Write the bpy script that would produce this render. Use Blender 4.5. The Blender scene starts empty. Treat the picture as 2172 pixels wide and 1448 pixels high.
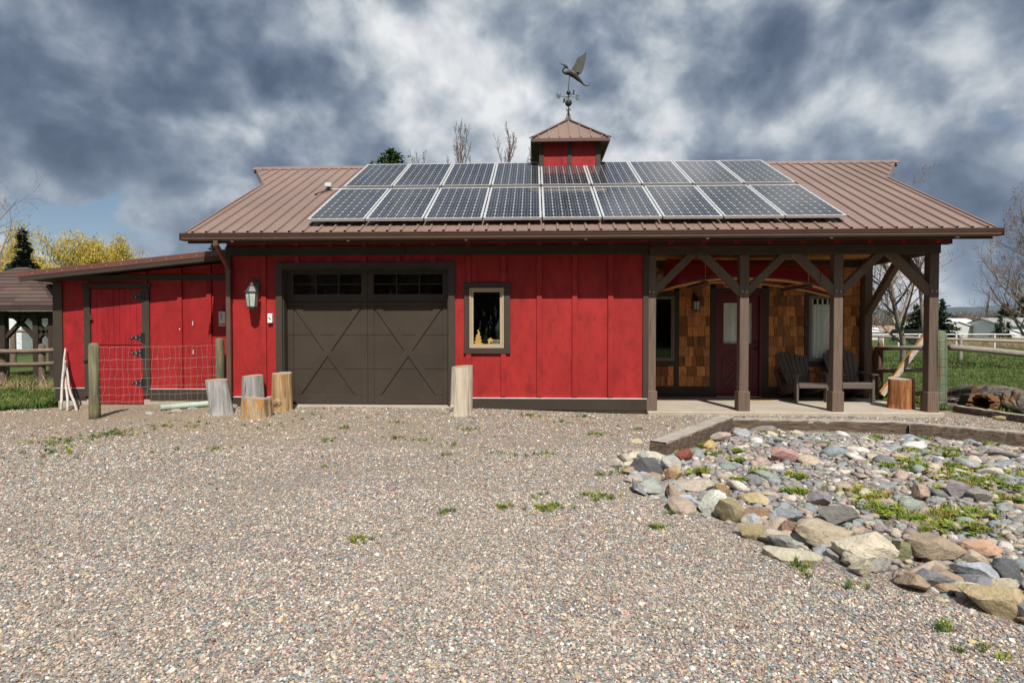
import bpy, bmesh, math, random
import numpy as np
from mathutils import Vector, Matrix
R = math.radians
scn = bpy.context.scene
col = scn.collection

# ------------------------------------------------------------------ camera
CAM = Vector((0.0, -9.7, 1.42)); YAW = R(2.2); PIT = math.atan(24 / 1207.0); FPX = 1207.0
cd = bpy.data.cameras.new('camera'); cam = bpy.data.objects.new('camera', cd); col.objects.link(cam)
cd.sensor_width = 36; cd.lens = FPX / 2172 * 36; cd.clip_start = 0.05; cd.clip_end = 20000
cam.location = CAM; cam.rotation_euler = (R(90) - PIT, 0, YAW)
scn.camera = cam

# ------------------------------------------------------------------ sun, sky
SUN_EL, SUN_TX = R(52), -0.20           # light travels (SUN_TX, 1) on plan
hd = Vector((SUN_TX, 1.0)).normalized()
sdir = Vector((hd.x * math.cos(SUN_EL), hd.y * math.cos(SUN_EL), -math.sin(SUN_EL)))
sl = bpy.data.lights.new('sun', 'SUN'); so = bpy.data.objects.new('sun', sl); col.objects.link(so)
sl.energy = 5.0; sl.angle = R(0.55); sl.color = (1.0, 0.95, 0.87)
so.rotation_euler = sdir.to_track_quat('-Z', 'Y').to_euler(); so.location = (5, -20, 30)
scn.view_settings.view_transform = 'Standard'; scn.view_settings.look = 'None'
scn.view_settings.exposure = 0.32; scn.view_settings.gamma = 1.0
scn.view_settings.use_curve_mapping = False
scn.render.engine = 'CYCLES'
scn.cycles.use_denoising = True
scn.cycles.max_bounces = 7; scn.cycles.transparent_max_bounces = 12
scn.cycles.caustics_reflective = False; scn.cycles.caustics_refractive = False

W = bpy.data.worlds.new('World'); scn.world = W; W.use_nodes = True
wt = W.node_tree; wt.nodes.clear()
def wn(t, **k):
    n = wt.nodes.new(t)
    for a, b in k.items(): setattr(n, a, b)
    return n
def wl(a, b): wt.links.new(a, b)
def wmath(op, a, b=None, c=None, clamp=False):
    n = wn('ShaderNodeMath', operation=op); n.use_clamp = clamp
    for i, v in enumerate((a, b, c)):
        if v is None: continue
        if isinstance(v, (int, float)): n.inputs[i].default_value = v
        else: wl(v, n.inputs[i])
    return n.outputs[0]
def wramp(f, stops):
    n = wn('ShaderNodeValToRGB'); e = n.color_ramp.elements
    while len(e) < len(stops): e.new(0.5)
    for s, (p, c) in zip(e, stops): s.position = p; s.color = (*c, 1) if len(c) == 3 else c
    wl(f, n.inputs[0]); return n.outputs[0]
sky = wn('ShaderNodeTexSky'); sky.sky_type = 'NISHITA'; sky.sun_disc = False
sky.sun_elevation = SUN_EL; sky.sun_rotation = math.atan2(-sdir.x, -sdir.y)
sky.altitude = 900; sky.air_density = 1.1; sky.dust_density = 0.1; sky.ozone_density = 1.6
bgs = wn('ShaderNodeBackground'); wl(sky.outputs[0], bgs.inputs[0]); bgs.inputs[1].default_value = 0.06
tc = wn('ShaderNodeTexCoord'); sep = wn('ShaderNodeSeparateXYZ'); wl(tc.outputs['Generated'], sep.inputs[0])
dz = wmath('MAXIMUM', sep.outputs[2], 0.0)
# cloud deck: soft billows over the sky directions, with the large banks where the photograph has them
mpz = wn('ShaderNodeVectorMath', operation='MULTIPLY'); wl(tc.outputs['Generated'], mpz.inputs[0]); mpz.inputs[1].default_value = (1.0, 1.0, 1.12)
SKY_OFF = (3.1, 7.4, 0.0)
def wnoise(scale, detail, rough, off, vec=None, dist=0.0):
    ad_ = wn('ShaderNodeVectorMath', operation='ADD'); wl(vec or mpz.outputs[0], ad_.inputs[0])
    ad_.inputs[1].default_value = tuple(a + b for a, b in zip(SKY_OFF, off))
    n = wn('ShaderNodeTexNoise'); wl(ad_.outputs[0], n.inputs['Vector'])
    n.inputs['Scale'].default_value = scale; n.inputs['Detail'].default_value = detail
    n.inputs['Roughness'].default_value = rough; n.inputs['Distortion'].default_value = dist
    return n
def wwarp(base, scale, amt, detail=3):
    q = wnoise(scale, detail, .5, (17, 3, 8)).outputs[1]
    a = wn('ShaderNodeVectorMath', operation='SUBTRACT'); wl(q, a.inputs[0]); a.inputs[1].default_value = (.5, .5, .5)
    b = wn('ShaderNodeVectorMath', operation='SCALE'); wl(a.outputs[0], b.inputs[0]); b.inputs['Scale'].default_value = amt
    c = wn('ShaderNodeVectorMath', operation='ADD'); wl(base, c.inputs[0]); wl(b.outputs[0], c.inputs[1]); return c.outputs[0]
WV = wwarp(mpz.outputs[0], 5.0, .07, 2)
def voff(v, o):
    q = wn('ShaderNodeVectorMath', operation='ADD'); wl(v, q.inputs[0]); q.inputs[1].default_value = o; return q.outputs[0]
LIT = (.05, -.03, .085)                      # tops of the billows catch the light
def billow(scale, detail, rough, off, v):
    n = wnoise(scale, detail, rough, off, v).outputs[0]; return n
m0 = billow(3.9, 12.0, 0.52, (5, 2, 1), WV); m1 = billow(3.9, 6.0, 0.5, (5, 2, 1), voff(WV, LIT))
f0 = billow(11.0, 9.0, 0.52, (1, 9, 2), WV); f1 = billow(11.0, 5.0, 0.5, (1, 9, 2), voff(WV, tuple(q * .45 for q in LIT)))
rel = wmath('ADD', wmath('MULTIPLY', wmath('SUBTRACT', m0, m1), 1.5), wmath('MULTIPLY', wmath('SUBTRACT', f0, f1), .75))
shade = wmath('ADD', wmath('ADD', wmath('MULTIPLY', wmath('SUBTRACT', m0, .5), 1.35), .60), wmath('ADD', rel, wmath('MULTIPLY', wmath('SUBTRACT', f0, .5), .45)))
def ray0(x, y):
    u = (x - 1086.0) / FPX; v = (724.0 - y) / FPX
    Y = math.cos(PIT) + v * math.sin(PIT); Z = -math.sin(PIT) + v * math.cos(PIT); c, s = math.cos(YAW), math.sin(YAW)
    return Vector((u * c - Y * s, u * s + Y * c, Z)).normalized()
WDn = wn('ShaderNodeVectorMath', operation='NORMALIZE'); wl(wwarp(tc.outputs['Generated'], 4.0, .30, 7), WDn.inputs[0]); WD = WDn.outputs[0]
for (bx_, by_, rad_, amp) in ((330, 150, 19, -.24), (130, 270, 15, -.20), (640, 60, 11, -.10), (690, 160, 8, -.10), (1760, 110, 20, -.24), (2080, 120, 15, -.12), (2100, 330, 12, -.07),
                              (890, 220, 12, .13), (1010, 200, 9, .17), (1180, 90, 14, .12), (1600, 225, 9, .16), (1900, 310, 10, .13), (60, 130, 8, .14), (350, 495, 7, .16), (640, 200, 7, .10), (450, 60, 8, .07)):
    d_ = wn('ShaderNodeVectorMath', operation='DOT_PRODUCT'); wl(WD, d_.inputs[0]); d_.inputs[1].default_value = ray0(bx_, by_)
    m_ = wn('ShaderNodeMapRange', interpolation_type='SMOOTHSTEP'); wl(d_.outputs['Value'], m_.inputs[0])
    m_.inputs[1].default_value = math.cos(R(rad_)); m_.inputs[2].default_value = 1.0; m_.inputs[3].default_value = 0; m_.inputs[4].default_value = amp * (.85 if amp < 0 else .75)
    shade = wmath('ADD', shade, m_.outputs[0])
cshade = wn('ShaderNodeMapRange'); wl(shade, cshade.inputs[0])
cshade.inputs[1].default_value = -0.03; cshade.inputs[2].default_value = 1.10
ccol = wramp(cshade.outputs[0], [(0.0, (0.085, 0.12, 0.19)), (0.22, (0.14, 0.185, 0.27)), (0.38, (0.225, 0.28, 0.37)), (0.54, (0.36, 0.42, 0.50)),
                                 (0.70, (0.58, 0.63, 0.685)), (1.0, (0.98, 0.99, 1.0))])
bgc = wn('ShaderNodeBackground'); wl(ccol, bgc.inputs[0]); bgc.inputs[1].default_value = 0.70
cov_n = wnoise(5.0, 10.0, 0.56, (8, 4, 3), WV).outputs[0]
gap = 0.0
for (bx_, by_, rad_) in ((230, 505, 6.5), (120, 520, 5.0)):
    d_ = wn('ShaderNodeVectorMath', operation='DOT_PRODUCT'); wl(WD, d_.inputs[0]); d_.inputs[1].default_value = ray0(bx_, by_)
    m_ = wn('ShaderNodeMapRange', interpolation_type='SMOOTHSTEP'); wl(d_.outputs['Value'], m_.inputs[0])
    m_.inputs[1].default_value = math.cos(R(rad_)); m_.inputs[2].default_value = 1.0; m_.inputs[3].default_value = 0; m_.inputs[4].default_value = .165
    gap = wmath('ADD', m_.outputs[0], gap)
hz = wn('ShaderNodeMapRange', interpolation_type='SMOOTHSTEP'); wl(sep.outputs[2], hz.inputs[0])      # cloud closes in along the horizon
hz.inputs[1].default_value = .02; hz.inputs[2].default_value = .13; hz.inputs[3].default_value = .3; hz.inputs[4].default_value = 0
cov = wn('ShaderNodeMapRange'); wl(wmath('ADD', wmath('SUBTRACT', cov_n, gap), hz.outputs[0]), cov.inputs[0])
cov.inputs[1].default_value = 0.25; cov.inputs[2].default_value = 0.36

mixw = wn('ShaderNodeMixShader'); wl(cov.outputs[0], mixw.inputs[0]); wl(bgs.outputs[0], mixw.inputs[1]); wl(bgc.outputs[0], mixw.inputs[2])
wo = wn('ShaderNodeOutputWorld'); wl(mixw.outputs[0], wo.inputs[0])

# ------------------------------------------------------------------ projection helper: pixel of the photograph -> point on a real plane
def ray(x, y):
    u = (x - 1086.0) / FPX; v = (724.0 - y) / FPX
    Y = math.cos(PIT) + v * math.sin(PIT); Z = -math.sin(PIT) + v * math.cos(PIT)
    c, s = math.cos(YAW), math.sin(YAW)
    return Vector((u * c - Y * s, u * s + Y * c, Z))
def at(x, y, Y):
    r = ray(x, y); return CAM + r * ((Y - CAM.y) / r.y)
def gnd(x, y, z=0.0):
    r = ray(x, y); return CAM + r * ((z - CAM.z) / r.z)
def ax(x, Y, y=700): return at(x, y, Y).x

# ------------------------------------------------------------------ mesh builder
ORG = {}
class MB:
    def __init__(s): s.v = []; s.f = []
    def add(s, vs, fs):
        o = len(s.v); s.v += [tuple(p) for p in vs]; s.f += [tuple(i + o for i in f) for f in fs]; return s
    def box(s, x0, x1, y0, y1, z0, z1):
        vs = [(x, y, z) for z in (z0, z1) for y in (y0, y1) for x in (x0, x1)]
        return s.add(vs, [(0, 2, 3, 1), (4, 5, 7, 6), (0, 1, 5, 4), (2, 6, 7, 3), (0, 4, 6, 2), (1, 3, 7, 5)])
    def bar(s, a, b, w, h, up=(0, 0, 1)):
        a = Vector(a); b = Vector(b); d = (b - a).normalized(); u = Vector(up)
        sd = d.cross(u)
        if sd.length < 1e-4: sd = d.cross(Vector((1, 0, 0)))
        sd.normalize(); u = sd.cross(d)
        vs = [p + sd * (i * w / 2) + u * (j * h / 2) for p in (a, b) for j in (-1, 1) for i in (-1, 1)]
        return s.add(vs, [(0, 2, 3, 1), (4, 5, 7, 6), (0, 1, 5, 4), (2, 6, 7, 3), (0, 4, 6, 2), (1, 3, 7, 5)])
    def tube(s, pts, rad, n=6, cap=True):
        pts = [Vector(p) for p in pts]; k = len(pts)
        if not hasattr(rad, '__len__'): rad = [rad] * k
        o = len(s.v); pu = None
        for i, p in enumerate(pts):
            d = (pts[min(i + 1, k - 1)] - pts[max(i - 1, 0)]).normalized()
            if pu is None:
                pu = d.cross(Vector((0, 0, 1)))
                if pu.length < 1e-3: pu = d.cross(Vector((1, 0, 0)))
            pu = (pu - d * pu.dot(d)); pu.normalize(); w = d.cross(pu)
            for j in range(n):
                a = 2 * math.pi * j / n
                s.v.append(tuple(p + (pu * math.cos(a) + w * math.sin(a)) * rad[i]))
        for i in range(k - 1):
            for j in range(n):
                a = o + i * n + j; b = o + i * n + (j + 1) % n
                s.f.append((a, b, b + n, a + n))
        if cap:
            s.f.append(tuple(o + j for j in range(n))[::-1]); s.f.append(tuple(o + (k - 1) * n + j for j in range(n)))
        return s
    def lathe(s, prof, c=(0, 0, 0), n=14):
        o = len(s.v); c = Vector(c)
        for r, z in prof:
            for j in range(n):
                a = 2 * math.pi * j / n
                s.v.append((c.x + r * math.cos(a), c.y + r * math.sin(a), c.z + z))
        for i in range(len(prof) - 1):
            for j in range(n):
                a = o + i * n + j; b = o + i * n + (j + 1) % n
                s.f.append((a, b, b + n, a + n))
        s.f.append(tuple(o + j for j in range(n))[::-1]); s.f.append(tuple(o + (len(prof) - 1) * n + j for j in range(n)))
        return s
    def prism(s, pts, off):           # polygon (3-D points) extruded by off
        off = Vector(off); n = len(pts); o = len(s.v)
        s.v += [tuple(p) for p in pts] + [tuple(Vector(p) + off) for p in pts]
        s.f.append(tuple(o + i for i in range(n))[::-1]); s.f.append(tuple(o + n + i for i in range(n)))
        for i in range(n):
            j = (i + 1) % n; s.f.append((o + i, o + j, o + n + j, o + n + i))
        return s
    def ball(s, c, r, n=10, m=7, sc=(1, 1, 1)):
        c = Vector(c); o = len(s.v)
        for i in range(m + 1):
            t = math.pi * i / m
            for j in range(n):
                a = 2 * math.pi * j / n
                s.v.append((c.x + r * sc[0] * math.sin(t) * math.cos(a), c.y + r * sc[1] * math.sin(t) * math.sin(a), c.z + r * sc[2] * math.cos(t)))
        for i in range(m):
            for j in range(n):
                a = o + i * n + j; b = o + i * n + (j + 1) % n
                s.f.append((a, a + n, b + n, b))
        return s
    def mesh(s, name, org=(0, 0, 0), bevel=0.0, smooth=False, fix=True):
        me = bpy.data.meshes.new(name); ox, oy, oz = org
        me.from_pydata([(a - ox, b - oy, c - oz) for a, b, c in s.v], [], s.f)
        if fix or bevel:
            bm = bmesh.new(); bm.from_mesh(me)
            bmesh.ops.recalc_face_normals(bm, faces=bm.faces)
            if bevel: bmesh.ops.bevel(bm, geom=list(bm.edges), offset=bevel, segments=1, affect='EDGES', clamp_overlap=True)
            bm.to_mesh(me); bm.free()
        if smooth:
            me.polygons.foreach_set('use_smooth', [True] * len(me.polygons))
        me.update(); return me
    def build(s, name, mat, parent=None, bevel=0.0, smooth=False, kind=None, fix=True, label=None):
        org = ORG.get(parent.name, (0, 0, 0)) if parent else (0, 0, 0)
        me = s.mesh(name, org, bevel, smooth, fix); me.materials.append(mat)
        o = bpy.data.objects.new(name, me); col.objects.link(o)
        if parent: o.parent = parent; ORG[o.name] = tuple(org)
        if kind: o['kind'] = kind
        if label: o['label'] = label
        return o
def link(name, me, parent=None, loc=(0, 0, 0), rot=(0, 0, 0), scale=(1, 1, 1), mat=None):
    o = bpy.data.objects.new(name, me); col.objects.link(o)
    o.location = loc; o.rotation_euler = rot; o.scale = scale
    if parent:
        o.parent = parent
        g = ORG.get(parent.name, (0, 0, 0)); o.location = Vector(loc) - Vector(g); ORG[o.name] = tuple(g)
    return o
def tag(o, label, cat, group=None):
    o['label'] = label; o['category'] = cat
    if group: o['group'] = group
    return o
def thing(name, label, cat, loc, group=None):
    o = bpy.data.objects.new(name, None); col.objects.link(o); o.location = loc; o.empty_display_size = 0.2
    ORG[o.name] = tuple(loc); return tag(o, label, cat, group)
def struct(o): o['kind'] = 'structure'; return o
def copy_tree(o, parent=None):
    c = o.copy(); col.objects.link(c)
    if parent: c.parent = parent
    for ch in list(o.children): copy_tree(ch, c)
    return c
def move_base(o):          # single mesh built in world coordinates: put its origin at its base
    me = o.data; n = len(me.vertices); a = np.empty(n * 3); me.vertices.foreach_get('co', a); a = a.reshape(-1, 3)
    c = Vector(((a[:, 0].min() + a[:, 0].max()) / 2, (a[:, 1].min() + a[:, 1].max()) / 2, a[:, 2].min()))
    a -= np.array(c); me.vertices.foreach_set('co', a.ravel()); me.update(); o.location = c; return o

# ------------------------------------------------------------------ materials
class NT:
    def __init__(s, name):
        s.m = bpy.data.materials.new(name); s.m.use_nodes = True; s.t = s.m.node_tree; s.t.nodes.clear()
        s.out = s.t.nodes.new('ShaderNodeOutputMaterial'); s.b = s.t.nodes.new('ShaderNodeBsdfPrincipled')
        s.t.links.new(s.b.outputs[0], s.out.inputs[0]); s._pos = None
    def n(s, t, **k):
        x = s.t.nodes.new(t)
        for a, b in k.items(): setattr(x, a, b)
        return x
    def l(s, a, b):
        if isinstance(a, (int, float)): b.default_value = a
        elif isinstance(a, tuple): b.default_value = (*a, 1) if len(a) == 3 and b.type == 'RGBA' else a
        else: s.t.links.new(a, b)
    def pos(s):
        if s._pos is None: s._pos = s.n('ShaderNodeNewGeometry').outputs['Position']
        return s._pos
    def rnd(s): return s.n('ShaderNodeObjectInfo').outputs['Random']
    def ocol(s): return s.n('ShaderNodeObjectInfo').outputs['Color']
    def noise(s, scale, detail=5, rough=0.55, dist=0.0, vec=None, jitter=False, off=None):
        if not isinstance(scale, tuple): scale = (scale,) * 3
        mp = s.n('ShaderNodeVectorMath', operation='MULTIPLY'); s.l(vec or s.pos(), mp.inputs[0]); mp.inputs[1].default_value = scale
        v = mp.outputs[0]
        if jitter:
            k = s.n('ShaderNodeVectorMath', operation='SCALE'); k.inputs[0].default_value = (37., 91., 53.); s.l(s.rnd(), k.inputs['Scale'])
            ad = s.n('ShaderNodeVectorMath', operation='ADD'); s.l(v, ad.inputs[0]); s.l(k.outputs[0], ad.inputs[1]); v = ad.outputs[0]
        if off:
            ad = s.n('ShaderNodeVectorMath', operation='ADD'); s.l(v, ad.inputs[0]); ad.inputs[1].default_value = off; v = ad.outputs[0]
        x = s.n('ShaderNodeTexNoise'); s.l(v, x.inputs['Vector']); x.inputs['Scale'].default_value = 1.0
        x.inputs['Detail'].default_value = detail; x.inputs['Roughness'].default_value = rough; x.inputs['Distortion'].default_value = dist
        return x.outputs[0]
    def voro(s, scale, feature='F1', vec=None, out='Distance', rand=1.0):
        mp = s.n('ShaderNodeVectorMath', operation='MULTIPLY'); s.l(vec or s.pos(), mp.inputs[0])
        mp.inputs[1].default_value = scale if isinstance(scale, tuple) else (scale,) * 3
        x = s.n('ShaderNodeTexVoronoi', feature=feature); s.l(mp.outputs[0], x.inputs['Vector']); x.inputs['Scale'].default_value = 1.0
        x.inputs['Randomness'].default_value = rand
        return x.outputs[out]
    def ramp(s, f, stops, mode='LINEAR'):
        x = s.n('ShaderNodeValToRGB'); x.color_ramp.interpolation = mode; e = x.color_ramp.elements
        while len(e) < len(stops): e.new(0.5)
        for a, (p, c) in zip(e, stops):
            a.position = p; a.color = (c, c, c, 1) if isinstance(c, (int, float)) else (*c, 1)
        s.l(f, x.inputs[0]); return x.outputs[0]
    def mix(s, f, a, b, blend='MIX'):
        x = s.n('ShaderNodeMix', data_type='RGBA', blend_type=blend); x.clamp_factor = True
        s.l(f, x.inputs[0]); s.l(a, x.inputs[6]); s.l(b, x.inputs[7]); return x.outputs[2]
    def math(s, op, a, b=0.0):
        x = s.n('ShaderNodeMath', operation=op); s.l(a, x.inputs[0]); s.l(b, x.inputs[1]); return x.outputs[0]
    def hsv(s, c, h=0.5, sa=1.0, v=1.0):
        x = s.n('ShaderNodeHueSaturation'); s.l(h, x.inputs['Hue']); s.l(sa, x.inputs['Saturation']); s.l(v, x.inputs['Value']); s.l(c, x.inputs['Color']); return x.outputs[0]
    def bump(s, h, strength=0.4, dist=0.01):
        x = s.n('ShaderNodeBump'); x.inputs['Strength'].default_value = strength; x.inputs['Distance'].default_value = dist
        s.l(h, x.inputs['Height']); s.l(x.outputs[0], s.b.inputs['Normal']); return x.outputs[0]
    def fin(s, c, rough=0.7, metal=0.0, spec=0.4):
        s.l(c, s.b.inputs['Base Color']); s.l(rough, s.b.inputs['Roughness']); s.b.inputs['Metallic'].default_value = metal
        s.b.inputs['Specular IOR Level'].default_value = spec; return s.m
def simple(name, c, rough=0.6, metal=0.0, spec=0.4, var=0.15, scale=8, bump=0.1):
    t = NT(name); n = t.noise(scale, 5)
    lo = tuple(x * (1 - var) for x in c); hi = tuple(min(1, x * (1 + var)) for x in c)
    if bump: t.bump(n, bump, 0.005)
    return t.fin(t.ramp(n, [(0.3, lo), (0.7, hi)]), rough, metal, spec)
def wood(name, c1, c2, sc, rough=0.75, objvar=0.2, bump=0.35, mid=None, stain=None, spec=0.3, wear=None, split=None):
    t = NT(name); n = t.noise(sc, 6, 0.6, 0.4, jitter=True)
    st = [(0.28, c1), (0.72, c2)] if mid is None else [(0.25, c1), (0.5, mid), (0.75, c2)]
    c = t.ramp(n, st)
    if stain:
        k = t.noise(stain[0], 4, jitter=True); c = t.mix(t.ramp(k, [(stain[2], 0.0), (stain[3], 1.0)]), c, stain[1])
    if split:
        k = t.noise(split, 3, 0.5, 0.3, jitter=True); c = t.mix(t.ramp(k, [(0.27, 1.0), (0.33, 0.0)]), c, (0.02, 0.015, 0.012))
    if objvar:
        v = t.math('ADD', t.math('MULTIPLY', t.rnd(), 2 * objvar), 1 - objvar); c = t.hsv(c, v=v)
    t.bump(n, bump, 0.006)
    return t.fin(c, rough, 0, spec)
M = {}
def red_paint(name, base, dark, vertical=False):
    t = NT(name)
    g = t.noise((3, 3, 170) if not vertical else (150, 150, 3), 4, 0.6)
    st = t.noise((2.4, 2.4, 0.8), 6, 0.62, 0.4)
    st2 = t.noise((6, 6, 3.5), 5, 0.65, 0.3, off=(3, 1, 7))
    c = t.mix(t.ramp(st, [(0.36, 0.0), (0.72, 1.0)]), base, dark)
    c = t.mix(t.ramp(st2, [(0.48, 0.0), (0.70, 0.6)]), c, tuple(x * 0.62 for x in dark))
    c = t.mix(t.ramp(g, [(0.32, 0.35), (0.5, 0.0)]), c, tuple(x * 0.7 for x in dark))
    chips = t.noise((28, 28, 16), 2, 0.5, 0, off=(9, 2, 4))
    c = t.mix(t.ramp(chips, [(0.775, 0.0), (0.79, 0.75)]), c, (0.55, 0.36, 0.32))
    t.bump(g, 0.22, 0.004)
    return t.fin(c, t.ramp(st2, [(0.3, 0.52), (0.7, 0.74)]), 0, 0.25)
M['red'] = red_paint('red_siding_paint', (0.37, 0.025, 0.023), (0.25, 0.015, 0.015))
M['red2'] = red_paint('shed_siding_paint', (0.34, 0.020, 0.021), (0.23, 0.011, 0.013))
M['reddoor'] = red_paint('shed_door_paint', (0.34, 0.018, 0.022), (0.24, 0.010, 0.014), True)
def trim_paint(name, c, horiz=False):
    t = NT(name); g = t.noise((2.5, 2.5, 120) if horiz else (60, 60, 5), 5, 0.6); s = t.noise(1.7, 5, 0.6, off=(4, 4, 1))
    cc = t.mix(t.ramp(s, [(0.35, 0.0), (0.7, 1.0)]), c, tuple(x * 0.72 for x in c))
    cc = t.mix(t.ramp(g, [(0.3, 0.3), (0.5, 0.0)]), cc, tuple(x * 0.6 for x in c))
    ch = t.noise(34, 2, 0.5, off=(2, 8, 3)); cc = t.mix(t.ramp(ch, [(0.77, 0.0), (0.79, 0.5)]), cc, (0.3, 0.25, 0.2))
    t.bump(g, 0.2, 0.004); return t.fin(cc, 0.6, 0, 0.3)
M['trim'] = trim_paint('brown_trim_paint', (0.056, 0.042, 0.032))
M['trimh'] = trim_paint('brown_board_paint', (0.052, 0.039, 0.031), True)
M['gdoor'] = trim_paint('garage_door_paint', (0.052, 0.039, 0.028), True)
M['timber'] = wood('porch_timber', (0.095, 0.063, 0.047), (0.165, 0.118, 0.090), (55, 55, 3.0), 0.75, 0.12, 0.5, split=(24, 24, 0.5))
M['timberh'] = wood('porch_beam_timber', (0.055, 0.037, 0.028), (0.10, 0.07, 0.052), (3, 40, 55), 0.75, 0.1, 0.45)
t = NT('brown_roof_metal')
n1 = t.noise((0.6, 0.6, 0.6), 4); n2 = t.noise((14, 1.2, 1.2), 4)
c = t.ramp(n1, [(0.3, (0.185, 0.124, 0.103)), (0.7, (0.235, 0.160, 0.134))]); c = t.mix(t.ramp(n2, [(0.45, 0.0), (0.8, 0.35)]), c, (0.155, 0.10, 0.082))
M['roof'] = t.fin(c, t.ramp(n2, [(0.3, 0.36), (0.7, 0.5)]), 0.0, 0.45)
M['gutter'] = simple('brown_gutter_enamel', (0.115, 0.066, 0.050), 0.35, 0, 0.5, 0.1, 3, 0)
M['fascia_metal'] = simple('brown_fascia_metal', (0.13, 0.052, 0.038), 0.38, 0, 0.5, 0.12, 2, 0)
M['soffit'] = simple('dark_red_soffit', (0.10, 0.018, 0.015), 0.8)
M['concrete'] = None
t = NT('porch_concrete'); a = t.noise(2.2, 6); b = t.noise(60, 3, 0.7)
c = t.ramp(a, [(0.3, (0.36, 0.31, 0.245)), (0.7, (0.46, 0.41, 0.335))]); c = t.mix(t.ramp(b, [(0.4, 0.35), (0.62, 0.0)]), c, (0.24, 0.20, 0.16)); t.bump(b, 0.25, 0.004)
M['concrete'] = t.fin(c, 0.85, 0, 0.2)
M['flash'] = simple('white_flashing', (0.62, 0.60, 0.58), 0.45, 0, 0.5, 0.1, 5, 0)
M['tanframe'] = simple('tan_window_vinyl', (0.40, 0.315, 0.205), 0.45, 0, 0.45, 0.06, 4, 0)
M['greyframe'] = simple('grey_window_vinyl', (0.17, 0.155, 0.125), 0.45, 0, 0.45, 0.06, 4, 0)
M['black'] = simple('black_iron', (0.015, 0.015, 0.015), 0.42, 0, 0.5, 0.2, 20, 0.1)
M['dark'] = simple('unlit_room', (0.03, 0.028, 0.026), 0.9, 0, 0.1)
M['maroon'] = simple('maroon_door_enamel', (0.110, 0.016, 0.022), 0.42, 0, 0.4, 0.1, 3, 0)
M['curtain'] = simple('white_cotton', (0.84, 0.87, 0.84), 0.9, 0, 0.1, 0.05, 20, 0.1)
M['cedar'] = wood('cedar_shingle', (0.20, 0.070, 0.021), (0.56, 0.27, 0.10), (70, 70, 4), 0.78, 0.58, 0.5, mid=(0.39, 0.16, 0.052), stain=((5, 5, 2.5), (0.075, 0.027, 0.012), 0.55, 0.78))
M['ceil'] = wood('cedar_ceiling', (0.48, 0.23, 0.06), (0.66, 0.36, 0.12), (40, 2, 40), 0.6, 0.15, 0.2)
M['ashwood'] = wood('ash_gunwale', (0.50, 0.25, 0.07), (0.66, 0.38, 0.13), (3, 50, 50), 0.5, 0.1, 0.15)
M['canoe'] = simple('red_canoe_shell', (0.25, 0.008, 0.014), 0.28, 0, 0.5, 0.1, 2, 0)
M['alu'] = simple('aluminium', (0.72, 0.73, 0.72), 0.38, 0.55, 0.5, 0.04, 6, 0)
M['sheet'] = simple('panel_backsheet', (0.46, 0.48, 0.50), 0.12, 0, 0.5, 0.02, 6, 0)
t = NT('solar_cell'); n = t.noise((3, 3, 3), 2)
M['cell'] = t.fin(t.ramp(n, [(0.3, (0.020, 0.021, 0.027)), (0.7, (0.034, 0.035, 0.043))]), 0.07, 0, 0.5)
M['greybox'] = simple('grey_box_enamel', (0.56, 0.57, 0.57), 0.5, 0, 0.4, 0.05, 10, 0)
M['whitep'] = simple('white_plastic', (0.74, 0.74, 0.72), 0.45, 0, 0.4, 0.04, 10, 0)
M['chair'] = wood('chair_dark_paint', (0.088, 0.070, 0.060), (0.135, 0.110, 0.094), (30, 30, 30), 0.62, 0.1, 0.1)
t = NT('clear_glass'); t.t.nodes.remove(t.b)
tr = t.n('ShaderNodeBsdfTransparent'); tr.inputs[0].default_value = (0.94, 0.96, 0.95, 1)
gl = t.n('ShaderNodeBsdfGlossy'); gl.inputs['Roughness'].default_value = 0.015; gl.inputs[0].default_value = (1, 1, 1, 1)
fr = t.n('ShaderNodeFresnel'); fr.inputs[0].default_value = 1.52
bf = t.n('ShaderNodeNewGeometry').outputs['Backfacing']; mf = t.math('MULTIPLY', t.math('ADD', t.math('MULTIPLY', fr.outputs[0], 1.1), 0.02), t.math('SUBTRACT', 1.0, bf))
mx = t.n('ShaderNodeMixShader'); t.l(mf, mx.inputs[0]); t.l(tr.outputs[0], mx.inputs[1]); t.l(gl.outputs[0], mx.inputs[2]); t.l(mx.outputs[0], t.out.inputs[0])
M['glass'] = t.m
t = NT('patina_copper'); n = t.noise(14, 5, 0.6, 0.3)
M['copper'] = t.fin(t.ramp(n, [(0.38, (0.030, 0.022, 0.017)), (0.55, (0.036, 0.042, 0.034)), (0.75, (0.045, 0.075, 0.06))]), 0.55, 0.0, 0.35)
t = NT('verdigris'); n = t.noise(20, 4)
M['verdi'] = t.fin(t.ramp(n, [(0.35, (0.07, 0.10, 0.075)), (0.65, (0.15, 0.20, 0.145))]), 0.6, 0.2, 0.4)
M['pewter'] = simple('weathered_pewter', (0.075, 0.08, 0.075), 0.42, 0.4, 0.5, 0.3, 30, 0.1)
M['frost'] = simple('seeded_lamp_glass', (0.42, 0.47, 0.43), 0.12, 0, 0.6, 0.2, 40, 0.2)
M['rope'] = simple('rope_fibre', (0.30, 0.22, 0.15), 0.9)
M['mat'] = simple('coir_doormat', (0.22, 0.12, 0.045), 0.95, 0, 0.1, 0.5, 60, 0.5)
M['matrim'] = simple('doormat_border', (0.40, 0.36, 0.30), 0.9, 0, 0.1, 0.2, 30, 0.3)
M['orn'] = simple('ornament_wood', (0.62, 0.36, 0.10), 0.6)
M['orn2'] = simple('ornament_grey_wood', (0.13, 0.14, 0.10), 0.6)
M['nest'] = simple('nest_straw', (0.25, 0.20, 0.13), 0.95, 0, 0.1, 0.5, 80, 0.3)
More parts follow.
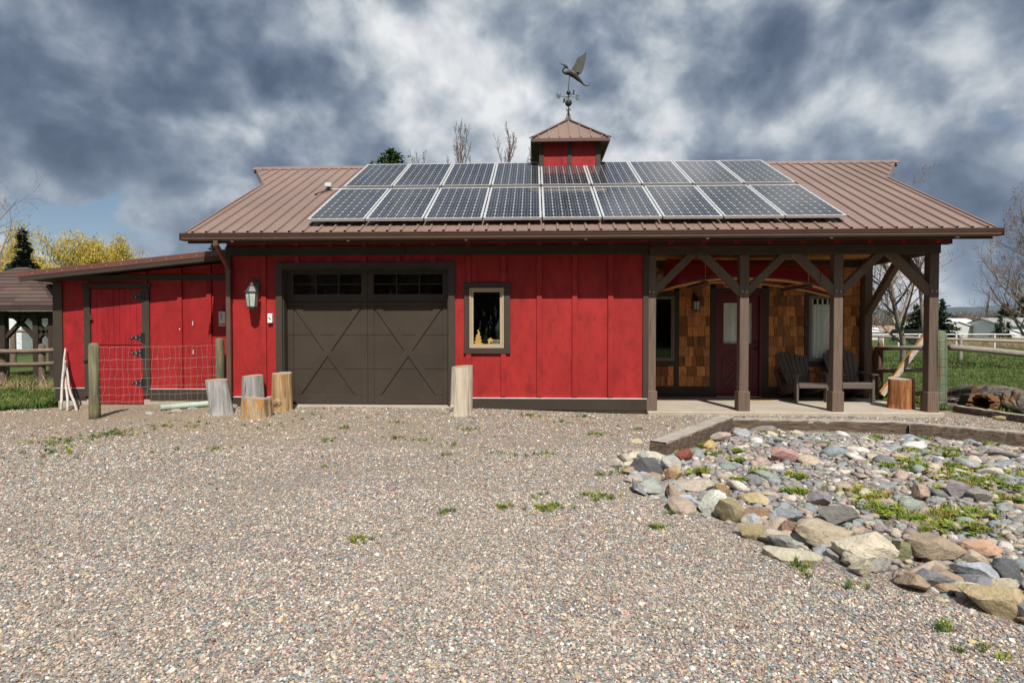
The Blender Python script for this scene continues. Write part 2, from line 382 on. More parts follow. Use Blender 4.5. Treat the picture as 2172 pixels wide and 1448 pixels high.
M['redprint'] = simple('red_print', (0.5, 0.05, 0.04), 0.6, var=0.02, bump=0)
M['blackprint'] = simple('black_print', (0.03, 0.03, 0.035), 0.6, var=0.02, bump=0)

# ================================================================== BARN
XL, XR, XP = -5.33, 1.93, 6.70          # main wall ends, porch end
YB, YE = 2.0, 6.66                      # porch back wall, barn back wall
EZ, EY, TANP = 3.0, -0.62, 0.548        # roof top surface at the eave
RY = 3.33; RZ = EZ + TANP * (RY - EY)
PITCH = math.atan(TANP); VL = (RY - EY) / math.cos(PITCH)
barn = thing('barn', 'red board and batten barn with brown metal roof, garage door and timber porch', 'barn', (0.6, 3.3, 0.0))
GX0, GX1, GZ0, GZ1 = -4.345, -1.455, 0.115, 2.475
WX0, WX1, WZ0, WZ1 = -1.10, -0.51, 1.114, 2.136

f = MB()
f.box(XL + .02, XR, 0.025, YE - .02, -0.25, 0.085); f.build('foundation', M['concrete'], barn)
w = MB(); T = 0.12
w.box(XL, GX0, 0, T, 0.088, 3.12); w.box(GX0, GX1, 0, T, GZ1, 3.12); w.box(GX1, WX0, 0, T, 0.088, 3.12)
w.box(WX0, WX1, 0, T, 0.088, WZ0); w.box(WX0, WX1, 0, T, WZ1, 3.12); w.box(WX1, XR, 0, T, 0.088, 3.12)
w.build('wall', M['red'], barn, label='red plywood siding beside the garage door')
w = MB(); w.box(XL, XL + T, T + .002, YE, 0.088, 3.12); w.box(XL, XP, YE, YE + T, 0.088, 3.12); w.box(XP - T, XP, YB + .2, YE - .002, 0.088, 3.12)
w.prism([(XL + .01, T + .004, 3.122), (XL + .01, YE, 3.122), (XL + .01, RY, RZ - .16)], (T - .02, 0, 0))
w.prism([(XP - T + .01, YB + .21, 3.122), (XP - T + .01, YE, 3.122), (XP - T + .01, RY, RZ - .16)], (T - .02, 0, 0))
w.build('wall', M['red'], barn)
w = MB(); w.box(XR - T, XR - .002, T + .003, YB, .088, 2.97); w.build('wall', M['red'], barn)
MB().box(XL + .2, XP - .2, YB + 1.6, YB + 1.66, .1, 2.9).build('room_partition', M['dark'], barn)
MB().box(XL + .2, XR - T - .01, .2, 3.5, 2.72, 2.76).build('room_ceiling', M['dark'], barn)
# battens
def batten(x, z0, z1, y=-0.034, wd=.088, m='red', par=barn):
    return MB().box(x - wd / 2, x + wd / 2, y, y + .036, z0, z1).build('batten', M[m], par, 0.003)
for px in (559.6, 630, 700.5, 773, 845, 919):
    x = ax(px, -.02)
    if x > GX0 - .1 and x < GX1 + .1: batten(x, 2.59, 2.70)
    else: batten(x, .285, 2.70)
    batten(x, 2.862, 3.05)
for px in (993.6, 1067.6, 1143.9, 1219, 1295):
    x = ax(px, -.02)
    if WX0 - .1 < x < WX1 + .1: batten(x, .285, 1.016); batten(x, 2.228, 2.70)
    else: batten(x, .285, 2.70)
    batten(x, 2.862, 3.05)
for k in range(9): batten(2.3 + k * .545, 2.862, 3.05, y=-.024)
MB().box(XL - .004, -2.2, -.034, -.001, 2.702, 2.86).build('frieze_board', M['trimh'], barn, .004)
MB().box(-2.196, 1.905, -.034, -.001, 2.702, 2.86).build('frieze_board', M['trimh'], barn, .004)
MB().box(XL - .004, GX0 - .012, -.036, -.001, .068, .252).build('skirt_board', M['trimh'], barn, .004)
MB().box(GX1 + .112, 1.905, -.036, -.001, .068, .252).build('skirt_board', M['trimh'], barn, .004)
MB().box(XL, GX0 - .112, -.044, -.003, .256, .268).build('drip_flashing', M['flash'], barn)
MB().box(GX1 + .112, 1.905, -.044, -.003, .256, .268).build('drip_flashing', M['flash'], barn)
MB().box(1.838, 1.932, -.03, -.001, .27, 2.70).build('corner_board', M['trim'], barn, .004)
MB().box(XL - .006, XL + .09, -.03, -.001, .27, 2.70).build('corner_board', M['trim'], barn, .004)
# garage opening trim
MB().box(GX0 - .108, GX0 + .004, -.04, -.001, .12, GZ1 + .11).build('door_casing', M['trim'], barn, .004)
MB().box(GX1 - .004, GX1 + .108, -.04, -.001, .12, GZ1 + .11).build('door_casing', M['trim'], barn, .004)
MB().box(GX0 + .006, GX1 - .006, -.041, -.001, GZ1 - .004, GZ1 + .112).build('door_casing', M['trimh'], barn, .004)
MB().box(GX0 + .002, GX0 + .022, .002, .18, .12, GZ1 - .006).build('door_jamb', M['trim'], barn)
MB().box(GX1 - .022, GX1 - .002, .002, .18, .12, GZ1 - .006).build('door_jamb', M['trim'], barn)
MB().box(GX0 + .024, GX1 - .024, .002, .18, GZ1 - .024, GZ1 - .007).build('door_jamb', M['trim'], barn)
MB().box(GX0 - .02, GX1 + .02, -.10, .35, -.05, .118).build('door_threshold', M['concrete'], barn, .004)
# garage door
gd_rng = random.Random(4)
DY = .15; DX0, DX1 = GX0 + .024, GX1 - .024; DM = (DX0 + DX1) / 2
gd = MB().box(DX0, DX1, DY + .05, DY + .06, .13, .14).build('garage_door', M['gdoor'], barn, label='dark brown carriage style garage door with crossed braces')
zs = [.13, .738, 1.33, 1.918]
for i in range(3): MB().box(DX0, DX1, DY, DY + .045, zs[i] + .003, zs[i + 1] - .003).build('door_section', M['gdoor'], gd, .003)
st = .105
wins = []
for (a, b) in ((DX0, DM - .003), (DM + .003, DX1)):
    for x0, x1 in ((a, a + st), (b - st, b)):
        for i in range(3): MB().box(x0, x1, DY - .016, DY - .001, zs[i] + .003, zs[i + 1] - .003).build('door_stile', M['gdoor'], gd, .003)
    MB().box(a + st + .002, b - st - .002, DY - .016, DY - .001, .135, .285).build('door_rail', M['gdoor'], gd, .003)
    MB().box(a + st + .002, b - st - .002, DY - .016, DY - .001, 1.835, 1.912).build('door_rail', M['gdoor'], gd, .003)
    P = [Vector((a + st + .06, DY - .009, 1.83)), Vector((b - st - .06, DY - .009, .29))]
    Q = [Vector((b - st - .06, DY - .011, 1.83)), Vector((a + st + .06, DY - .011, .29))]
    for s0, s1 in (P, Q):
        d = (s1 - s0).normalized(); hw = .055 / abs(d.z)
        MB().prism([(s0.x - hw, s0.y - .008, s0.z), (s0.x + hw, s0.y - .008, s0.z), (s1.x + hw, s1.y - .008, s1.z), (s1.x - hw, s1.y - .008, s1.z)], (0, .016, 0)).build('cross_brace', M['gdoor'], gd, .003)
    # glazed head section
    x0, x1, z0, z1 = a + st, b - st, 2.045, 2.395
    m = MB(); m.box(a, x0, DY - .016, DY + .045, 1.921, 2.47); m.box(x1, b, DY - .016, DY + .045, 1.921, 2.47)
    m.box(x0, x1, DY - .016, DY + .045, 1.921, z0); m.box(x0, x1, DY - .016, DY + .045, z1, 2.47)
    m.build('window_section', M['gdoor'], gd)
    wdt = (x1 - x0) / 3
    for k in (1, 2): MB().box(x0 + k * wdt - .007, x0 + k * wdt + .007, DY - .012, DY + .03, z0, z1).build('muntin', M['gdoor'], gd)
    MB().box(x0, x1, DY - .011, DY + .028, (z0 + z1) / 2 - .007, (z0 + z1) / 2 + .007).build('muntin', M['gdoor'], gd)
    for k in range(3):
        for j in range(2):
            o_ = MB().box(x0 + k * wdt + .013, x0 + (k + 1) * wdt - .013, 0.004, .008, (z0, (z0 + z1) / 2 + .012)[j], ((z0 + z1) / 2 - .012, z1)[j]).build('pane', M['glass'], gd)
            o_.location.y += DY + .008; o_.rotation_euler = (0, 0, 0)
MB().box(DX0, DX1, DY - .004, DY + .04, .119, .129).build('bottom_seal', M['black'], gd)

# window in the front wall
wi = MB().box(WX0 - .001, WX1 + .001, .05, .118, WZ0 - .001, WZ0 + .02).build('window', M['tanframe'], barn, label='tall window with tan frame and dark brown casing')
tx0, tx1, tz0, tz1 = -1.187, -.405, 1.018, 2.225
MB().box(tx0 - .008, tx1 + .008, -.042, -.001, WZ1 + .002, tz1).build('casing', M['trimh'], wi, .004)
MB().box(tx0 - .008, tx1 + .008, -.042, -.001, tz0, WZ0 - .004).build('casing', M['trimh'], wi, .004)
MB().box(tx0, WX0 - .002, -.038, -.001, WZ0 - .003, WZ1 + .001).build('casing', M['trim'], wi, .004)
MB().box(WX1 + .002, tx1, -.038, -.001, WZ0 - .003, WZ1 + .001).build('casing', M['trim'], wi, .004)
def win_frame(x0, x1, z0, z1, y, wd, dep, m, par):
    b = MB(); b.box(x0, x0 + wd, y, y + dep, z0, z1); b.box(x1 - wd, x1, y, y + dep, z0, z1)
    b.box(x0 + wd, x1 - wd, y, y + dep, z0, z0 + wd); b.box(x0 + wd, x1 - wd, y, y + dep, z1 - wd, z1)
    b.build('frame', m, par, .003)
win_frame(WX0 + .001, WX1 - .001, WZ0, WZ1, -.035, .028, .09, M['tanframe'], wi)
win_frame(WX0 + .03, WX1 - .03, WZ0 + .029, WZ1 - .029, -.018, .038, .06, M['tanframe'], wi)
MB().box(WX0 + .069, WX1 - .069, .012, .018, WZ0 + .068, WZ1 - .068).build('pane', M['glass'], wi)
MB().box(WX0 + .001, WX1 - .001, .03, .36, WZ0 + .03, WZ0 + .055).build('sill', M['trim'], wi)
# ornaments standing inside on the sill
def cutout(name, pts, x, z, y, s, m, label, cat):
    o = MB().prism([(x + a * s, y, z + b * s) for a, b in pts], (0, .014, 0)).build(name, m)
    move_base(o); return tag(o, label, cat)
SZ = WZ0 + .056
tree_pts = [(-.09, 0), (.42, 0), (.5, .1), (.36, .13), (.44, .34), (.33, .35), (.38, .55), (.28, .58), (.3, .75), (.2, .98), (.12, 1.0), (.1, .93), (.17, .88), (.14, .72), (.0, .6), (.08, .56), (-.06, .4), (.05, .36), (-.12, .17), (-.03, .13)]
cutout('tree_ornament', tree_pts, -1.0, SZ + .005, .05, .25, M['orn'], 'small yellow wooden tree ornament standing inside the tan framed window', 'ornament')
fox = [(0, 0), (.06, 0), (.1, .12), (.3, .12), (.34, 0), (.4, 0), (.44, .16), (.6, .1), (.72, .12), (.7, .2), (.5, .24), (.2, .26), (.12, .36), (.08, .34), (0, .27), (-.06, .24), (-.02, .2)]
cutout('animal_ornament', fox, -.78, SZ + .005, .05, .33, M['orn'], 'pale wooden animal ornament inside the tan framed window', 'ornament')
hill = [(0, 0), (.42, 0), (.4, .09), (.3, .16), (.17, .19), (.05, .13)]
cutout('hill_ornament', hill, -.74, SZ + .005, .032, .42, M['orn2'], 'grey green wooden hill ornament in front of the animal ornament', 'ornament')

# ------------------------------------------------------------------ porch
slab = MB().box(1.91, 6.74, -.13, YB + .06, -.22, .06).build('porch_slab', M['concrete'], barn, .012)
PX = [1.91, 3.455, 5.0, 6.55]; PW = .15
for i, x in enumerate(PX):
    po = MB().box(x, x + PW, -.005, PW - .005, .06, 2.688).build('post', M['timber'], barn, .006)
    MB().box(x - .022, x + PW + .022, -.028, PW + .018, .061, .395).build('post_base', M['timber'], po, .008)
    MB().ball((x + .04, -.008, 2.07), .012, 8, 4).build('bolt', M['greybox'], po)
    MB().ball((x + .11, -.008, 2.06), .012, 8, 4).build('bolt', M['greybox'], po)
po = MB().box(6.55, 6.70, YB - .16, YB - .01, .06, 2.688).build('post', M['timber'], barn, .006)
MB().box(1.94, 6.715, -.02, .13, 2.69, 2.842).build('beam', M['timberh'], barn, .006)
MB().box(1.94, 6.90, -.012, .12, 2.845, 3.05).build('beam', M['soffit'], barn)
MB().box(6.56, 6.71, .133, YB, 2.69, 2.842).build('beam', M['timberh'], barn, .006)
def brace(x0, x1, zt=2.688, y=.06, dep=.11, wd=.125, run=None):
    # 45 degree brace from a post face (x0, low) to the beam underside (x1, high)
    s = 1 if x1 > x0 else -1; L = abs(x1 - x0); e = wd * 1.414
    pts = [(x0, y - dep / 2, zt - L), (x0, y - dep / 2, zt - L + e), (x1 - s * (e), y - dep / 2, zt), (x1, y - dep / 2, zt)]
    return MB().prism(pts, (0, dep, 0)).build('brace', M['timber'], barn, .004)
for i in range(3):
    a, b = PX[i] + PW, PX[i + 1]; mid = (a + b) / 2
    brace(a, mid - .01); brace(b, mid + .01)
def side_brace(y0, y1, x=6.63, dep=.11, wd=.125, zt=2.688):
    s = 1 if y1 > y0 else -1; L = abs(y1 - y0); e = wd * 1.414
    MB().prism([(x - dep / 2, y0, zt - L), (x - dep / 2, y0, zt - L + e), (x - dep / 2, y1 - s * e, zt), (x - dep / 2, y1, zt)], (dep, 0, 0)).build('brace', M['timber'], barn, .004)
side_brace(PW, .84); side_brace(YB - .16, .86)
# ceiling boards
cb = MB().box(0, .137, .14, YB - .01, 2.832, 2.85).mesh('ceiling_board'); cb.materials.append(M['ceil'])
cw = MB().box(1.94, 6.7, .135, YB - .005, 2.853, 2.87).build('porch_ceiling', M['ceil'], barn)
for k in range(34): link('ceiling_board', cb, cw, (1.94 + k * .14, 0, 0))
# porch back wall
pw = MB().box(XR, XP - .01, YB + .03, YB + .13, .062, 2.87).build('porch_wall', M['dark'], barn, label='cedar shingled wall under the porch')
def ypx(y): return at(1500, y, YB).z
bx = lambda px: ax(px, YB)
MB().box(XR + .002, 6.545, YB - .02, YB + .029, 2.69, 2.829).build('ledger_board', M['trimh'], pw)
D0, D1 = bx(1517), bx(1616); Z0, Z1 = .075, ypx(622)
WA0, WA1 = 2.12, bx(1430); WB0, WB1 = bx(1715), bx(1779); WZa, WZb = ypx(765), ypx(628)
SKZ = ypx(819)
MB().box(XR + .002, bx(1517) - .002, YB - .012, YB + .028, .064, SKZ).build('skirt_board', M['trimh'], pw)
MB().box(D1 + .002, XP - .16, YB - .012, YB + .028, .064, SKZ).build('skirt_board', M['trimh'], pw)
def trimv(x0, x1, z0, z1): MB().box(x0, x1, YB - .014, YB + .027, z0, z1).build('casing', M['trim'], pw)
trimv(bx(1506.5), D0 - .002, SKZ + .002, Z1 + .1); trimv(D1 + .002, bx(1630), SKZ + .002, Z1 + .1)
trimv(D0, D1, Z1 + .003, Z1 + .1)
trimv(WA1 + .002, bx(1440), SKZ + .002, WZb + .1); trimv(WA0 - .1, WA1, WZa - .10, WZa - .002); trimv(WA0 - .1, WA1, WZb + .002, WZb + .1)
trimv(WA0 - .1, WA0 - .002, WZa, WZb)
trimv(bx(1706), WB0 - .002, SKZ + .002, WZb + .1); trimv(WB1 + .002, WB1 + .09, SKZ + .002, WZb + .1); trimv(WB0, WB1, WZa - .1, WZa - .002); trimv(WB0, WB1, WZb + .002, WZb + .1)
# shingles
unit = MB().add([(0, 0, 0), (1, 0, 0), (1, 1, 0), (0, 1, 0), (0, .35, 1), (1, .35, 1), (1, 1, 1), (0, 1, 1)], [(0, 1, 5, 4), (0, 3, 2, 1), (0, 4, 7, 3), (1, 2, 6, 5), (4, 5, 6, 7), (2, 3, 7, 6)]).mesh('shingle')
unit.materials.append(M['cedar'])
rs = random.Random(11)
def shingles(x0, x1, z0, z1, row=.203):
    z = z0; k = 0
    while z < z1 - .02:
        h = min(row, z1 - z); x = x0
        wds = []
        while x < x1 - 1e-4:
            wd = rs.choice((.10, .12, .14, .155, .17, .19)) * rs.uniform(.92, 1.06)
            if x1 - x - wd < .06: wd = x1 - x
            wds.append((x, wd)); x += wd
        for (x, wd) in wds:
            dz = rs.uniform(-.004, .004)
            link('shingle', unit, pw, (x + .0015, YB - .014 - rs.uniform(0, .009), z + dz), (0, 0, 0), (wd - .008, .042, h - .005))  # row gaps bare the dark backing as lines standing in for butt shadows
        z += row
zr0 = SKZ + .004
for (a, b) in ((bx(1440) + .003, bx(1506.5) - .003), (bx(1630) + .003, bx(1706) - .003), (WB1 + .093, 6.545)): shingles(a, b, zr0, 2.686)
for (a, b) in ((WA0 - .09, WA1 - .003), (WB0 + .003, WB1 - .003)): shingles(a, b, zr0, WZa - .103)
for (a, b) in ((WA0, WA1 - .003), (WB0 + .003, WB1 - .003)): shingles(a, b, WZb + .104, 2.686)
shingles(D0, D1, Z1 + .104, 2.686)
# porch windows
def drape(x0, x1, z0, z1, y, seed, folds):
    b = MB(); n = 48; r = random.Random(seed); ph = [r.uniform(0, 6) for _ in range(3)]; o = len(b.v); rows = 8
    for j in range(rows + 1):
        t_ = j / rows; z = z0 + (z1 - z0) * t_
        for i in range(n + 1):
            u = i / n; am = .017 * (1 - .35 * t_)
            d = am * math.sin(u * folds * 6.28 + ph[0] + .5 * math.sin(3 * t_ + ph[1])) + .006 * math.sin(u * folds * 15 + ph[2])
            b.v.append((x0 + (x1 - x0) * u, y + d, z - (0.02 * abs(math.sin(u * folds * 3.14)) if j == rows else 0)))
    for j in range(rows):
        for i in range(n):
            a = j * (n + 1) + i; b.f.append((a, a + 1, a + n + 2, a + n + 1))
    return b
def porch_window(x0, x1, curtain, lab):
    w_ = MB().box(x0, x1, YB + .02, YB + .06, WZa - .001, WZa + .01).build('window', M['greyframe'], barn, label=lab)
    win_frame(x0, x1, WZa, WZb, YB - .02, .03, .07, M['greyframe'], w_)
    win_frame(x0 + .032, x1 - .032, WZa + .032, WZb - .032, YB - .005, .03, .05, M['greyframe'], w_)
    MB().box(x0 + .062, x1 - .062, YB + .018, YB + .023, WZa + .062, WZb - .062).build('pane', M['glass'], w_)
    if curtain:
        drape(x0 + .06, x1 - .06, WZa + .06, WZb - .16, YB + .052, 3, 5).build('curtain', M['curtain'], w_, smooth=True, fix=False)
        for k in range(5):
            xx = x0 + .1 + k * (x1 - x0 - .2) / 4
            MB().box(xx - .016, xx + .016, YB + .050, YB + .053, WZb - .18, WZb - .05).build('curtain_tab', M['curtain'], w_)
    return w_
# cut the dark wall behind glazing into a shallow room
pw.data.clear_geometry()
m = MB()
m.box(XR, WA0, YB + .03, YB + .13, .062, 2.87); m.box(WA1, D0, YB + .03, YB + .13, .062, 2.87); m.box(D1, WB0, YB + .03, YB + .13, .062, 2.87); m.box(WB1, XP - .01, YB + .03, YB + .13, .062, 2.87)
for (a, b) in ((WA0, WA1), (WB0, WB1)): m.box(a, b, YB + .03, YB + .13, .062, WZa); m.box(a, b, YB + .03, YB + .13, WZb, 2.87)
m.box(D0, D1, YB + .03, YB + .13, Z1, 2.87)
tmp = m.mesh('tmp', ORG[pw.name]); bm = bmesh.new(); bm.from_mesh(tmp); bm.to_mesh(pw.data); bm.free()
porch_window(WA0, WA1, False, 'tall dark porch window without curtain')
porch_window(WB0, WB1, True, 'porch window with white tab curtain')
# entry door
dr = MB().box(D0 + .05, D1 - .05, YB + .05, YB + .09, .08, .1).build('entry_door', M['maroon'], barn, label='maroon entry door with curtained glass and crossbuck panel')
b = MB(); b.box(D0, D0 + .05, YB - .02, YB + .08, .064, Z1); b.box(D1 - .05, D1, YB - .02, YB + .08, .064, Z1); b.box(D0 + .05, D1 - .05, YB - .02, YB + .08, Z1 - .05, Z1)
b.build('door_frame', M['maroon'], dr, .004)
e0, e1 = D0 + .055, D1 - .055; ez = Z1 - .055
ga0, ga1, gz0, gz1 = e0 + .12, e1 - .12, at(1500, 729, YB).z, ez - .14
b = MB(); Yd = YB + .03
b.box(e0, ga0, Yd, Yd + .04, .082, ez); b.box(ga1, e1, Yd, Yd + .04, .082, ez); b.box(ga0, ga1, Yd, Yd + .04, .082, gz0); b.box(ga0, ga1, Yd, Yd + .04, gz1, ez)
b.build('door_leaf', M['maroon'], dr)
MB().box(ga0, ga1, Yd + .015, Yd + .02, gz0, gz1).build('pane', M['glass'], dr)
drape(ga0 - .02, ga1 + .02, gz0 - .02, gz1 + .02, Yd + .050, 8, 5).build('curtain', M['curtain'], dr, smooth=True, fix=False)
# crossbuck relief
q0, q1, qz0, qz1 = ga0 - .02, ga1 + .02, .24, gz0 - .16
cx, cz = (q0 + q1) / 2, (qz0 + qz1) / 2; g = .06
def molding(tri):
    for i in range(3):
        a, c_ = tri[i], tri[(i + 1) % 3]
        MB().bar((a[0], Yd - .004, a[1]), (c_[0], Yd - .004, c_[1]), .016, .018, (0, 0, 1)).build('molding', M['maroon'], dr, .003)
molding([(q0 + g * 1.6, qz1), (q1 - g * 1.6, qz1), (cx, cz + g)]); molding([(q0 + g * 1.6, qz0), (q1 - g * 1.6, qz0), (cx, cz - g)])
molding([(q0, qz0 + g * 1.6), (q0, qz1 - g * 1.6), (cx - g, cz)]); molding([(q1, qz0 + g * 1.6), (q1, qz1 - g * 1.6), (cx + g, cz)])
for zz in (at(1500, 726, YB).z, at(1500, 740, YB).z): MB().ball((e1 - .06, Yd - .04, zz), .033, 10, 6).tube([(e1 - .06, Yd, zz), (e1 - .06, Yd - .04, zz)], .015).build('door_knob', M['black'], dr, smooth=True)
MB().box(D0 + .02, D1 - .02, YB - .06, YB + .08, .0605, .081).build('threshold', M['matrim'], dr)

# ------------------------------------------------------------------ roof
RX0, RX1 = -5.66, 7.10; NS = 14; SWD = (RX1 - RX0) / NS; RIB = SWD / 4
def roof_mb(x0, x1, vmin, vmax, flip=False, rib0=None):
    b = MB(); xs = []; base = RX0 if rib0 is None else rib0
    k = math.floor((x0 - base) / RIB) - 1
    while base + k * RIB <= x1 + RIB:
        c_ = base + k * RIB + RIB / 2
        for dx, h in ((-.024, 0), (-.015, .027), (.015, .027), (.024, 0), (RIB * .33, 0), (RIB * .36, .003), (RIB * .62, .003), (RIB * .65, 0)):
            x = c_ + dx
            if x0 + 1e-4 < x < x1 - 1e-4: xs.append((x, h))
        k += 1
    xs.sort(); xs = [(x0, 0)] + xs + [(x1, 0)]
    o = 0; cp, sp = math.cos(PITCH), math.sin(PITCH)
    for (x, h) in xs:
        for v in (vmin(x), vmax):
            y = EY + v * cp - h * sp; z = EZ + v * sp + h * cp
            if flip: y = 2 * RY - y
            b.v.append((x, y, z))
    for i in range(len(xs) - 1): b.f.append((2 * i, 2 * i + 2, 2 * i + 3, 2 * i + 1) if not flip else (2 * i, 2 * i + 1, 2 * i + 3, 2 * i + 2))
    return b
rf = MB()
cp, sp = math.cos(PITCH), math.sin(PITCH)
def slab_pts(x0, x1, d0, d1, flip=False):
    pts = []
    for v, d in ((0.02, d0), (VL, d0), (VL, d1), (0.02, d1)):
        y = EY + v * cp + d * sp; z = EZ + v * sp - d * cp
        pts.append((x0, 2 * RY - y if flip else y, z))
    return pts
rf.prism(slab_pts(RX0 + .02, RX1 - .02, .01, .13), (RX1 - RX0 - .04, 0, 0)); rf.prism(slab_pts(RX0 + .02, RX1 - .02, .01, .13, True), (RX1 - RX0 - .04, 0, 0))
roof = rf.build('roof', M['soffit'], barn, label='brown ribbed metal roof with flared prow ends')
for i in range(NS):
    x0 = RX0 + i * SWD
    roof_mb(x0 + .001, x0 + SWD - .001, lambda x: 0.0, VL - .01).build('roof_sheet', M['roof'], roof, fix=False)
for i in range(NS):
    x0 = RX0 + i * SWD
    roof_mb(x0 + .001, x0 + SWD - .001, lambda x: 0.0, VL - .01, True).build('roof_sheet', M['roof'], roof, fix=False)
PXL, PXR = -6.45, 8.02; VK = 3.05
def vl(x): return VK + (VL - VK) * (RX0 - x) / (RX0 - PXL)
def vr(x): return VK + (VL - VK) * (x - RX1) / (PXR - RX1)
for fl in (False, True):
    roof_mb(PXL, RX0 - .001, vl, VL - .01, fl).build('prow_sheet', M['roof'], roof, fix=False)
    roof_mb(RX1 + .001, PXR, vr, VL - .01, fl).build('prow_sheet', M['roof'], roof, fix=False)
def rp(x, v, d=0.0): return Vector((x, EY + v * cp + d * sp, EZ + v * sp - d * cp))
def rpb(x, v, d=0.0): p = rp(x, v, d); return Vector((p.x, 2 * RY - p.y, p.z))
for s, xr, xp in ((-1, RX0, PXL), (1, RX1, PXR)):
    for fn in (rp, rpb):
        MB().prism([fn(xr, VK, .012), fn(xp, VL, .012), fn(xr, VL, .012)], (0, 0, -.10)).build('prow_deck', M['soffit'], roof)
        MB().bar(fn(xr, 0, .05), fn(xr, VK, .05), .03, .15).build('rake_trim', M['roof'], roof, .004)
        MB().bar(fn(xr, VK, .05), fn(xp, VL, .05), .03, .14).build('rake_trim', M['roof'], roof, .004)
MB().prism([(PXL - .02, RY - .17, RZ - .075), (PXL - .02, RY, RZ + .032), (PXL - .02, RY + .17, RZ - .075), (PXL - .02, RY + .16, RZ - .085), (PXL - .02, RY, RZ + .012), (PXL - .02, RY - .16, RZ - .085)], (PXR - PXL + .04, 0, 0)).build('ridge_cap', M['roof'], roof)
# soffit lookouts at the rake ends and gutter
gp = [(-.62, 2.862), (-.69, 2.862), (-.715, 2.885), (-.715, 2.905), (-.735, 2.935), (-.735, 2.955), (-.75, 2.962), (-.75, 2.978), (-.742, 2.978), (-.742, 2.968), (-.726, 2.958), (-.70, 2.89), (-.63, 2.872), (-.63, 2.978), (-.62, 2.978)]
gt = MB().prism([(-5.69, y, z) for y, z in gp], (12.83, 0, 0)).build('gutter', M['gutter'], barn)
MB().box(-5.692, -5.686, -.748, -.62, 2.863, 2.976).build('gutter_end', M['gutter'], gt)
MB().box(7.139, 7.145, -.748, -.62, 2.863, 2.976).build('gutter_end', M['gutter'], gt)
MB().box(RX0 + .03, RX1 - .03, -.617, -.585, 2.83, 2.975).build('fascia_board', M['trimh'], barn)
MB().prism([(RX0 + .04, -.58, 2.86), (RX0 + .04, -.02, 3.06), (RX0 + .04, -.02, 3.075), (RX0 + .04, -.58, 2.9)], (RX1 - RX0 - .08, 0, 0)).build('soffit_board', M['soffit'], barn)
for k in range(7): MB().box(-4.9 + k * 1.9, -4.86 + k * 1.9, -.66, -.63, 2.845, 2.862).build('gutter_bracket', M['greybox'], gt)
# downspout
ds = MB()
dsx = ax(486, -.07)
pth = [(ax(460, -.68), -.68, 2.862), (ax(460, -.68), -.68, 2.79), (dsx, -.075, 2.49), (dsx, -.075, .27), (dsx, -.12, .19), (dsx - .02, -.30, .13)]
for i in range(len(pth) - 1): ds.bar(pth[i], Vector(pth[i + 1]) + (Vector(pth[i + 1]) - Vector(pth[i])).normalized() * .02, .075, .06, (0, 1, .01))
dn = ds.build('downspout', M['gutter'], barn, .008)
MB().box(dsx - .05, dsx + .05, -.11, -.035, 2.42, 2.45).build('strap', M['gutter'], dn)
MB().box(dsx - .05, dsx + .05, -.11, -.035, .3, .33).build('strap', M['gutter'], dn)
for k in range(5): MB().box(dsx - .044 - .003 * k, dsx + .044 - .003 * k, -.16 - .03 * k, -.145 - .03 * k, .10 - .008 * k, .225 - .014 * k).build('elbow_rib', M['gutter'], dn)
# ================================================================== SOLAR PANELS
PWD, PHT = .985, 1.65
def panel_proto():
    p = thing('solar_panel', 'x', 'solar panel', (0, 0, 0), 'solar panels on the barn roof')
    t_, d = .021, .042
    b = MB(); b.box(0, PWD, 0, t_, -d, 0); b.box(0, PWD, PHT - t_, PHT, -d, 0); b.box(0, t_, t_, PHT - t_, -d, 0); b.box(PWD - t_, PWD, t_, PHT - t_, -d, 0)
    b.build('frame', M['alu'], p)
    MB().box(t_, PWD - t_, t_, PHT - t_, -.012, -.004).build('backsheet', M['sheet'], p)
    b = MB(); cs = (PWD - 2 * t_ - .016) / 6; ch = (PHT - 2 * t_ - .03) / 10; k = .019; g = .0019
    for i in range(6):
        for j in range(10):
            x0, x1 = t_ + .008 + i * cs + g * 1.4, t_ + .008 + (i + 1) * cs - g * 1.4; y0, y1 = t_ + .015 + j * ch + g, t_ + .015 + (j + 1) * ch - g; z = -.0032
            b.add([(x0 + k, y0, z), (x1 - k, y0, z), (x1, y0 + k, z), (x1, y1 - k, z), (x1 - k, y1, z), (x0 + k, y1, z), (x0, y1 - k, z), (x0, y0 + k, z)], [tuple(range(8))])
    b.build('cell_grid', M['cell'], p, kind='stuff', fix=False)
    b = MB()
    for i in range(6):
        for q in (.33, .67):
            x = t_ + .008 + (i + q) * cs; b.add([(x - .0009, t_ + .012, -.0026), (x + .0009, t_ + .012, -.0026), (x + .0009, PHT - t_ - .012, -.0026), (x - .0009, PHT - t_ - .012, -.0026)], [(0, 1, 2, 3)])
    b.build('busbars', M['alu'], p, kind='stuff', fix=False)
    return p
OFF = .13
def rplane(px, py, off):            # ray onto the tilted roof plane
    r = ray(px, py); n = Vector((0, -sp, cp)); p0 = Vector((0, EY, EZ)) + n * off
    return CAM + r * ((p0 - CAM).dot(n) / r.dot(n))
a = rplane(650, 465, OFF); b_ = rplane(1798, 456, OFF)
XS0, XS1 = a.x, b_.x
PITCHX = (XS1 - XS0) / 9.0
V0 = ((a.y + b_.y) / 2 - EY + OFF * sp) / cp
PWD = PITCHX - .022
PHT = (VL - .28 - V0 - .20) / 2
proto = panel_proto()
ordn = ['first', 'second', 'third', 'fourth', 'fifth', 'sixth', 'seventh', 'eighth', 'ninth']
ncell = 0
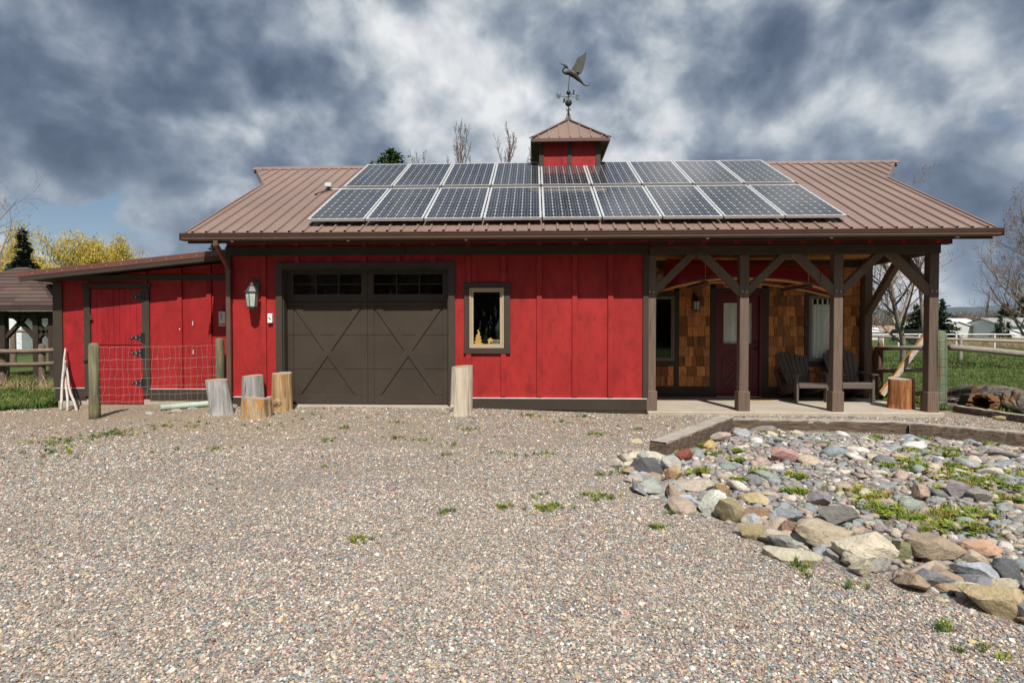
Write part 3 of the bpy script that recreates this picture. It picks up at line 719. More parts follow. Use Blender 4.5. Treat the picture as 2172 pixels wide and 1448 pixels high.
for row in range(2):
    for i in range(9):
        o = proto if ncell == 0 else copy_tree(proto)
        v = V0 + row * (PHT + .18)
        p = Vector((XS0 + i * PITCHX + .011, EY + v * cp - OFF * sp, EZ + v * sp + OFF * cp))
        o.location = p; o.rotation_euler = (PITCH, 0, 0)
        wh = 'upper' if row else 'lower'
        o['label'] = f'{ordn[i]} solar panel counted from the left in the {wh} row on the barn roof' if 0 < i < 8 else (f'leftmost solar panel of the {wh} row on the barn roof' if i == 0 else f'rightmost solar panel of the {wh} row on the barn roof')
        if i == 4 and row: o['label'] = 'solar panel of the upper row reflecting the red cupola right above it'
        ncell += 1
names = ['lowest', 'second lowest', 'second highest', 'highest']
k = 0
for row in range(2):
    for fr_ in (.22, .78):
        v = V0 + row * (PHT + .18) + fr_ * PHT
        n = Vector((0, -sp, cp)); c0 = rp(XS0 - .045, v) + n * (OFF - .065); c1 = rp(XS1 + .045, v) + n * (OFF - .065)
        t_ = thing('mounting_rail', f'{names[k]} aluminium mounting rail under the solar panels', 'rail', c0, 'rails under the solar panels'); k += 1
        MB().bar(c0, c1, .04, .042, n).build('rail_bar', M['alu'], t_)
        for q in range(10):
            x = XS0 + .3 + q * (XS1 - XS0 - .6) / 9
            MB().bar(rp(x, v, -.002), rp(x, v) + n * (OFF - .087), .05, .03).build('rail_foot', M['alu'], t_)
# junction box on the roof
jb = rplane(697, 405, .0); n = Vector((0, -sp, cp))
t_ = thing('junction_box', 'small grey junction box on the roof beside the solar panels', 'box', jb)
MB().box(jb.x - .06, jb.x + .07, jb.y - .06, jb.y + .06, jb.z + .07, jb.z + .15).build('cover', M['greybox'], t_, .006)
MB().tube([jb + Vector((0, 0, -.02)), jb + Vector((0, 0, .09))], .022, 8).build('pipe', M['black'], t_)
MB().tube([jb + Vector((0, 0, .05)), jb + Vector((.12, -.02, .02)), Vector((XS0 + .35, jb.y + .12, jb.z + .08))], .011, 6).build('conduit', M['greybox'], t_)
MB().tube([jb + Vector((0, 0, .03)), jb + Vector((-.03, -.12, -.03)), jb + Vector((-.12, -.24, -.10)), jb + Vector((-.16, -.3, -.14)), jb + Vector((-.1, -.34, -.16))], .012, 6).build('cable', M['black'], t_)

# ================================================================== CUPOLA
CX_, CY_ = .77, RY; HB, HC = .640, .83; CZ0, CZE, CZA = 4.62, 5.50, 6.15
cu = thing('cupola', 'red cupola with brown pyramid metal roof on the barn ridge', 'cupola', (CX_, CY_, RZ))
MB().box(CX_ - HB, CX_ + HB, CY_ - HB, CY_ + HB, CZ0, CZE + .1).build('wall', M['red'], cu)
for sx in (-1, 1):
    for sy in (-1, 1):
        b = MB(); x = CX_ + sx * HB; y = CY_ + sy * HB
        b.box(min(x + sx * .02, x - sx * .085), max(x + sx * .02, x - sx * .085), min(y + sy * .02, y - sy * .085), max(y + sy * .02, y - sy * .085), CZ0, CZE + .08)
        b.build('corner_board', M['trim'], cu, .003)
for (dx, dy) in ((0, -1), (0, 1), (1, 0), (-1, 0)):
    x, y = CX_ + dx * HB, CY_ + dy * HB
    MB().box(x - .043 if not dx else x - .018, x + .043 if not dx else x + .018, y - .043 if not dy else y - .018, y + .043 if not dy else y + .018, CZ0, CZE + .07).build('batten', M['trim'], cu, .003)
for k, (dx, dy) in enumerate(((0, -1), (1, 0), (0, 1), (-1, 0))):
    rot = Matrix.Rotation(k * math.pi / 2, 4, 'Z')
    def T(x, y, z): v_ = rot @ Vector((x, y, 0)); return (CX_ + v_.x, CY_ + v_.y, z)
    MB().prism([T(-HC, -HC, CZE), T(HC, -HC, CZE), T(.05, -.05, CZA), T(-.05, -.05, CZA)], (0, 0, -.03)).build('roof_face', M['roof'], cu)
    for q in range(-3, 4):
        x = q * .225
        if abs(x) > HC - .06: continue
        tz = lambda y: CZE + (CZA - CZE) * (HC + y) / (HC - .05)
        ye = -max(abs(x), .06)
        MB().bar(T(x, -HC + .005, tz(-HC) + .014), T(x, ye, tz(ye) + .014), .03, .022).build('roof_rib', M['roof'], cu)
    MB().bar(T(-HC, -HC, CZE + .018), T(-.04, -.04, CZA + .018), .13, .02).build('hip_cap', M['roof'], cu)
    MB().bar(T(-HC - .005, -HC + .005, CZE - .045), T(HC + .005, -HC + .005, CZE - .045), .035, .07).build('fascia', M['gutter'], cu, .004)
    MB().prism([T(-HC + .03, -HC + .03, CZE - .06), T(HC - .03, -HC + .03, CZE - .06), T(HB, -HB, CZE - .045), T(-HB, -HB, CZE - .045)], (0, 0, .012)).build('soffit', M['trimh'], cu)
MB().box(CX_ - .075, CX_ + .075, CY_ - .075, CY_ + .075, CZA - .01, CZA + .035).build('finial_cap', M['gutter'], cu, .005)

# ================================================================== WEATHERVANE
VX, VY, VZ = CX_ + .01, CY_, CZA + .036
wv = thing('weathervane', 'green copper heron weathervane with compass letters on the cupola', 'weathervane', (VX, VY, VZ))
S = 1 / 479.0
def vp(cx, cy, y=0.0): return (VX + (cx - 655) * S, VY + y, VZ + (866 - cy) * S)
MB().tube([vp(655, 866), vp(655, 530)], .011, 8).tube([vp(655, 530), vp(652, 520), vp(668, 395)], [.011, .01, .009], 8).build('rod', M['copper'], wv, smooth=True)
for k in range(4):
    a_ = k * math.pi / 2 + .4; c, s = math.cos(a_), math.sin(a_)
    pr = [(.012, .23), (.022, .19), (.05, .20), (.062, .225), (.05, .24), (.036, .23)]; MB().tube([(VX + c * r, VY + s * r, VZ + z) for r, z in pr], .006, 5).build('scroll', M['copper'], wv)
    pr = [(.012, .17), (.03, .12), (.055, .07), (.055, .03), (.04, .012), (.03, .03)]; MB().tube([(VX + c * r, VY + s * r, VZ + z) for r, z in pr], .007, 5).build('scroll', M['copper'], wv)
MB().ball(vp(655, 688), .078, 18, 12).build('globe', M['copper'], wv, smooth=True)
MB().ball(vp(655, 577), .051, 16, 10).build('globe', M['copper'], wv, smooth=True)
ad = Vector((.95, .42, 0)).normalized(); az = VZ + (866 - 622) * S; cc = Vector((VX, VY, az))
pd = Vector((-ad.y, ad.x, 0)); tlt = Vector((0, 0, .09))
E_, W_, N_, S_ = cc + ad * .20 + tlt * .2, cc - ad * .20 - tlt * .2, cc + pd * .19, cc - pd * .19
MB().tube([W_, E_], .008, 6).tube([N_, S_], .008, 6).build('compass_arm', M['verdi'], wv)
LET = {'E': [((0, 0), (0, 1)), ((0, 0), (.75, 0)), ((0, .5), (.55, .5)), ((0, 1), (.75, 1)), ((.75, 0), (.75, .22)), ((.75, 1), (.75, .8))],
       'W': [((0, 1), (.25, 0)), ((.25, 0), (.5, .8)), ((.5, .8), (.75, 0)), ((.75, 0), (1, 1)), ((-.12, 1), (.14, 1)), ((.86, 1), (1.12, 1))],
       'N': [((0, 0), (0, 1)), ((0, 1), (.7, 0)), ((.7, 0), (.7, 1))],
       'S': [((.7, .85), (.4, 1)), ((.4, 1), (.05, .8)), ((.05, .8), (.65, .3)), ((.65, .3), (.35, 0)), ((.35, 0), (0, .15))]}
for ch, p0, d, sgn in (('E', E_, ad, 1), ('W', W_, ad, -1), ('N', N_, pd, 1), ('S', S_, pd, -1)):
    h = .095; wd = .085; b = MB(); st_ = p0 + (d * .0 if sgn > 0 else -d * wd * 1.05) - Vector((0, 0, h / 2))
    for (x0, z0), (x1, z1) in LET[ch]:
        b.bar(st_ + d * x0 * wd + Vector((0, 0, z0 * h)), st_ + d * x1 * wd + Vector((0, 0, z1 * h + 1e-4)), .016, .018, d.cross(Vector((0, 0, 1))))
    b.build('compass_letter', M['verdi'], wv)
# heron
def body(pts, n=10): return MB().tube([vp(x, y) for x, y, r in pts], [r * S for x, y, r in pts], n)
body([(560, 261, 1), (590, 273, 5), (606, 281, 9), (622, 292, 17), (634, 303, 13), (648, 316, 6), (657, 321, 2)]).build('heron_head', M['copper'], wv, smooth=True)
body([(622, 296, 12), (604, 318, 10), (592, 338, 10), (600, 357, 12), (622, 367, 17), (655, 361, 27), (690, 368, 36), (722, 392, 32), (752, 424, 22), (785, 456, 15), (810, 485, 9), (835, 503, 6), (862, 508, 5), (880, 497, 4), (886, 482, 2)]).build('heron_body', M['copper'], wv, smooth=True)
body([(715, 405, 8), (740, 440, 6), (768, 462, 4)]).build('heron_leg', M['verdi'], wv, smooth=True)
def wing(pts, y, name, m):
    MB().prism([vp(a, b_, y + .0) for a, b_ in pts], (0, .012, 0)).build(name, m, wv, .003)
wing([(688, 332), (705, 305), (725, 270), (738, 240), (752, 213), (790, 195), (818, 176), (838, 154), (846, 172), (838, 190), (845, 200), (834, 214), (840, 228), (830, 242), (834, 258), (824, 266), (827, 290), (818, 300), (819, 322), (810, 332), (809, 350), (800, 358), (796, 378), (786, 389), (770, 382), (755, 372), (735, 375), (715, 362)], -.05, 'heron_wing', M['copper'])
wing([(700, 330), (735, 275), (765, 235), (800, 215), (826, 205), (812, 260), (800, 310), (782, 360), (760, 385), (735, 378)], .045, 'heron_wing', M['copper'])
for (a0, b0, a1, b1) in ((705, 330, 775, 215), (720, 345, 800, 205), (735, 360, 822, 200), (752, 368, 822, 245), (765, 376, 815, 300)):
    MB().tube([vp(a0, b0, -.052), vp(a1, b1, -.052)], .005, 5).build('feather_rib', M['verdi'], wv)

# ================================================================== LEAN-TO SHED
YS = .5; SX0, SX1 = ax(118, YS, 720), XL - .002
sh = thing('lean_to_shed', 'low red lean-to shed with brown sloping roof at the barn side', 'shed', ((SX0 + SX1) / 2, 2.5, 0))
sx = lambda px, y=720: ax(px, YS, y)
sz = lambda y, px=250: at(px, y, YS).z
def shroof(x): return 2.43 + (x - (-9.1)) * .1005     # roof top height
DX_0, DX_1, DZ_0, DZ_1 = sx(194), sx(303.5), sz(856), sz(612)
m = MB(); T = .1
for (a, b) in ((SX0, DX_0), (DX_1, SX1)):
    m.prism([(a, YS, .16), (b, YS, .16), (b, YS, shroof(b) - .13), (a, YS, shroof(a) - .13)], (0, T, 0))
m.prism([(DX_0, YS, DZ_1), (DX_1, YS, DZ_1), (DX_1, YS, shroof(DX_1) - .13), (DX_0, YS, shroof(DX_0) - .13)], (0, T, 0))
m.build('wall', M['red2'], sh)
m = MB(); m.prism([(SX0, YS + T, .16), (SX0, 5.2, .16), (SX0, 5.2, shroof(SX0) - .13), (SX0, YS + T, shroof(SX0) - .13)], (T, 0, 0)); m.box(SX0 + T, SX1, 5.1, 5.2, .16, shroof(SX0) - .13); m.build('wall', M['red2'], sh)
MB().box(SX0 + .02, SX1, YS + .015, 5.15, -.25, .158).build('foundation', M['concrete'], sh)
MB().box(SX0 - .004, DX_0 - .11, YS - .025, YS - .001, .16, .345).build('skirt_board', M['trimh'], sh, .003)
MB().box(DX_1 + .112, SX1 - .002, YS - .025, YS - .001, .16, .335).build('skirt_board', M['trimh'], sh, .003)
MB().box(SX0 - .002, DX_0 - .112, YS - .03, YS - .002, .347, .356).build('drip_flashing', M['flash'], sh)
MB().box(DX_1 + .114, SX1 - .002, YS - .03, YS - .002, .337, .346).build('drip_flashing', M['flash'], sh)
MB().box(SX0 - .01, sx(134.5), YS - .03, YS - .001, .36, 2.30).build('corner_board', M['trim'], sh, .004)
MB().box(SX0 - .025, SX0 - .002, YS - .03, YS + .1, .36, 2.30).build('corner_board', M['trim'], sh, .004)
MB().box(sx(180.5), DX_0 - .003, YS - .032, YS - .001, .2, DZ_1 + .005).build('door_casing', M['trim'], sh, .004)
MB().box(DX_1 + .003, sx(319), YS - .032, YS - .001, .2, DZ_1 + .005).build('door_casing', M['trim'], sh, .004)
MB().box(sx(177), sx(322.5), YS - .038, YS - .001, DZ_1 + .008, DZ_1 + .095).build('door_casing', M['trimh'], sh, .004)
MB().box(SX0 - .01, SX1 - .003, YS - .024, YS - .001, sz(595) + .0, sz(583)).build('frieze_board', M['trimh'], sh, .003)
for px in (383.5, 445.5): batten(sx(px), .352, sz(595) - .003, YS - .034, .088, 'red2', sh)
for px in (187, 310): batten(sx(px), DZ_1 + .1, sz(595) - .003, YS - .033, .088, 'red2', sh)
for px in (310, 383.5, 445.5): batten(sx(px), sz(583) + .003, shroof(sx(px)) - .14, YS - .034, .088, 'red2', sh)
# dutch door
zc = sz(732)
for nm, z0, z1, lab in (('door_leaf', zc + .006, DZ_1 - .008, 'upper half of the red plank shed door'), ('door_leaf', DZ_0, zc - .006, 'lower half of the red plank shed door')):
    leaf = MB().box(DX_0 + .006, DX_1 - .006, YS + .012, YS + .03, z0, z1).build(nm, M['reddoor'], sh, label=lab)
    nb = 9; wdt = (DX_1 - DX_0 - .012) / nb
    for i in range(nb):
        MB().box(DX_0 + .006 + i * wdt + .0015, DX_0 + .006 + (i + 1) * wdt - .0015, YS - .008, YS + .011, z0, z1).build('plank', M['reddoor'], leaf, .0035)
def hinge(z):
    h_ = MB(); xr, xl = DX_1 - .004, DX_1 - .24; y = YS - .016
    h_.prism([(xl, y, z), (xl + .03, y, z + .02), (xl + .09, y, z + .022), (xl + .16, y, z + .055), (xr, y, z + .085), (xr, y, z - .085), (xl + .16, y, z - .055), (xl + .09, y, z - .022), (xl + .03, y, z - .02)], (0, .006, 0))
    h_.box(xr + .012, xr + .06, YS - .04, YS - .033, z - .09, z + .09); h_.tube([(xr + .008, YS - .035, z - .09), (xr + .008, YS - .035, z + .09)], .011, 8)
    hh = h_.build('hinge', M['black'], sh)
    for (dx, dz_) in ((.04, 0), (.12, .012), (.12, -.012), (.19, .04), (.19, -.04)): MB().ball((xl + dx, y - .003, z + dz_), .008, 6, 4).build('bolt', M['greybox'], hh)
for py in (629.5, 716, 749, 812): hinge(sz(py, 300))
MB().bar(at(182, 657, YS - .045), at(194, 679, YS - .045), .05, .022, (0, 1, 0)).build('turn_latch', M['trim'], sh, .004)
MB().bar(at(177, 767, YS - .045), at(192, 762, YS - .045), .04, .022, (0, 1, 0)).build('turn_latch', M['black'], sh, .004)
for px, py in ((409, 686), (410, 747)): MB().bar(at(px, py - 5, YS - .008), at(px, py + 4, YS - .008), .014, .012, (0, 1, 0)).build('wall_hook', M['greybox'], sh)
MB().ball(at(381.5, 698, YS - .024), .016, 8, 5).build('wall_cap', M['whitep'], sh)
# roof
Yf = .06; x0, x1 = ax(41, Yf, 585), XL - .003
m = MB()
m.prism([(x0, Yf + .02, shroof(x0) - .10), (x1, Yf + .02, shroof(x1) - .10), (x1, Yf + .02, shroof(x1) - .022), (x0, Yf + .02, shroof(x0) - .022)], (0, 5.3, 0)); rs_ = m.build('roof', M['trimh'], sh)
m = MB(); m.prism([(x0, Yf + .01, shroof(x0) - .02), (x1, Yf + .01, shroof(x1) - .02), (x1, Yf + .01, shroof(x1)), (x0, Yf + .01, shroof(x0))], (0, 5.32, 0)); m.build('roof_sheet', M['roof'], rs_)
m = MB(); m.prism([(x0 - .02, Yf - .012, shroof(x0) - .075), (x1, Yf - .012, shroof(x1) - .075), (x1, Yf - .012, shroof(x1) + .025), (x0 - .02, Yf - .012, shroof(x0) + .022)], (0, .02, 0)); m.build('fascia_trim', M['fascia_metal'], rs_, .004)
m = MB(); m.prism([(x0, Yf - .006, shroof(x0) - .15), (x1, Yf - .006, shroof(x1) - .15), (x1, Yf - .006, shroof(x1) - .077), (x0, Yf - .006, shroof(x0) - .077)], (0, .024, 0)); m.build('fascia_board', M['trimh'], rs_, .003)
MB().prism([(x0 - .02, Yf, shroof(x0) - .11), (x0 - .02, Yf, shroof(x0) + .018), (x0 - .02, 5.35, shroof(x0) + .018), (x0 - .02, 5.35, shroof(x0) - .11)], (.018, 0, 0)).build('fascia_trim', M['fascia_metal'], rs_)
for k in range(14):
    xx = x0 + .25 + k * .27; MB().ball((xx, Yf - .013, shroof(xx) - .03), .007, 6, 4).build('screw', M['greybox'], rs_)
for yb in (YS + .1, 4.9): MB().bar((SX0 - .005, yb, 1.98), (x0 + .06, yb, shroof(x0) - .17), .07, .09, (0, 1, 0)).build('eave_brace', M['trim'], sh, .004)
# disconnect box on the shed wall
p = at(474, 676, YS - .05)
eb = thing('electric_box', 'pale grey electrical box on the shed wall beside the downspout', 'electrical box', (p.x, YS, p.z - .13))
MB().box(p.x - .062, p.x + .062, YS - .1, YS - .002, p.z - .13, p.z + .13).build('case', M['greybox'], eb, .006)
MB().box(p.x - .05, p.x + .05, YS - .103, YS - .1005, p.z - .11, p.z - .085).build('warning_strip', M['redprint'], eb)
MB().box(p.x - .045, p.x + .0, YS - .103, YS - .1005, p.z + .085, p.z + .1).build('print_line', M['blackprint'], eb)
for k in range(3): MB().box(p.x - .03, p.x + .0 + .01 * k, YS - .103, YS - .1005, p.z - .005 + .03 * k, p.z + .008 + .03 * k).build('print_line', M['blackprint'], eb)
p = at(573.5, 675, -.03)
kb = thing('keypad_box', 'small white box with slanted black switch beside the garage door', 'switch box', (p.x, 0, p.z - .08))
MB().box(p.x - .04, p.x + .04, -.06, -.001, p.z - .08, p.z + .08).build('case', M['whitep'], kb, .006)
MB().bar((p.x - .02, -.063, p.z + .02), (p.x + .02, -.063, p.z - .02), .012, .006, (0, 1, 0)).build('switch', M['blackprint'], kb)

# ================================================================== WALL LANTERNS
def lantern(name, c, s, m, label, ywall):
    # c: centre of the lamp body, hangs out from the wall
    L_ = thing(name, label, 'wall lantern', (c.x, ywall, c.z))
    X, Y, Z = c
    def q(r, z, n=6): return [(X + r * s * math.cos(2 * math.pi * (i + .5) / n), Y + r * s * math.sin(2 * math.pi * (i + .5) / n), Z + z * s) for i in range(n)]
    def loft(rings):
        b = MB()
        n = 6
        for r, z in rings: b.v += q(r, z)
        for i in range(len(rings) - 1):
            for j in range(n): b.f.append((i * n + j, i * n + (j + 1) % n, (i + 1) * n + (j + 1) % n, (i + 1) * n + j))
        b.f.append(tuple(range(n))[::-1]); b.f.append(tuple((len(rings) - 1) * n + j for j in range(n))); return b
    loft([(.30, .36), (.27, .42), (.16, .60), (.10, .66), (.10, .72), (.05, .78), (.03, .84)]).build('cap', m, L_)
    loft([(.33, .33), (.33, .365)]).build('cap_rim', m, L_)
    loft([(.265, .325), (.27, .15), (.21, -.33)]).build('glass', M['frost'], L_)
    for i in range(6):
        a, b_ = q(.285, .325)[i], q(.22, -.33)[i]; MB().bar(a, b_, .03 * s, .03 * s).build('rib', m, L_)
    loft([(.22, -.33), (.20, -.40), (.06, -.45), (.03, -.52)]).build('base', m, L_)
    MB().tube([(X, Y, Z + .82 * s), (X, Y, Z + .98 * s), (X, Y + .06, Z + 1.06 * s), (X, (Y + ywall) / 2 + .02, Z + .98 * s), (X, ywall - .01, Z + .80 * s)], .024 * s + .004, 7).build('arm', m, L_, smooth=True)
    MB().lathe([(.0, 0), (.1 * s, .01), (.12 * s, .03), (.06 * s, .06), (.0, .065)], (0, 0, 0), 12)
    MB().box(X - .11 * s, X + .11 * s, ywall - .03, ywall - .001, Z + .45 * s, Z + 1.0 * s).build('backplate', m, L_, .01)
    MB().ball((X, Y, Z + .9 * s), .05 * s, 8, 6).build('finial', m, L_, smooth=True)
    return L_
lantern('wall_lantern', at(534.5, 635, -.20), .36, M['pewter'], 'large pewter wall lantern on the red wall left of the garage door', 0.0)
lantern('wall_lantern', at(1476.5, 648, YB - .17), .25, M['black'], 'small black wall lantern on the cedar shingles by the entry door', YB - .012)

# ================================================================== CANOE under the porch ceiling
KX0, KX1, KY = 2.36, 5.66, 1.02
cn = thing('canoe', 'red canoe with wooden gunwales hung upside down under the porch', 'canoe', ((KX0 + KX1) / 2, KY, 2.5))
NL = 28; tilt = -.045
def sheer(u): return 2.345 - .26 * abs(2 * u - 1) ** 2.4 + tilt * (u - .42) * 4 * .9
def keel(u): return 2.70 - .02 * abs(2 * u - 1) ** 3 + tilt * (u - .42) * 4 * .9
def half(u): return .43 * max(0.0, (1 - abs(2 * u - 1) ** 2.3)) ** .8 + .004
b = MB(); NR = 12
for i in range(NL + 1):
    u = i / NL; hz = half(u)
    e = abs(2 * u - 1); xx = KX0 + (KX1 - KX0) * u
    for j in range(NR + 1):
        a_ = math.pi * j / NR; cy = -math.cos(a_); sy = math.sin(a_) ** .6
        xo = (.10 * (sy) * e ** 6) * (1 if u < .5 else -1)
        b.v.append((xx + xo, KY + hz * cy, sheer(u) + (keel(u) - sheer(u)) * sy))
for i in range(NL):
    for j in range(NR):
        a_ = i * (NR + 1) + j; b.f.append((a_, a_ + 1, a_ + NR + 2, a_ + NR + 1))
hull = b.build('hull', M['canoe'], cn, smooth=True, fix=False)
for s in (-1, 1):
    MB().tube([(KX0 + (KX1 - KX0) * u / 24, KY + s * (half(u / 24) + .008), sheer(u / 24)) for u in range(25)], .025, 6).build('gunwale', M['ashwood'], cn, smooth=True)
for u in (.26, .5, .74):
    MB().box(KX0 + (KX1 - KX0) * u - .03, KX0 + (KX1 - KX0) * u + .03, KY - half(u), KY + half(u), sheer(u) - .01, sheer(u) + .012).build('thwart', M['ashwood'], cn)
for px in (1494, 1711):
    x = ax(px, KY - .45); u = (x - KX0) / (KX1 - KX0); z = sheer(u) - .045
    hg = thing('canoe_hanger', ('rope and wooden bar sling holding the canoe left of the porch door' if px < 1600 else 'rope and wooden bar sling holding the canoe at the curtained window'), 'hanger', (x, KY, z), 'slings holding the canoe')
    MB().box(x - .045, x + .045, KY - .55, KY + .55, z - .02, z + .02).build('bar', M['timberh'], hg)
    for s in (-1, 1): MB().tube([(x, KY + s * .5, z), (x, KY + s * .5, 2.832)], .007, 6).build('rope', M['rope'], hg)

# ================================================================== NEST, DOORMAT
nc = at(1398, 588, .07)
rn = random.Random(3); b = MB()
for k in range(150):
    a_ = rn.uniform(0, 6.28); r = rn.uniform(.015, .085); z = rn.uniform(-.05, .05); L = rn.uniform(.05, .13)
    p0 = Vector((nc.x + r * math.cos(a_), nc.y + r * math.sin(a_) * .8, nc.z + z)); d = Vector((-math.sin(a_), math.cos(a_) * .8, rn.uniform(-.35, .35)))
    b.tube([p0 - d * L / 2, p0 + Vector((math.cos(a_), math.sin(a_), 0)) * .01, p0 + d * L / 2], .0035, 3)
for k in range(16):
    x = rn.uniform(-.07, .07); b.tube([(nc.x + x, nc.y - .05, nc.z - .02), (nc.x + x + rn.uniform(-.02, .02), nc.y - .065, nc.z - .08), (nc.x + x + rn.uniform(-.03, .03), nc.y - .06, nc.z - rn.uniform(.1, .17))], .003, 3)
b.ball(nc, .07, 10, 6, (1, .8, .75))
tag(move_base(b.build('bird_nest', M['nest'], fix=False)), 'straw bird nest tucked where the porch brace meets the post', 'nest')
mc = gnd(1578, 841, .06); mt = thing('doormat', 'oval coir doormat lying before the maroon entry door', 'doormat', (mc.x, 1.55, .06))
b = MB(); ring = [(mc.x + .47 * math.cos(a_ * .2618) * (1 if True else 1), 1.55 + .27 * math.sin(a_ * .2618), .061) for a_ in range(24)]; b.prism(ring, (0, 0, .014)); b.build('border', M['matrim'], mt)
b = MB(); ring = [(mc.x + .42 * math.cos(a_ * .2618), 1.55 + .225 * math.sin(a_ * .2618), .076) for a_ in range(24)]; b.prism(ring, (0, 0, .006)); b.build('pile', M['mat'], mt)

# ================================================================== ADIRONDACK CHAIRS
def chair_proto(label):
    c = thing('adirondack_chair', label, 'chair', (0, 0, 0), 'wooden chairs on the porch'); m = M['chair']
    for s in (-1, 1):
        MB().box(s * .285 - .024, s * .285 + .024, -.40, -.31, 0, .52).build('leg', m, c, .006)
        MB().prism([(s * .24 - .018, -.36, .36), (s * .24 - .018, -.36, .24), (s * .24 - .018, .30, .04), (s * .24 - .018, .50, 0), (s * .24 - .018, .58, 0), (s * .24 - .018, .58, .06), (s * .24 - .018, .12, .30)], (.036, 0, 0)).build('stringer', m, c, .004)
        pts = [(s * .225, -.47, .522), (s * .37, -.47, .522), (s * .385, -.36, .522), (s * .365, -.12, .522), (s * .335, .42, .522), (s * .255, .42, .522), (s * .235, -.1, .522)]
        MB().prism(pts, (0, 0, .024)).build('arm', m, c, .006)
        MB().prism([(s * .285 - .011, -.30, .515), (s * .285 - .011, -.20, .515), (s * .285 - .011, -.30, .38)], (.022, 0, 0)).build('arm_bracket', m, c)
        MB().bar((s * .30, .36, .52), (s * .26, .20, .14), .03, .06).build('arm_support', m, c, .004)
    for k in range(5):
        y = -.375 + k * .098; z = .372 - .085 * max(0, k - .3) * .32 - .0
        MB().bar((-.27, y, z), (.27, y, z), .088, .02, (0, -.18, 1)).build('seat_slat', m, c, .004)
    MB().bar((-.27, -.415, .315), (.27, -.415, .315), .02, .09).build('apron', m, c, .004)
    for k in range(7):
        u = (k - 3) / 3.0; x0 = u * .20; x1 = u * .295; top = 1.00 - .115 * abs(u) ** 2.0
        p0 = Vector((x0, .06, .24)); d = Vector(((x1 - x0), .40, .75)); d.normalize(); L = (top - .24) / d.z
        nrm = Vector((0, -.88, .47)); sd = d.cross(nrm).normalized(); w0, w1 = .030, .041
        tips = [p0 + sd * -w0, p0 + sd * w0, p0 + d * (L - .03) + sd * w1, p0 + d * L + sd * (w1 * .55), p0 + d * L - sd * (w1 * .55), p0 + d * (L - .03) - sd * w1]
        MB().prism(tips, nrm * .018).build('back_slat', m, c, .003)
    MB().bar((-.27, .30, .55), (.27, .30, .55), .03, .07).build('back_rail', m, c, .004)
    MB().bar((-.22, .16, .27), (.22, .16, .27), .03, .07).build('back_rail', m, c, .004)
    return c
ch1 = chair_proto('dark adirondack chair turned beside the curtained porch window'); ch2 = copy_tree(ch1)
ch2['label'] = 'dark adirondack chair partly hidden behind the third porch post'
fa, fb = gnd(1684, 851, .06), gnd(1744, 851, .06)
ch1.location = ((fa.x + fb.x) / 2 - .02, (fa.y + fb.y) / 2 + .24, .061); ch1.rotation_euler = (0, 0, R(4)); ch1.scale = (1, 1, 1)
fb2 = gnd(1848, 853, .06); ch2.location = (fb2.x - .30, fb2.y + .26, .061); ch2.rotation_euler = (0, 0, R(-5))
# ================================================================== GROUND
def sst(a, b, x): t_ = np.clip((x - a) / (b - a), 0, 1); return t_ * t_ * (3 - 2 * t_)
def gz(x, y):
    x = np.asarray(x, float); y = np.asarray(y, float)
    h = .095 * sst(-2.6, -.25, y) * sst(-7.2, -5.2, x) * (1 - sst(-1.2, 1.6, x))
    h = h + .05 * sst(-2.6, -.3, y) * (1 - sst(-7.2, -5.2, x))
    h = h + .012 * np.sin(1.3 * x + .6 * y) * np.sin(.9 * y - .4 * x + 1.0) + .006 * np.sin(3.1 * x + 1.7) * np.sin(2.7 * y)
    return h
def gzf(x, y): return float(gz(x, y))
def inside(px, py, poly):
    px = np.asarray(px); py = np.asarray(py); r = np.zeros(px.shape, bool); n = len(poly); j = n - 1
    for i in range(n):
        xi, yi = poly[i]; xj, yj = poly[j]
        c_ = ((yi > py) != (yj > py)) & (px < (xj - xi) * (py - yi) / (yj - yi + 1e-12) + xi); r ^= c_; j = i
    return r
def grid_mesh(name, x0, x1, y0, y1, st_, keep, zf, mat):
    nx = int((x1 - x0) / st_) + 1; ny = int((y1 - y0) / st_) + 1
    X, Y = np.meshgrid(np.linspace(x0, x1, nx), np.linspace(y0, y1, ny)); Z = zf(X, Y)
    V = np.stack([X.ravel(), Y.ravel(), Z.ravel()], 1)
    I = np.arange(nx * ny).reshape(ny, nx); q = np.stack([I[:-1, :-1], I[:-1, 1:], I[1:, 1:], I[1:, :-1]], -1).reshape(-1, 4)
    cx_ = V[q].mean(1); q = q[keep(cx_[:, 0], cx_[:, 1])]
    used = np.unique(q); mp = -np.ones(nx * ny, int); mp[used] = np.arange(len(used)); q = mp[q]; V = V[used]
    me = bpy.data.meshes.new(name); me.vertices.add(len(V)); me.vertices.foreach_set('co', V.ravel())
    me.loops.add(q.size); me.loops.foreach_set('vertex_index', q.ravel()); me.polygons.add(len(q))
    me.polygons.foreach_set('loop_start', np.arange(0, q.size, 4)); me.polygons.foreach_set('use_smooth', np.ones(len(q), bool))
    me.update(calc_edges=True); me.validate(); me.materials.append(mat)
    o = bpy.data.objects.new(name, me); col.objects.link(o); return o
STONES = [(0.0, (.22, .205, .20)), (.10, (.40, .25, .205)), (.19, (.50, .38, .23)), (.28, (.17, .205, .22)), (.37, (.36, .305, .275)), (.47, (.25, .165, .155)),
          (.55, (.235, .295, .255)), (.63, (.58, .53, .47)), (.72, (.44, .315, .265)), (.81, (.31, .32, .325)), (.90, (.50, .42, .31)), (.96, (.62, .60, .57))]
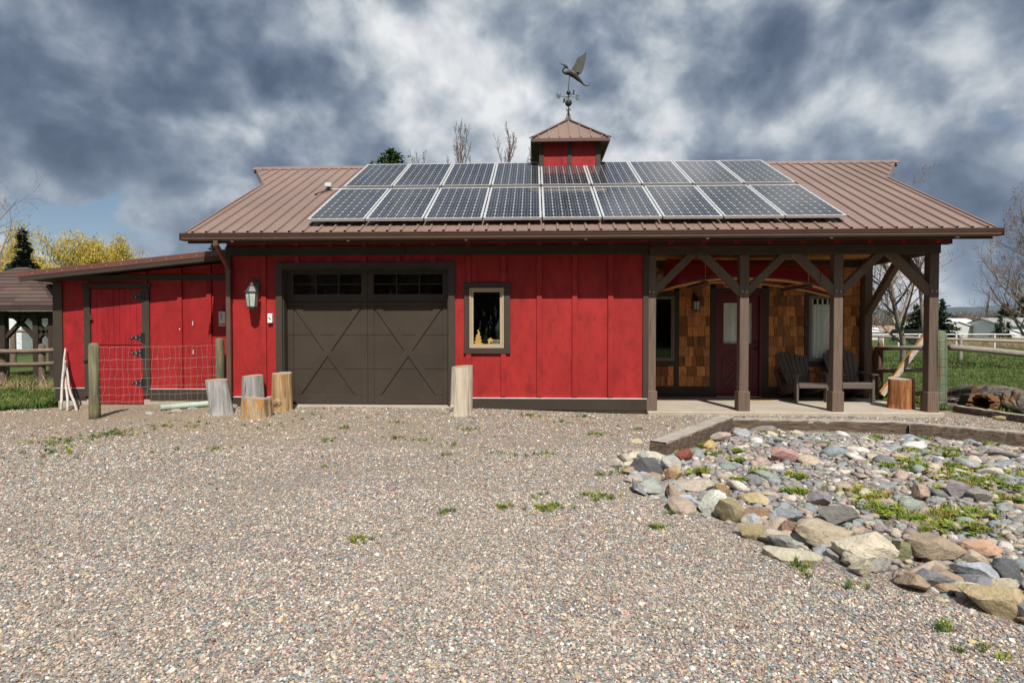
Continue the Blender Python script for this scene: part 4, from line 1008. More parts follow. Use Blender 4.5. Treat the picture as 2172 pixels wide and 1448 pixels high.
COBB = [(0.0, (.26, .245, .24)), (.09, (.40, .30, .25)), (.17, (.44, .37, .27)), (.25, (.24, .275, .285)), (.34, (.33, .29, .265)), (.42, (.235, .19, .195)),
        (.50, (.27, .31, .27)), (.58, (.58, .54, .48)), (.66, (.38, .315, .30)), (.74, (.31, .32, .325)), (.82, (.29, .225, .215)), (.88, (.50, .43, .33)), (.93, (.19, .19, .195)), (.97, (.62, .60, .57))]
def stone_rand(name, bright=1.0, tex=True):
    t = NT(name); c = t.ramp(t.rnd(), [(p, tuple(min(1, x * bright) for x in c_)) for p, c_ in (COBB if tex else STONES)], 'CONSTANT')
    if tex:
        tcn = t.n('ShaderNodeTexCoord').outputs['Object']
        n = t.noise(4, 7, .68, vec=tcn, jitter=True); c = t.mix(t.ramp(n, [(.32, .8), (.62, 0)]), c, t.hsv(c, v=.45)); c = t.mix(t.ramp(t.noise(16, 4, .7, vec=tcn, jitter=True), [(.56, 0), (.7, .5)]), c, t.hsv(c, sa=.6, v=1.5))
        v = t.noise((2, 14, 5), 2, vec=tcn, jitter=True); c = t.mix(t.ramp(v, [(.64, 0), (.68, .45)]), c, (.55, .51, .46)); t.bump(n, .5, .03)
    if not tex:
        r2 = t.n('ShaderNodeMath', operation='FRACT'); t.l(t.math('MULTIPLY', t.rnd(), 57.3), r2.inputs[0]); c = t.hsv(c, v=t.math('ADD', t.math('MULTIPLY', r2.outputs[0], .85), .55))
        dn = t.noise((.9, .9, .9), 5, .6, .4); c = t.mix(t.ramp(dn, [(.40, .0), (.72, .34)]), c, (.36, .305, .24))
    return t.fin(c, .8, 0, .25)
t = NT('mixed_gravel')
cellc = t.voro((88, 88, 88), 'F1', out='Color'); celld = t.voro((88, 88, 88), 'F1')
sepc = t.n('ShaderNodeSeparateColor'); t.l(cellc, sepc.inputs[0])
c = t.ramp(sepc.outputs[0], [(p, tuple(x * .90 for x in c_)) for p, c_ in STONES], 'CONSTANT')
c = t.hsv(c, v=t.math('ADD', t.math('MULTIPLY', sepc.outputs[1], .5), .72))
c = t.mix(t.ramp(celld, [(.45, 0.0), (.75, .8)]), c, (.10, .082, .066))
# trampled soil showing through, strongest by the shed and the wheel tracks
pn = t.noise((.8, 1.3, 1), 6, .6, .5); sx_ = t.n('ShaderNodeSeparateXYZ'); t.l(t.pos(), sx_.inputs[0])
nearw = t.n('ShaderNodeMapRange'); t.l(sx_.outputs[1], nearw.inputs[0]); nearw.inputs[1].default_value = -5.0; nearw.inputs[2].default_value = -.8
leftw = t.n('ShaderNodeMapRange'); t.l(sx_.outputs[0], leftw.inputs[0]); leftw.inputs[1].default_value = 1.5; leftw.inputs[2].default_value = -6.5
k1 = t.math('ADD', t.math('MULTIPLY', nearw.outputs[0], .20), t.math('MULTIPLY', t.math('MULTIPLY', leftw.outputs[0], nearw.outputs[0]), .22))
soil = t.ramp(t.math('ADD', pn, k1), [(.54, 0.0), (.88, .75)])
c = t.mix(soil, c, t.ramp(t.noise(30, 5), [(.3, (.20, .148, .098)), (.7, (.38, .305, .215))]))
t.bump(t.math('MULTIPLY', celld, -1.0), .9, .012)
M['gravel'] = t.fin(c, .88, 0, .2)
M['pebble'] = stone_rand('gravel_stone', .93, False)
M['cobble'] = stone_rand('river_stone', 1.05, True)
t = NT('meadow_grass'); a = t.noise(.35, 5); b = t.noise(9, 5, .7)
c = t.ramp(a, [(.3, (.045, .075, .018)), (.55, (.07, .10, .026)), (.75, (.12, .125, .045))]); c = t.mix(t.ramp(b, [(.35, .5), (.65, 0)]), c, (.035, .05, .015)); t.bump(b, .6, .03)
M['meadow'] = t.fin(c, .9, 0, .1)

RBED = [(1.36, -3.28), (2.86, -1.42), (5.0, -2.0), (6.2, -2.62), (8.5, -3.7), (8.5, -8.2), (2.7, -7.35), (2.34, -6.95), (2.0, -6.55), (1.62, -6.15), (1.27, -5.45), (.92, -4.75), (1.0, -3.75)]
GRAV = [(-18, -1.05), (-9.2, -.62), (-8.55, .1), (-8.4, .52), (-5.30, .52), (-5.30, .02), (1.95, .02), (6.75, .02), (6.8, .9), (7.55, .72), (8.4, -.55), (9.5, -2.2), (12, -6), (12, -16), (-18, -16)]
gr = grid_mesh('gravel_driveway', -18, 12, -14, .6, .1, lambda x, y: inside(x, y, GRAV), lambda x, y: gz(x, y), M['gravel']); struct(gr)
# wide meadow sheet to the horizon
b = MB(); rad = [0, 12, 25, 60, 150, 400, 1200, 4000, 8600]; nseg = 48
rn = random.Random(2)
b.v.append((0, 5, -.05))
for r in rad[1:]:
    for j in range(nseg):
        a_ = 2 * math.pi * j / nseg; z = -.05 if r < 80 else -.05 + (rn.uniform(-.6, .6) if r < 2000 else 0)
        b.v.append((r * math.cos(a_), 5 + r * math.sin(a_), z))
for j in range(nseg): b.f.append((0, 1 + j, 1 + (j + 1) % nseg))
for i in range(len(rad) - 2):
    for j in range(nseg):
        a_ = 1 + i * nseg + j; c_ = 1 + i * nseg + (j + 1) % nseg; b.f.append((a_, c_, c_ + nseg, a_ + nseg)[::-1])
gobj = b.build('ground', M['meadow'], None, smooth=True); struct(gobj)

# ---- instanced scatter ("stuff") through geometry nodes
def src_coll(name, meshes):
    c = bpy.data.collections.new(name)
    for i, me in enumerate(meshes): c.objects.link(bpy.data.objects.new(f'{name}_source', me))
    return c
def scatter(name, pts, rots, scl, coll, lab=None, kind='stuff'):
    n = len(pts); me = bpy.data.meshes.new(name); me.vertices.add(n); me.vertices.foreach_set('co', np.asarray(pts, float).ravel())
    a = me.attributes.new('rot', 'FLOAT_VECTOR', 'POINT'); a.data.foreach_set('vector', np.asarray(rots, float).ravel())
    a = me.attributes.new('scl', 'FLOAT_VECTOR', 'POINT'); a.data.foreach_set('vector', np.asarray(scl, float).ravel())
    o = bpy.data.objects.new(name, me); col.objects.link(o); o['kind'] = kind
    ng = bpy.data.node_groups.new(name + '_nodes', 'GeometryNodeTree')
    ng.interface.new_socket('Geometry', in_out='INPUT', socket_type='NodeSocketGeometry'); ng.interface.new_socket('Geometry', in_out='OUTPUT', socket_type='NodeSocketGeometry')
    N = ng.nodes; gi = N.new('NodeGroupInput'); go = N.new('NodeGroupOutput')
    ci = N.new('GeometryNodeCollectionInfo'); ci.inputs['Collection'].default_value = coll; ci.inputs['Separate Children'].default_value = True; ci.inputs['Reset Children'].default_value = True
    ip = N.new('GeometryNodeInstanceOnPoints'); ip.inputs['Pick Instance'].default_value = True
    r_ = N.new('GeometryNodeInputNamedAttribute'); r_.data_type = 'FLOAT_VECTOR'; r_.inputs['Name'].default_value = 'rot'
    s_ = N.new('GeometryNodeInputNamedAttribute'); s_.data_type = 'FLOAT_VECTOR'; s_.inputs['Name'].default_value = 'scl'
    rv = N.new('FunctionNodeRandomValue'); rv.data_type = 'INT'; rv.inputs['Min'].default_value = 0; rv.inputs['Max'].default_value = len(coll.objects) - 1
    L = ng.links; e2r = N.new('FunctionNodeEulerToRotation')
    L.new(gi.outputs[0], ip.inputs['Points']); L.new(ci.outputs[0], ip.inputs['Instance'])
    for s in rv.outputs:
        if s.type == 'INT': L.new(s, ip.inputs['Instance Index'])
    vo = [q for q in r_.outputs if q.type == 'VECTOR'][0]; L.new(vo, e2r.inputs[0]); L.new(e2r.outputs[0], ip.inputs['Rotation'])
    vo = [q for q in s_.outputs if q.type == 'VECTOR'][0]; L.new(vo, ip.inputs['Scale']); L.new(ip.outputs[0], go.inputs[0])
    md = o.modifiers.new('scatter', 'NODES'); md.node_group = ng
    if lab: o['label'] = lab
    return o
def ico(sub, seed, flat=.6, rough=.18, cuts=0, freq=1.6, smooth=True, name='stone', mat=None):
    bm = bmesh.new(); bmesh.ops.create_icosphere(bm, subdivisions=sub, radius=1.0)
    r = random.Random(seed); from mathutils import noise as mn
    off = Vector((r.uniform(-50, 50), r.uniform(-50, 50), r.uniform(-50, 50)))
    pl = []
    for _ in range(cuts):
        d = Vector((r.gauss(0, 1), r.gauss(0, 1), r.gauss(0, .8))).normalized(); pl.append((d, r.uniform(.45, .78)))
    el = r.uniform(.75, 1.0)
    for v in bm.verts:
        p = v.co.copy(); k = 1 + rough * mn.noise(p * freq + off) * 1.6 + (rough * .35 * mn.noise(p * freq * 3 + off) if sub > 1 else 0)
        p *= k
        for d, h in pl:
            e = p.dot(d) - h
            if e > 0: p -= d * e * .94
        if sub > 2: p *= 1 + .045 * mn.noise(p * 6 + off) + .025 * mn.noise(p * 15 + off) + .02 * mn.noise(Vector((p.x * 3, p.y * 3, p.z * 22)) + off)
        v.co = Vector((p.x, p.y * el, p.z * flat))
    me = bpy.data.meshes.new(name); bm.to_mesh(me); bm.free()
    if smooth: me.polygons.foreach_set('use_smooth', [True] * len(me.polygons))
    if mat: me.materials.append(mat)
    return me
rg = np.random.default_rng(5)
# gravel stones: dense near the camera
peb = src_coll('gravel_stone', [ico(1, 100 + i, .55, .3, 2, 1.5, False, 'gravel_stone', M['pebble']) for i in range(8)])
pts = []
for (d0, d1, dens) in ((1.6, 3.4, 9000), (3.4, 5.0, 5800), (5.0, 6.8, 2600), (6.8, 9.6, 900)):
    wmax = d1 * 1.0 + 1.2; n = int(2 * wmax * (d1 - d0) * dens); x = rg.uniform(-wmax, wmax, n); y = rg.uniform(d0, d1, n)
    ok = np.abs(x + .04 * y) < y * .94 + .8; x, y = x[ok], y[ok] - 9.7
    pk = np.sin(1.1 * x + .5 * np.sin(.9 * y)) * np.sin(.7 * y + 1.3) + .5 * np.sin(2.3 * x - 1.1 * y) * np.sin(1.7 * y + .4); trk = np.exp(-((x + 2.15 + .12 * np.sin(y)) / .30) ** 2) + np.exp(-((x + 3.75 + .12 * np.sin(y)) / .30) ** 2)
    ok = inside(x, y, GRAV) & ~inside(x, y, RBED) & (rg.random(len(x)) > .42 * sst(.25, .95, pk) + .38 * trk * sst(-8.5, -5.5, y)) & (rg.random(len(x)) > .85 * sst(-2.4, -1.0, y) * (1 - sst(-5.6, -4.0, x)) * (x > -8.6)); pts.append(np.stack([x[ok], y[ok]], 1))
pts = np.concatenate(pts); n = len(pts)
sc_ = np.exp(rg.normal(0, .32, n)) * .0068 * (1 + .12 * np.maximum(0, pts[:, 1] + 6))
Z = gz(pts[:, 0], pts[:, 1]) + rg.uniform(-.1, .55, n) * sc_
scatter('gravel', np.column_stack([pts, Z]), np.column_stack([rg.normal(0, .35, n), rg.normal(0, .35, n), rg.uniform(0, 6.28, n)]),
        np.column_stack([sc_, sc_ * rg.uniform(.75, 1.1, n), sc_]), peb)
print('gravel stones', n)

# ---- rock bed
t = NT('bed_soil'); a = t.noise(5, 5); vc = t.voro((40, 40, 40), out='Color'); s3 = t.n('ShaderNodeSeparateColor'); t.l(vc, s3.inputs[0])
c = t.ramp(s3.outputs[0], [(p, tuple(x * .75 for x in c_)) for p, c_ in STONES], 'CONSTANT'); c = t.mix(t.ramp(a, [(.4, .75), (.65, .2)]), c, (.12, .09, .06)); t.bump(t.voro((40, 40, 40)), .8, .02)
M['bedsoil'] = t.fin(c, .9, 0, .15)
def bz(x, y):
    x = np.asarray(x, float); y = np.asarray(y, float); d = np.full(x.shape, 9.0)
    for i in range(len(RBED)):
        ax_, ay_ = RBED[i - 1]; bx_, by_ = RBED[i]; ex, ey = bx_ - ax_, by_ - ay_
        u = np.clip(((x - ax_) * ex + (y - ay_) * ey) / (ex * ex + ey * ey), 0, 1); d = np.minimum(d, np.hypot(x - ax_ - u * ex, y - ay_ - u * ey))
    return gz(x, y) - .03 + (.055 + .02 * np.sin(1.7 * x + 1.0) * np.sin(1.4 * y + .5)) * sst(0, .45, d)
bed = struct(grid_mesh('rock_bed', .7, 8.6, -8.3, -1.3, .08, lambda x, y: inside(x, y, RBED), bz, M['bedsoil']))
bed.location = (0, 0, 0)
BOUL = [  # px, py (centre), w, h, colour, flat, cuts, yaw, tilt, label
 (1378, 975, 104, 28, (.58, .53, .42), 1, -4, 0, 'long cream flat rock at the top corner of the rock bed border'),
 (1306, 986, 36, 22, (.46, .42, .34), 2, 10, 0, 'small tan rock half buried in gravel beside the long cream rock'),
 (1371, 1001, 88, 46, (.115, .115, .115), 2, -34, 26, 'dark slate slab leaning over the grey block at the border'),
 (1348, 1015, 42, 34, (.40, .40, .39), 6, 5, 0, 'cracked grey block under the leaning dark slate slab'),
 (1390, 1042, 92, 24, (.36, .37, .34), 3, -3, 5, 'thin grey green slab lying flat on the gravel edge'),
 (1451, 977, 42, 30, (.26, .085, .065), 1, 0, 0, 'rounded maroon rock behind the long pale grey rock'),
 (1429, 998, 56, 34, (.44, .42, .38), 2, -28, 14, 'long pale grey rock in front of the maroon rock'),
 (1430, 1018, 38, 34, (.43, .29, .16), 6, 20, 0, 'pointed tan brown rock beside the dark slate slab'),
 (1485, 1045, 104, 34, (.47, .41, .33), 2, 0, 0, 'broad speckled cream and brown rock in the border'),
 (1463, 1070, 60, 38, (.40, .43, .47), 1, -15, 0, 'smooth blue grey rounded rock next to the white oblong stone'),
 (1515, 1080, 40, 58, (.62, .63, .55), 1, 58, 24, 'white oblong stone standing up at the gravel edge'),
 (1528, 1058, 40, 34, (.30, .19, .10), 4, 12, 0, 'rusty brown rock behind the white oblong stone'),
 (1557, 1094, 72, 52, (.32, .27, .16), 7, 8, 0, 'lichen spotted brown block right of the white oblong stone'),
 (1610, 1070, 76, 28, (.50, .41, .24), 3, -3, 0, 'flat topped ochre slab behind the brown log shaped rock'),
 (1606, 1098, 74, 24, (.32, .21, .13), 2, 10, 6, 'brown log shaped rock below the ochre slab'),
 (1601, 1131, 62, 44, (.40, .32, .18), 7, -10, 0, 'angular lichen covered tan rock under the log shaped rock'),
 (1676, 1112, 80, 50, (.38, .40, .43), 1, -12, 0, 'large smooth blue grey oval boulder in the border'),
 (1679, 1138, 44, 46, (.34, .22, .15), 6, -30, 18, 'brown tooth shaped rock leaning on the blue grey boulder'),
 (1646, 1143, 36, 34, (.30, .21, .14), 3, 0, 0, 'rounded brown rock left of the tooth shaped rock'),
 (1774, 1117, 82, 46, (.19, .18, .165), 3, 3, 0, 'dark lichen flecked boulder above the big tan slab'),
 (1765, 1157, 140, 46, (.43, .36, .26), 3, -6, 0, 'big tan flat slab behind the cream boulder'),
 (1695, 1180, 132, 34, (.47, .43, .32), 3, -8, 4, 'long low tan slab at the gravel edge'),
 (1836, 1186, 126, 72, (.60, .53, .41), 2, -4, 0, 'largest cream boulder in the front of the border'),
 (1918, 1195, 46, 44, (.27, .27, .15), 4, 30, 10, 'mossy wedge of rock between the cream and brown boulders'),
 (1985, 1195, 138, 68, (.34, .27, .19), 7, -12, 6, 'large angular brown boulder right of the cream boulder'),
 (2095, 1186, 92, 34, (.52, .33, .23), 3, -6, 0, 'pinkish tan slab behind the blue grey slab'),
 (2070, 1208, 66, 34, (.45, .38, .28), 4, 10, 0, 'tan rock wedged under the pinkish slab'),
 (1938, 1230, 80, 26, (.40, .41, .41), 4, -4, 0, 'grey thin slab at the foot of the brown boulder'),
 (2006, 1240, 70, 34, (.36, .38, .37), 5, 12, 8, 'grey triangular slab touching the gravel below the brown boulder'),
 (2081, 1240, 108, 44, (.40, .43, .47), 3, -14, 6, 'wide blue grey slab above the ochre front rock'),
 (2140, 1234, 76, 60, (.12, .125, .13), 4, -35, 16, 'dark ribbed rock above the ochre front rock'),
 (2120, 1288, 124, 74, (.47, .375, .22), 4, -28, 4, 'long ochre rock lowest in the rock bed border'),
 (2034, 1057, 52, 36, (.25, .215, .225), 6, 8, 0, 'purple grey angular rock standing in the middle of the bed'),
 (2078, 1068, 50, 36, (.25, .24, .22), 5, -30, 12, 'grey wedge rock right of the purple grey angular rock'),
 (1744, 1074, 50, 34, (.27, .245, .25), 1, -6, 0, 'smooth purple grey cobble above the dark boulder'),
 (1962, 1066, 40, 42, (.46, .34, .27), 5, -40, 14, 'pink tan pointed rock left of the purple grey rock'),
 (1668, 977, 60, 36, (.42, .25, .22), 5, -12, 0, 'rough pink rock among cobbles below the timber edging'),
 (1526, 934, 52, 24, (.44, .35, .30), 4, 0, 0, 'pale pink rock under the sloping timber'),
 (1506, 949, 38, 22, (.55, .40, .18), 3, 0, 0, 'bright ochre rock beside the sloping timber'),
]
t = NT('boulder_stone'); oc = t.ocol(); a = t.noise(9, 8, .68, .3, jitter=True); b2 = t.noise(48, 6, .7, jitter=True); c3 = t.noise((9, 9, 34), 5, .62, .5, jitter=True)
c = t.mix(t.ramp(a, [(.34, .6), (.58, 0)]), oc, t.hsv(oc, sa=.85, v=.5)); c = t.mix(t.ramp(c3, [(.54, 0), (.72, .4)]), c, t.hsv(oc, h=.485, sa=1.3, v=.75))
c = t.mix(t.ramp(b2, [(.60, 0), (.72, .55)]), c, t.hsv(oc, sa=.6, v=1.35)); c = t.mix(t.ramp(b2, [(.34, .7), (.44, 0)]), c, t.hsv(oc, v=.3))
hh = t.math('ADD', t.math('MULTIPLY', a, 1.0), t.math('ADD', t.math('MULTIPLY', b2, .45), t.math('MULTIPLY', c3, .35))); t.bump(hh, .9, .03)
M['boulder'] = t.fin(c, .85, 0, .25)
taken = []
for i, (px, py, wpx, hpx, colr, cuts, yaw, tilt_, lab) in enumerate(BOUL):
    g = gnd(px, py + hpx * .18); d = g.y - CAM.y; s = d / FPX
    base = float(bz(g.x, g.y)); hw = wpx * s / 2; hh_ = max(.07, hpx * s * 1.12) / 2; dp = max(hw * .62, hh_ * .9)
    me = ico(4, 700 + i, 1.0, .22, 5 + cuts * 3, 1.3, False, 'boulder', M['boulder'])
    co = np.empty(len(me.vertices) * 3); me.vertices.foreach_get('co', co); co = co.reshape(-1, 3); co /= np.abs(co).max(0)
    me.vertices.foreach_set('co', (co * np.array([hw, dp, hh_])).ravel()); me.update()
    try: me.set_sharp_from_angle(angle=R(32)); me.polygons.foreach_set('use_smooth', [True] * len(me.polygons))
    except Exception: pass
    o = link('boulder', me, None, (g.x, g.y + dp * .4, base + hh_ * .72), (0, R(tilt_), R(yaw)))
    o.color = (*colr, 1); tag(o, lab, 'rock', 'boulders edging the rock bed'); taken.append((g.x, g.y + dp * .4, max(hw, dp) * .8))
# cobbles
cobm = [ico(2, 300 + i, random.Random(i).uniform(.34, .58), .17, (3, 5, 8, 10)[i % 4], 1.2, True, 'cobble', M['cobble']) for i in range(14)]
rc = random.Random(21); placed = []; tries = 0
while len(placed) < 300 and tries < 60000:
    tries += 1
    x = rc.uniform(.9, 6.6); y = rc.uniform(-7.4, -1.4)
    if not inside(x, y, RBED): continue
    if x > (y + 9.7) * .90 + .5: continue
    far = sst(-6.2, -3.0, y); r = rc.choice((.045, .05, .06, .065, .08, .095, .12)) * (.62 + .55 * float(far)) * rc.uniform(.85, 1.2)
    if rc.random() > .35 + .65 * float(far): continue
    if any((x - a_) ** 2 + (y - b_) ** 2 < ((q + r) * .86) ** 2 for a_, b_, q in placed) or any((x - a_) ** 2 + (y - b_) ** 2 < (q + r * .5) ** 2 for a_, b_, q in taken): continue
    placed.append((x, y, r))
for k, (x, y, r) in enumerate(placed):
    link('cobble', cobm[k % 14], bed, (x, y, float(bz(x, y)) + r * .22), (rc.gauss(0, .22), rc.gauss(0, .22), rc.uniform(0, 6.28)), (r * 1.18, r * .95, r))
n = 42000; x = rg.uniform(.8, 8.2, n); y = rg.uniform(-8.2, -1.4, n); ok = inside(x, y, RBED) & (x < (y + 9.7) * .98 + .8); x, y = x[ok], y[ok]; n = len(x)
big_ = rg.random(n) < .24; sc_ = np.where(big_, rg.uniform(.022, .05, n), np.exp(rg.normal(0, .4, n)) * .012)
scatter('rock_bed_pebbles', np.column_stack([x, y, bz(x, y) + sc_ * .2]), np.column_stack([rg.normal(0, .3, n), rg.normal(0, .3, n), rg.uniform(0, 6.28, n)]),
        np.column_stack([sc_, sc_ * rg.uniform(.7, 1.1, n), sc_ * .9]), src_coll('pebble', [ico(2, 400 + i, .58, .16, i % 3, 1.3, True, 'pebble', M['cobble']) for i in range(6)]))

edge = [(1.0, -3.6), (.95, -4.2), (.92, -4.75), (1.27, -5.4), (1.6, -6.08), (1.98, -6.5), (2.32, -6.9), (2.7, -7.3)]
EC = [(.40, .42, .44), (.46, .40, .30), (.30, .29, .27), (.52, .47, .38), (.36, .27, .19), (.24, .24, .25), (.44, .35, .28), (.38, .40, .36)]
eme = [ico(3, 1200 + i, .55, .22, 11, 1.3, False, 'edging_stone', M['boulder']) for i in range(8)]
for q in range(64):
    u = (q + rc.random()) / 64 * (len(edge) - 1); i = min(len(edge) - 2, int(u)); f_ = u - i; x = edge[i][0] * (1 - f_) + edge[i + 1][0] * f_ + rc.uniform(-.02, .34); y = edge[i][1] * (1 - f_) + edge[i + 1][1] * f_ + rc.uniform(-.02, .22)
    r = rc.uniform(.065, .135); o = link('edging_stone', eme[q % 8], bed, (x, y, float(gz(x, y)) + r * .28), (rc.gauss(0, .25), rc.gauss(0, .25), rc.uniform(0, 6.28)), (r * 1.35, r, r * .9)); cc_ = rc.choice(EC); o.color = (*cc_, 1)
# ---- timbers edging the bed
M['oldtimber'] = wood('weathered_edging_timber', (.045, .032, .024), (.38, .335, .29), (5, 34, 38), .85, .12, 1.0, mid=(.17, .135, .108), split=(3, 14, 22))
M['bleached'] = wood('bleached_timber_top', (.13, .11, .092), (.50, .455, .40), (5, 40, 40), .9, .08, 1.0, mid=(.33, .295, .255), split=(2.5, 26, 26))
M['darktimber'] = wood('dark_timber_side', (.035, .024, .017), (.21, .155, .115), (4, 34, 38), .88, .1, 1.0, mid=(.105, .074, .054), split=(2.5, 26, 26))
def rough_beam(name, a, b, w_, h_, mat, seed, lab, cat, group=None, nseg=22):
    a, b = Vector(a), Vector(b); r = random.Random(seed); m = MB(); d = (b - a).normalized(); sd = d.cross(Vector((0, 0, 1))).normalized(); up = sd.cross(d)
    prof = [(-1, -1), (0, -1.02), (1, -1), (1.01, 0), (.99, .90), (.90, .99), (0, 1.0), (-.90, .99), (-.99, .90), (-1.01, 0)]; n = len(prof)
    for i in range(nseg + 1):
        p = a.lerp(b, i / nseg); jx, jz = r.uniform(-.006, .006), r.uniform(-.006, .006); e = .93 if i in (0, nseg) else 1
        for (u, v) in prof: m.v.append(tuple(p + sd * (u * w_ / 2 * e + jx + r.uniform(-.0055, .0055)) + up * (v * h_ / 2 * e + jz + r.uniform(-.0055, .0055))))
    for i in range(nseg):
        for j in range(n): m.f.append((i * n + j, i * n + (j + 1) % n, (i + 1) * n + (j + 1) % n, (i + 1) * n + j))
    m.f.append(tuple(range(n))[::-1]); m.f.append(tuple(nseg * n + j for j in range(n)))
    ob = tag(move_base(m.build(name, M['darktimber'])), lab, cat, group)
    tp = MB(); ORG[ob.name] = tuple(ob.location)
    for i in range(nseg + 1):
        p = a.lerp(b, i / nseg); lo, hi = (-.93 + r.uniform(-.03, .05), .93 + r.uniform(-.05, .03))
        for u in (lo, lo / 3, hi / 3, hi): tp.v.append(tuple(p + sd * (u * w_ / 2) + up * (h_ / 2 + .010 + r.uniform(-.004, .005))))
        for u in (lo, hi): tp.v.append(tuple(p + sd * (u * w_ / 2) + up * (h_ / 2 - .03)))
    for i in range(nseg):
        q = i * 6
        for c_ in range(3): tp.f.append((q + c_, q + c_ + 1, q + c_ + 7, q + c_ + 6))
        tp.f.append((q, q + 6, q + 10, q + 4)); tp.f.append((q + 3, q + 5, q + 11, q + 9))
    tp.build('weathered_top', mat, ob, fix=False); return ob
tg = 'timbers edging the rock bed'
rough_beam('edging_timber', gnd(1396, 955, .065), gnd(1543, 896, .085), .21, .18, M['bleached'], 1, 'weathered timber sloping away along the side of the rock bed', 'timber', tg)
rough_beam('edging_timber', gnd(1552, 902, .055), gnd(1924, 910, .065), .14, .19, M['bleached'], 2, 'long brown timber between the rock bed and the porch gravel', 'timber', tg)
rough_beam('edging_timber', gnd(1931, 912, .065), gnd(2330, 948, .065), .14, .19, M['bleached'], 3, 'timber at the right behind the weedy end of the rock bed', 'timber', tg)
rough_beam('edging_timber', gnd(2028, 866, .06), gnd(2260, 901, .06), .13, .09, M['bleached'], 4, 'thin dark timber lying in front of the driftwood stump', 'timber', 'timbers by the driftwood')

# ---- stumps
from mathutils import noise as mn0
def stump_mat(name, c1, mid, c2, stain=None, split=(30, 30, .9)): return wood(name, c1, c2, (26, 26, 1.6), .85, 0, .7, mid=mid, stain=stain, split=split)
SM = {'grey': stump_mat('silver_grey_stump', (.13, .125, .12), (.30, .29, .28), (.44, .42, .40)),
      'honey': stump_mat('honey_stump', (.15, .07, .025), (.34, .21, .10), (.52, .42, .28), ((9, 9, 2), (.35, .14, .03), .55, .68)),
      'rot': stump_mat('rotting_stump', (.16, .10, .06), (.36, .27, .17), (.48, .38, .26), ((11, 11, 5), (.40, .19, .055), .50, .62)),
      'pale': stump_mat('pale_stump', (.30, .25, .19), (.48, .42, .33), (.60, .54, .44), ((8, 8, 2), (.50, .33, .15), .56, .70)),
      'red': stump_mat('reddish_stump', (.12, .045, .018), (.27, .105, .038), (.42, .23, .10), ((6, 6, 4), (.10, .035, .014), .55, .72))}
t = NT('stump_end_grain'); rr_ = t.noise(40, 5, .6, 1.0); M['endgrain'] = t.fin(t.ramp(rr_, [(.3, (.22, .17, .12)), (.7, (.46, .39, .30))]), .9, 0, .1); 
def stump(px, ptop, pbase, wpx, mat, seed, lab, z=None, lean=0.0, knot=None, Yfix=None):
    g = gnd(px, pbase, .07)
    if z is None: z = gzf(g.x, g.y); g = gnd(px, pbase, z); z = gzf(g.x, g.y)
    else: g = gnd(px, pbase, z)
    d = g.y - CAM.y; r = wpx / 2 * (d + .12) / FPX; H = (pbase - ptop) * (d + r) / FPX * .985
    c = Vector((g.x, g.y + r, z)); s = thing('log_stump', lab, 'stump', c, 'log stumps'); rn = random.Random(seed)
    n = 56; rows = 16; m = MB(); crk = [(rn.uniform(0, 6.28), rn.uniform(.04, .10), rn.uniform(.03, .07)) for _ in range(9)]; so_ = Vector((seed * 11.3, 0, 0)); ph = [rn.uniform(0, 6.28) for _ in range(5)]; am = [rn.uniform(.01, .045) for _ in range(5)]
    def rad(a_, t_): return r * (1 + sum(am[q] * math.sin((q + 2) * a_ + ph[q] + .4 * t_) for q in range(5))) * (1.06 - .10 * t_ + .08 * max(0, .12 - t_) / .12) * (1 + .045 * mn0.noise(Vector((math.cos(a_) * 1.6, math.sin(a_) * 1.6, t_ * 1.4)) + so_) + .02 * mn0.noise(Vector((math.cos(a_) * 6, math.sin(a_) * 6, t_ * 2)) + so_) - sum(d_ * math.exp(-(((a_ - c_ + .10 * math.sin(3 * t_ + c_) + math.pi) % 6.2832 - math.pi) / w_) ** 2) for c_, d_, w_ in crk))
    cut = (rn.uniform(-.09, .09), rn.uniform(-.09, .09))
    for i in range(rows + 1):
        t_ = i / rows
        for j in range(n):
            a_ = 6.2832 * j / n; R_ = rad(a_, t_); x, y = R_ * math.cos(a_), R_ * math.sin(a_)
            m.v.append((c.x + x + lean * t_ * H, c.y + y, c.z - .03 + t_ * (H + .03) + (cut[0] * x + cut[1] * y if i == rows else 0)))
    for i in range(rows):
        for j in range(n): m.f.append((i * n + j, i * n + (j + 1) % n, (i + 1) * n + (j + 1) % n, (i + 1) * n + j))
    m.f.append(tuple(range(n))[::-1])
    m.build('log', mat, s, smooth=True)
    m = MB(); top = [(c.x + rad(6.2832 * j / n, 1) * math.cos(6.2832 * j / n) + lean * H, c.y + rad(6.2832 * j / n, 1) * math.sin(6.2832 * j / n), 0) for j in range(n)]
    top = [(x, y, c.z + H + cut[0] * (x - c.x - lean * H) + cut[1] * (y - c.y) + .001) for x, y, _ in top]; m.prism(top, (0, 0, .004)); m.build('cut_face', M['endgrain'], s)
    if knot:
        kx, kz, kr = knot; a_ = math.asin(max(-.95, min(.95, kx))); p = Vector((c.x + r * math.sin(a_) * 1.0 + lean * kz * H, c.y - r * math.cos(a_) * 1.0, c.z + kz * H))
        MB().ball(p, kr, 14, 8, (1, .35, 1)).build('knot', mat, s, smooth=True); MB().ball(p + Vector((0, -kr * .33, 0)), kr * .42, 10, 6, (1, .4, 1)).build('knot_heart', M['oldtimber'], s, smooth=True)
    return s
stump(460, 806, 882, 46, SM['grey'], 1, 'silver grey stump leaning left in front of the downspout', lean=-.17)
stump(526, 797, 868, 44, SM['grey'], 2, 'upright grey stump with a knot behind the short rotting stump', lean=.0, knot=(.5, .32, .055))
stump(530, 848, 891, 60, SM['rot'], 3, 'short rotting stump with orange crumbling wood')
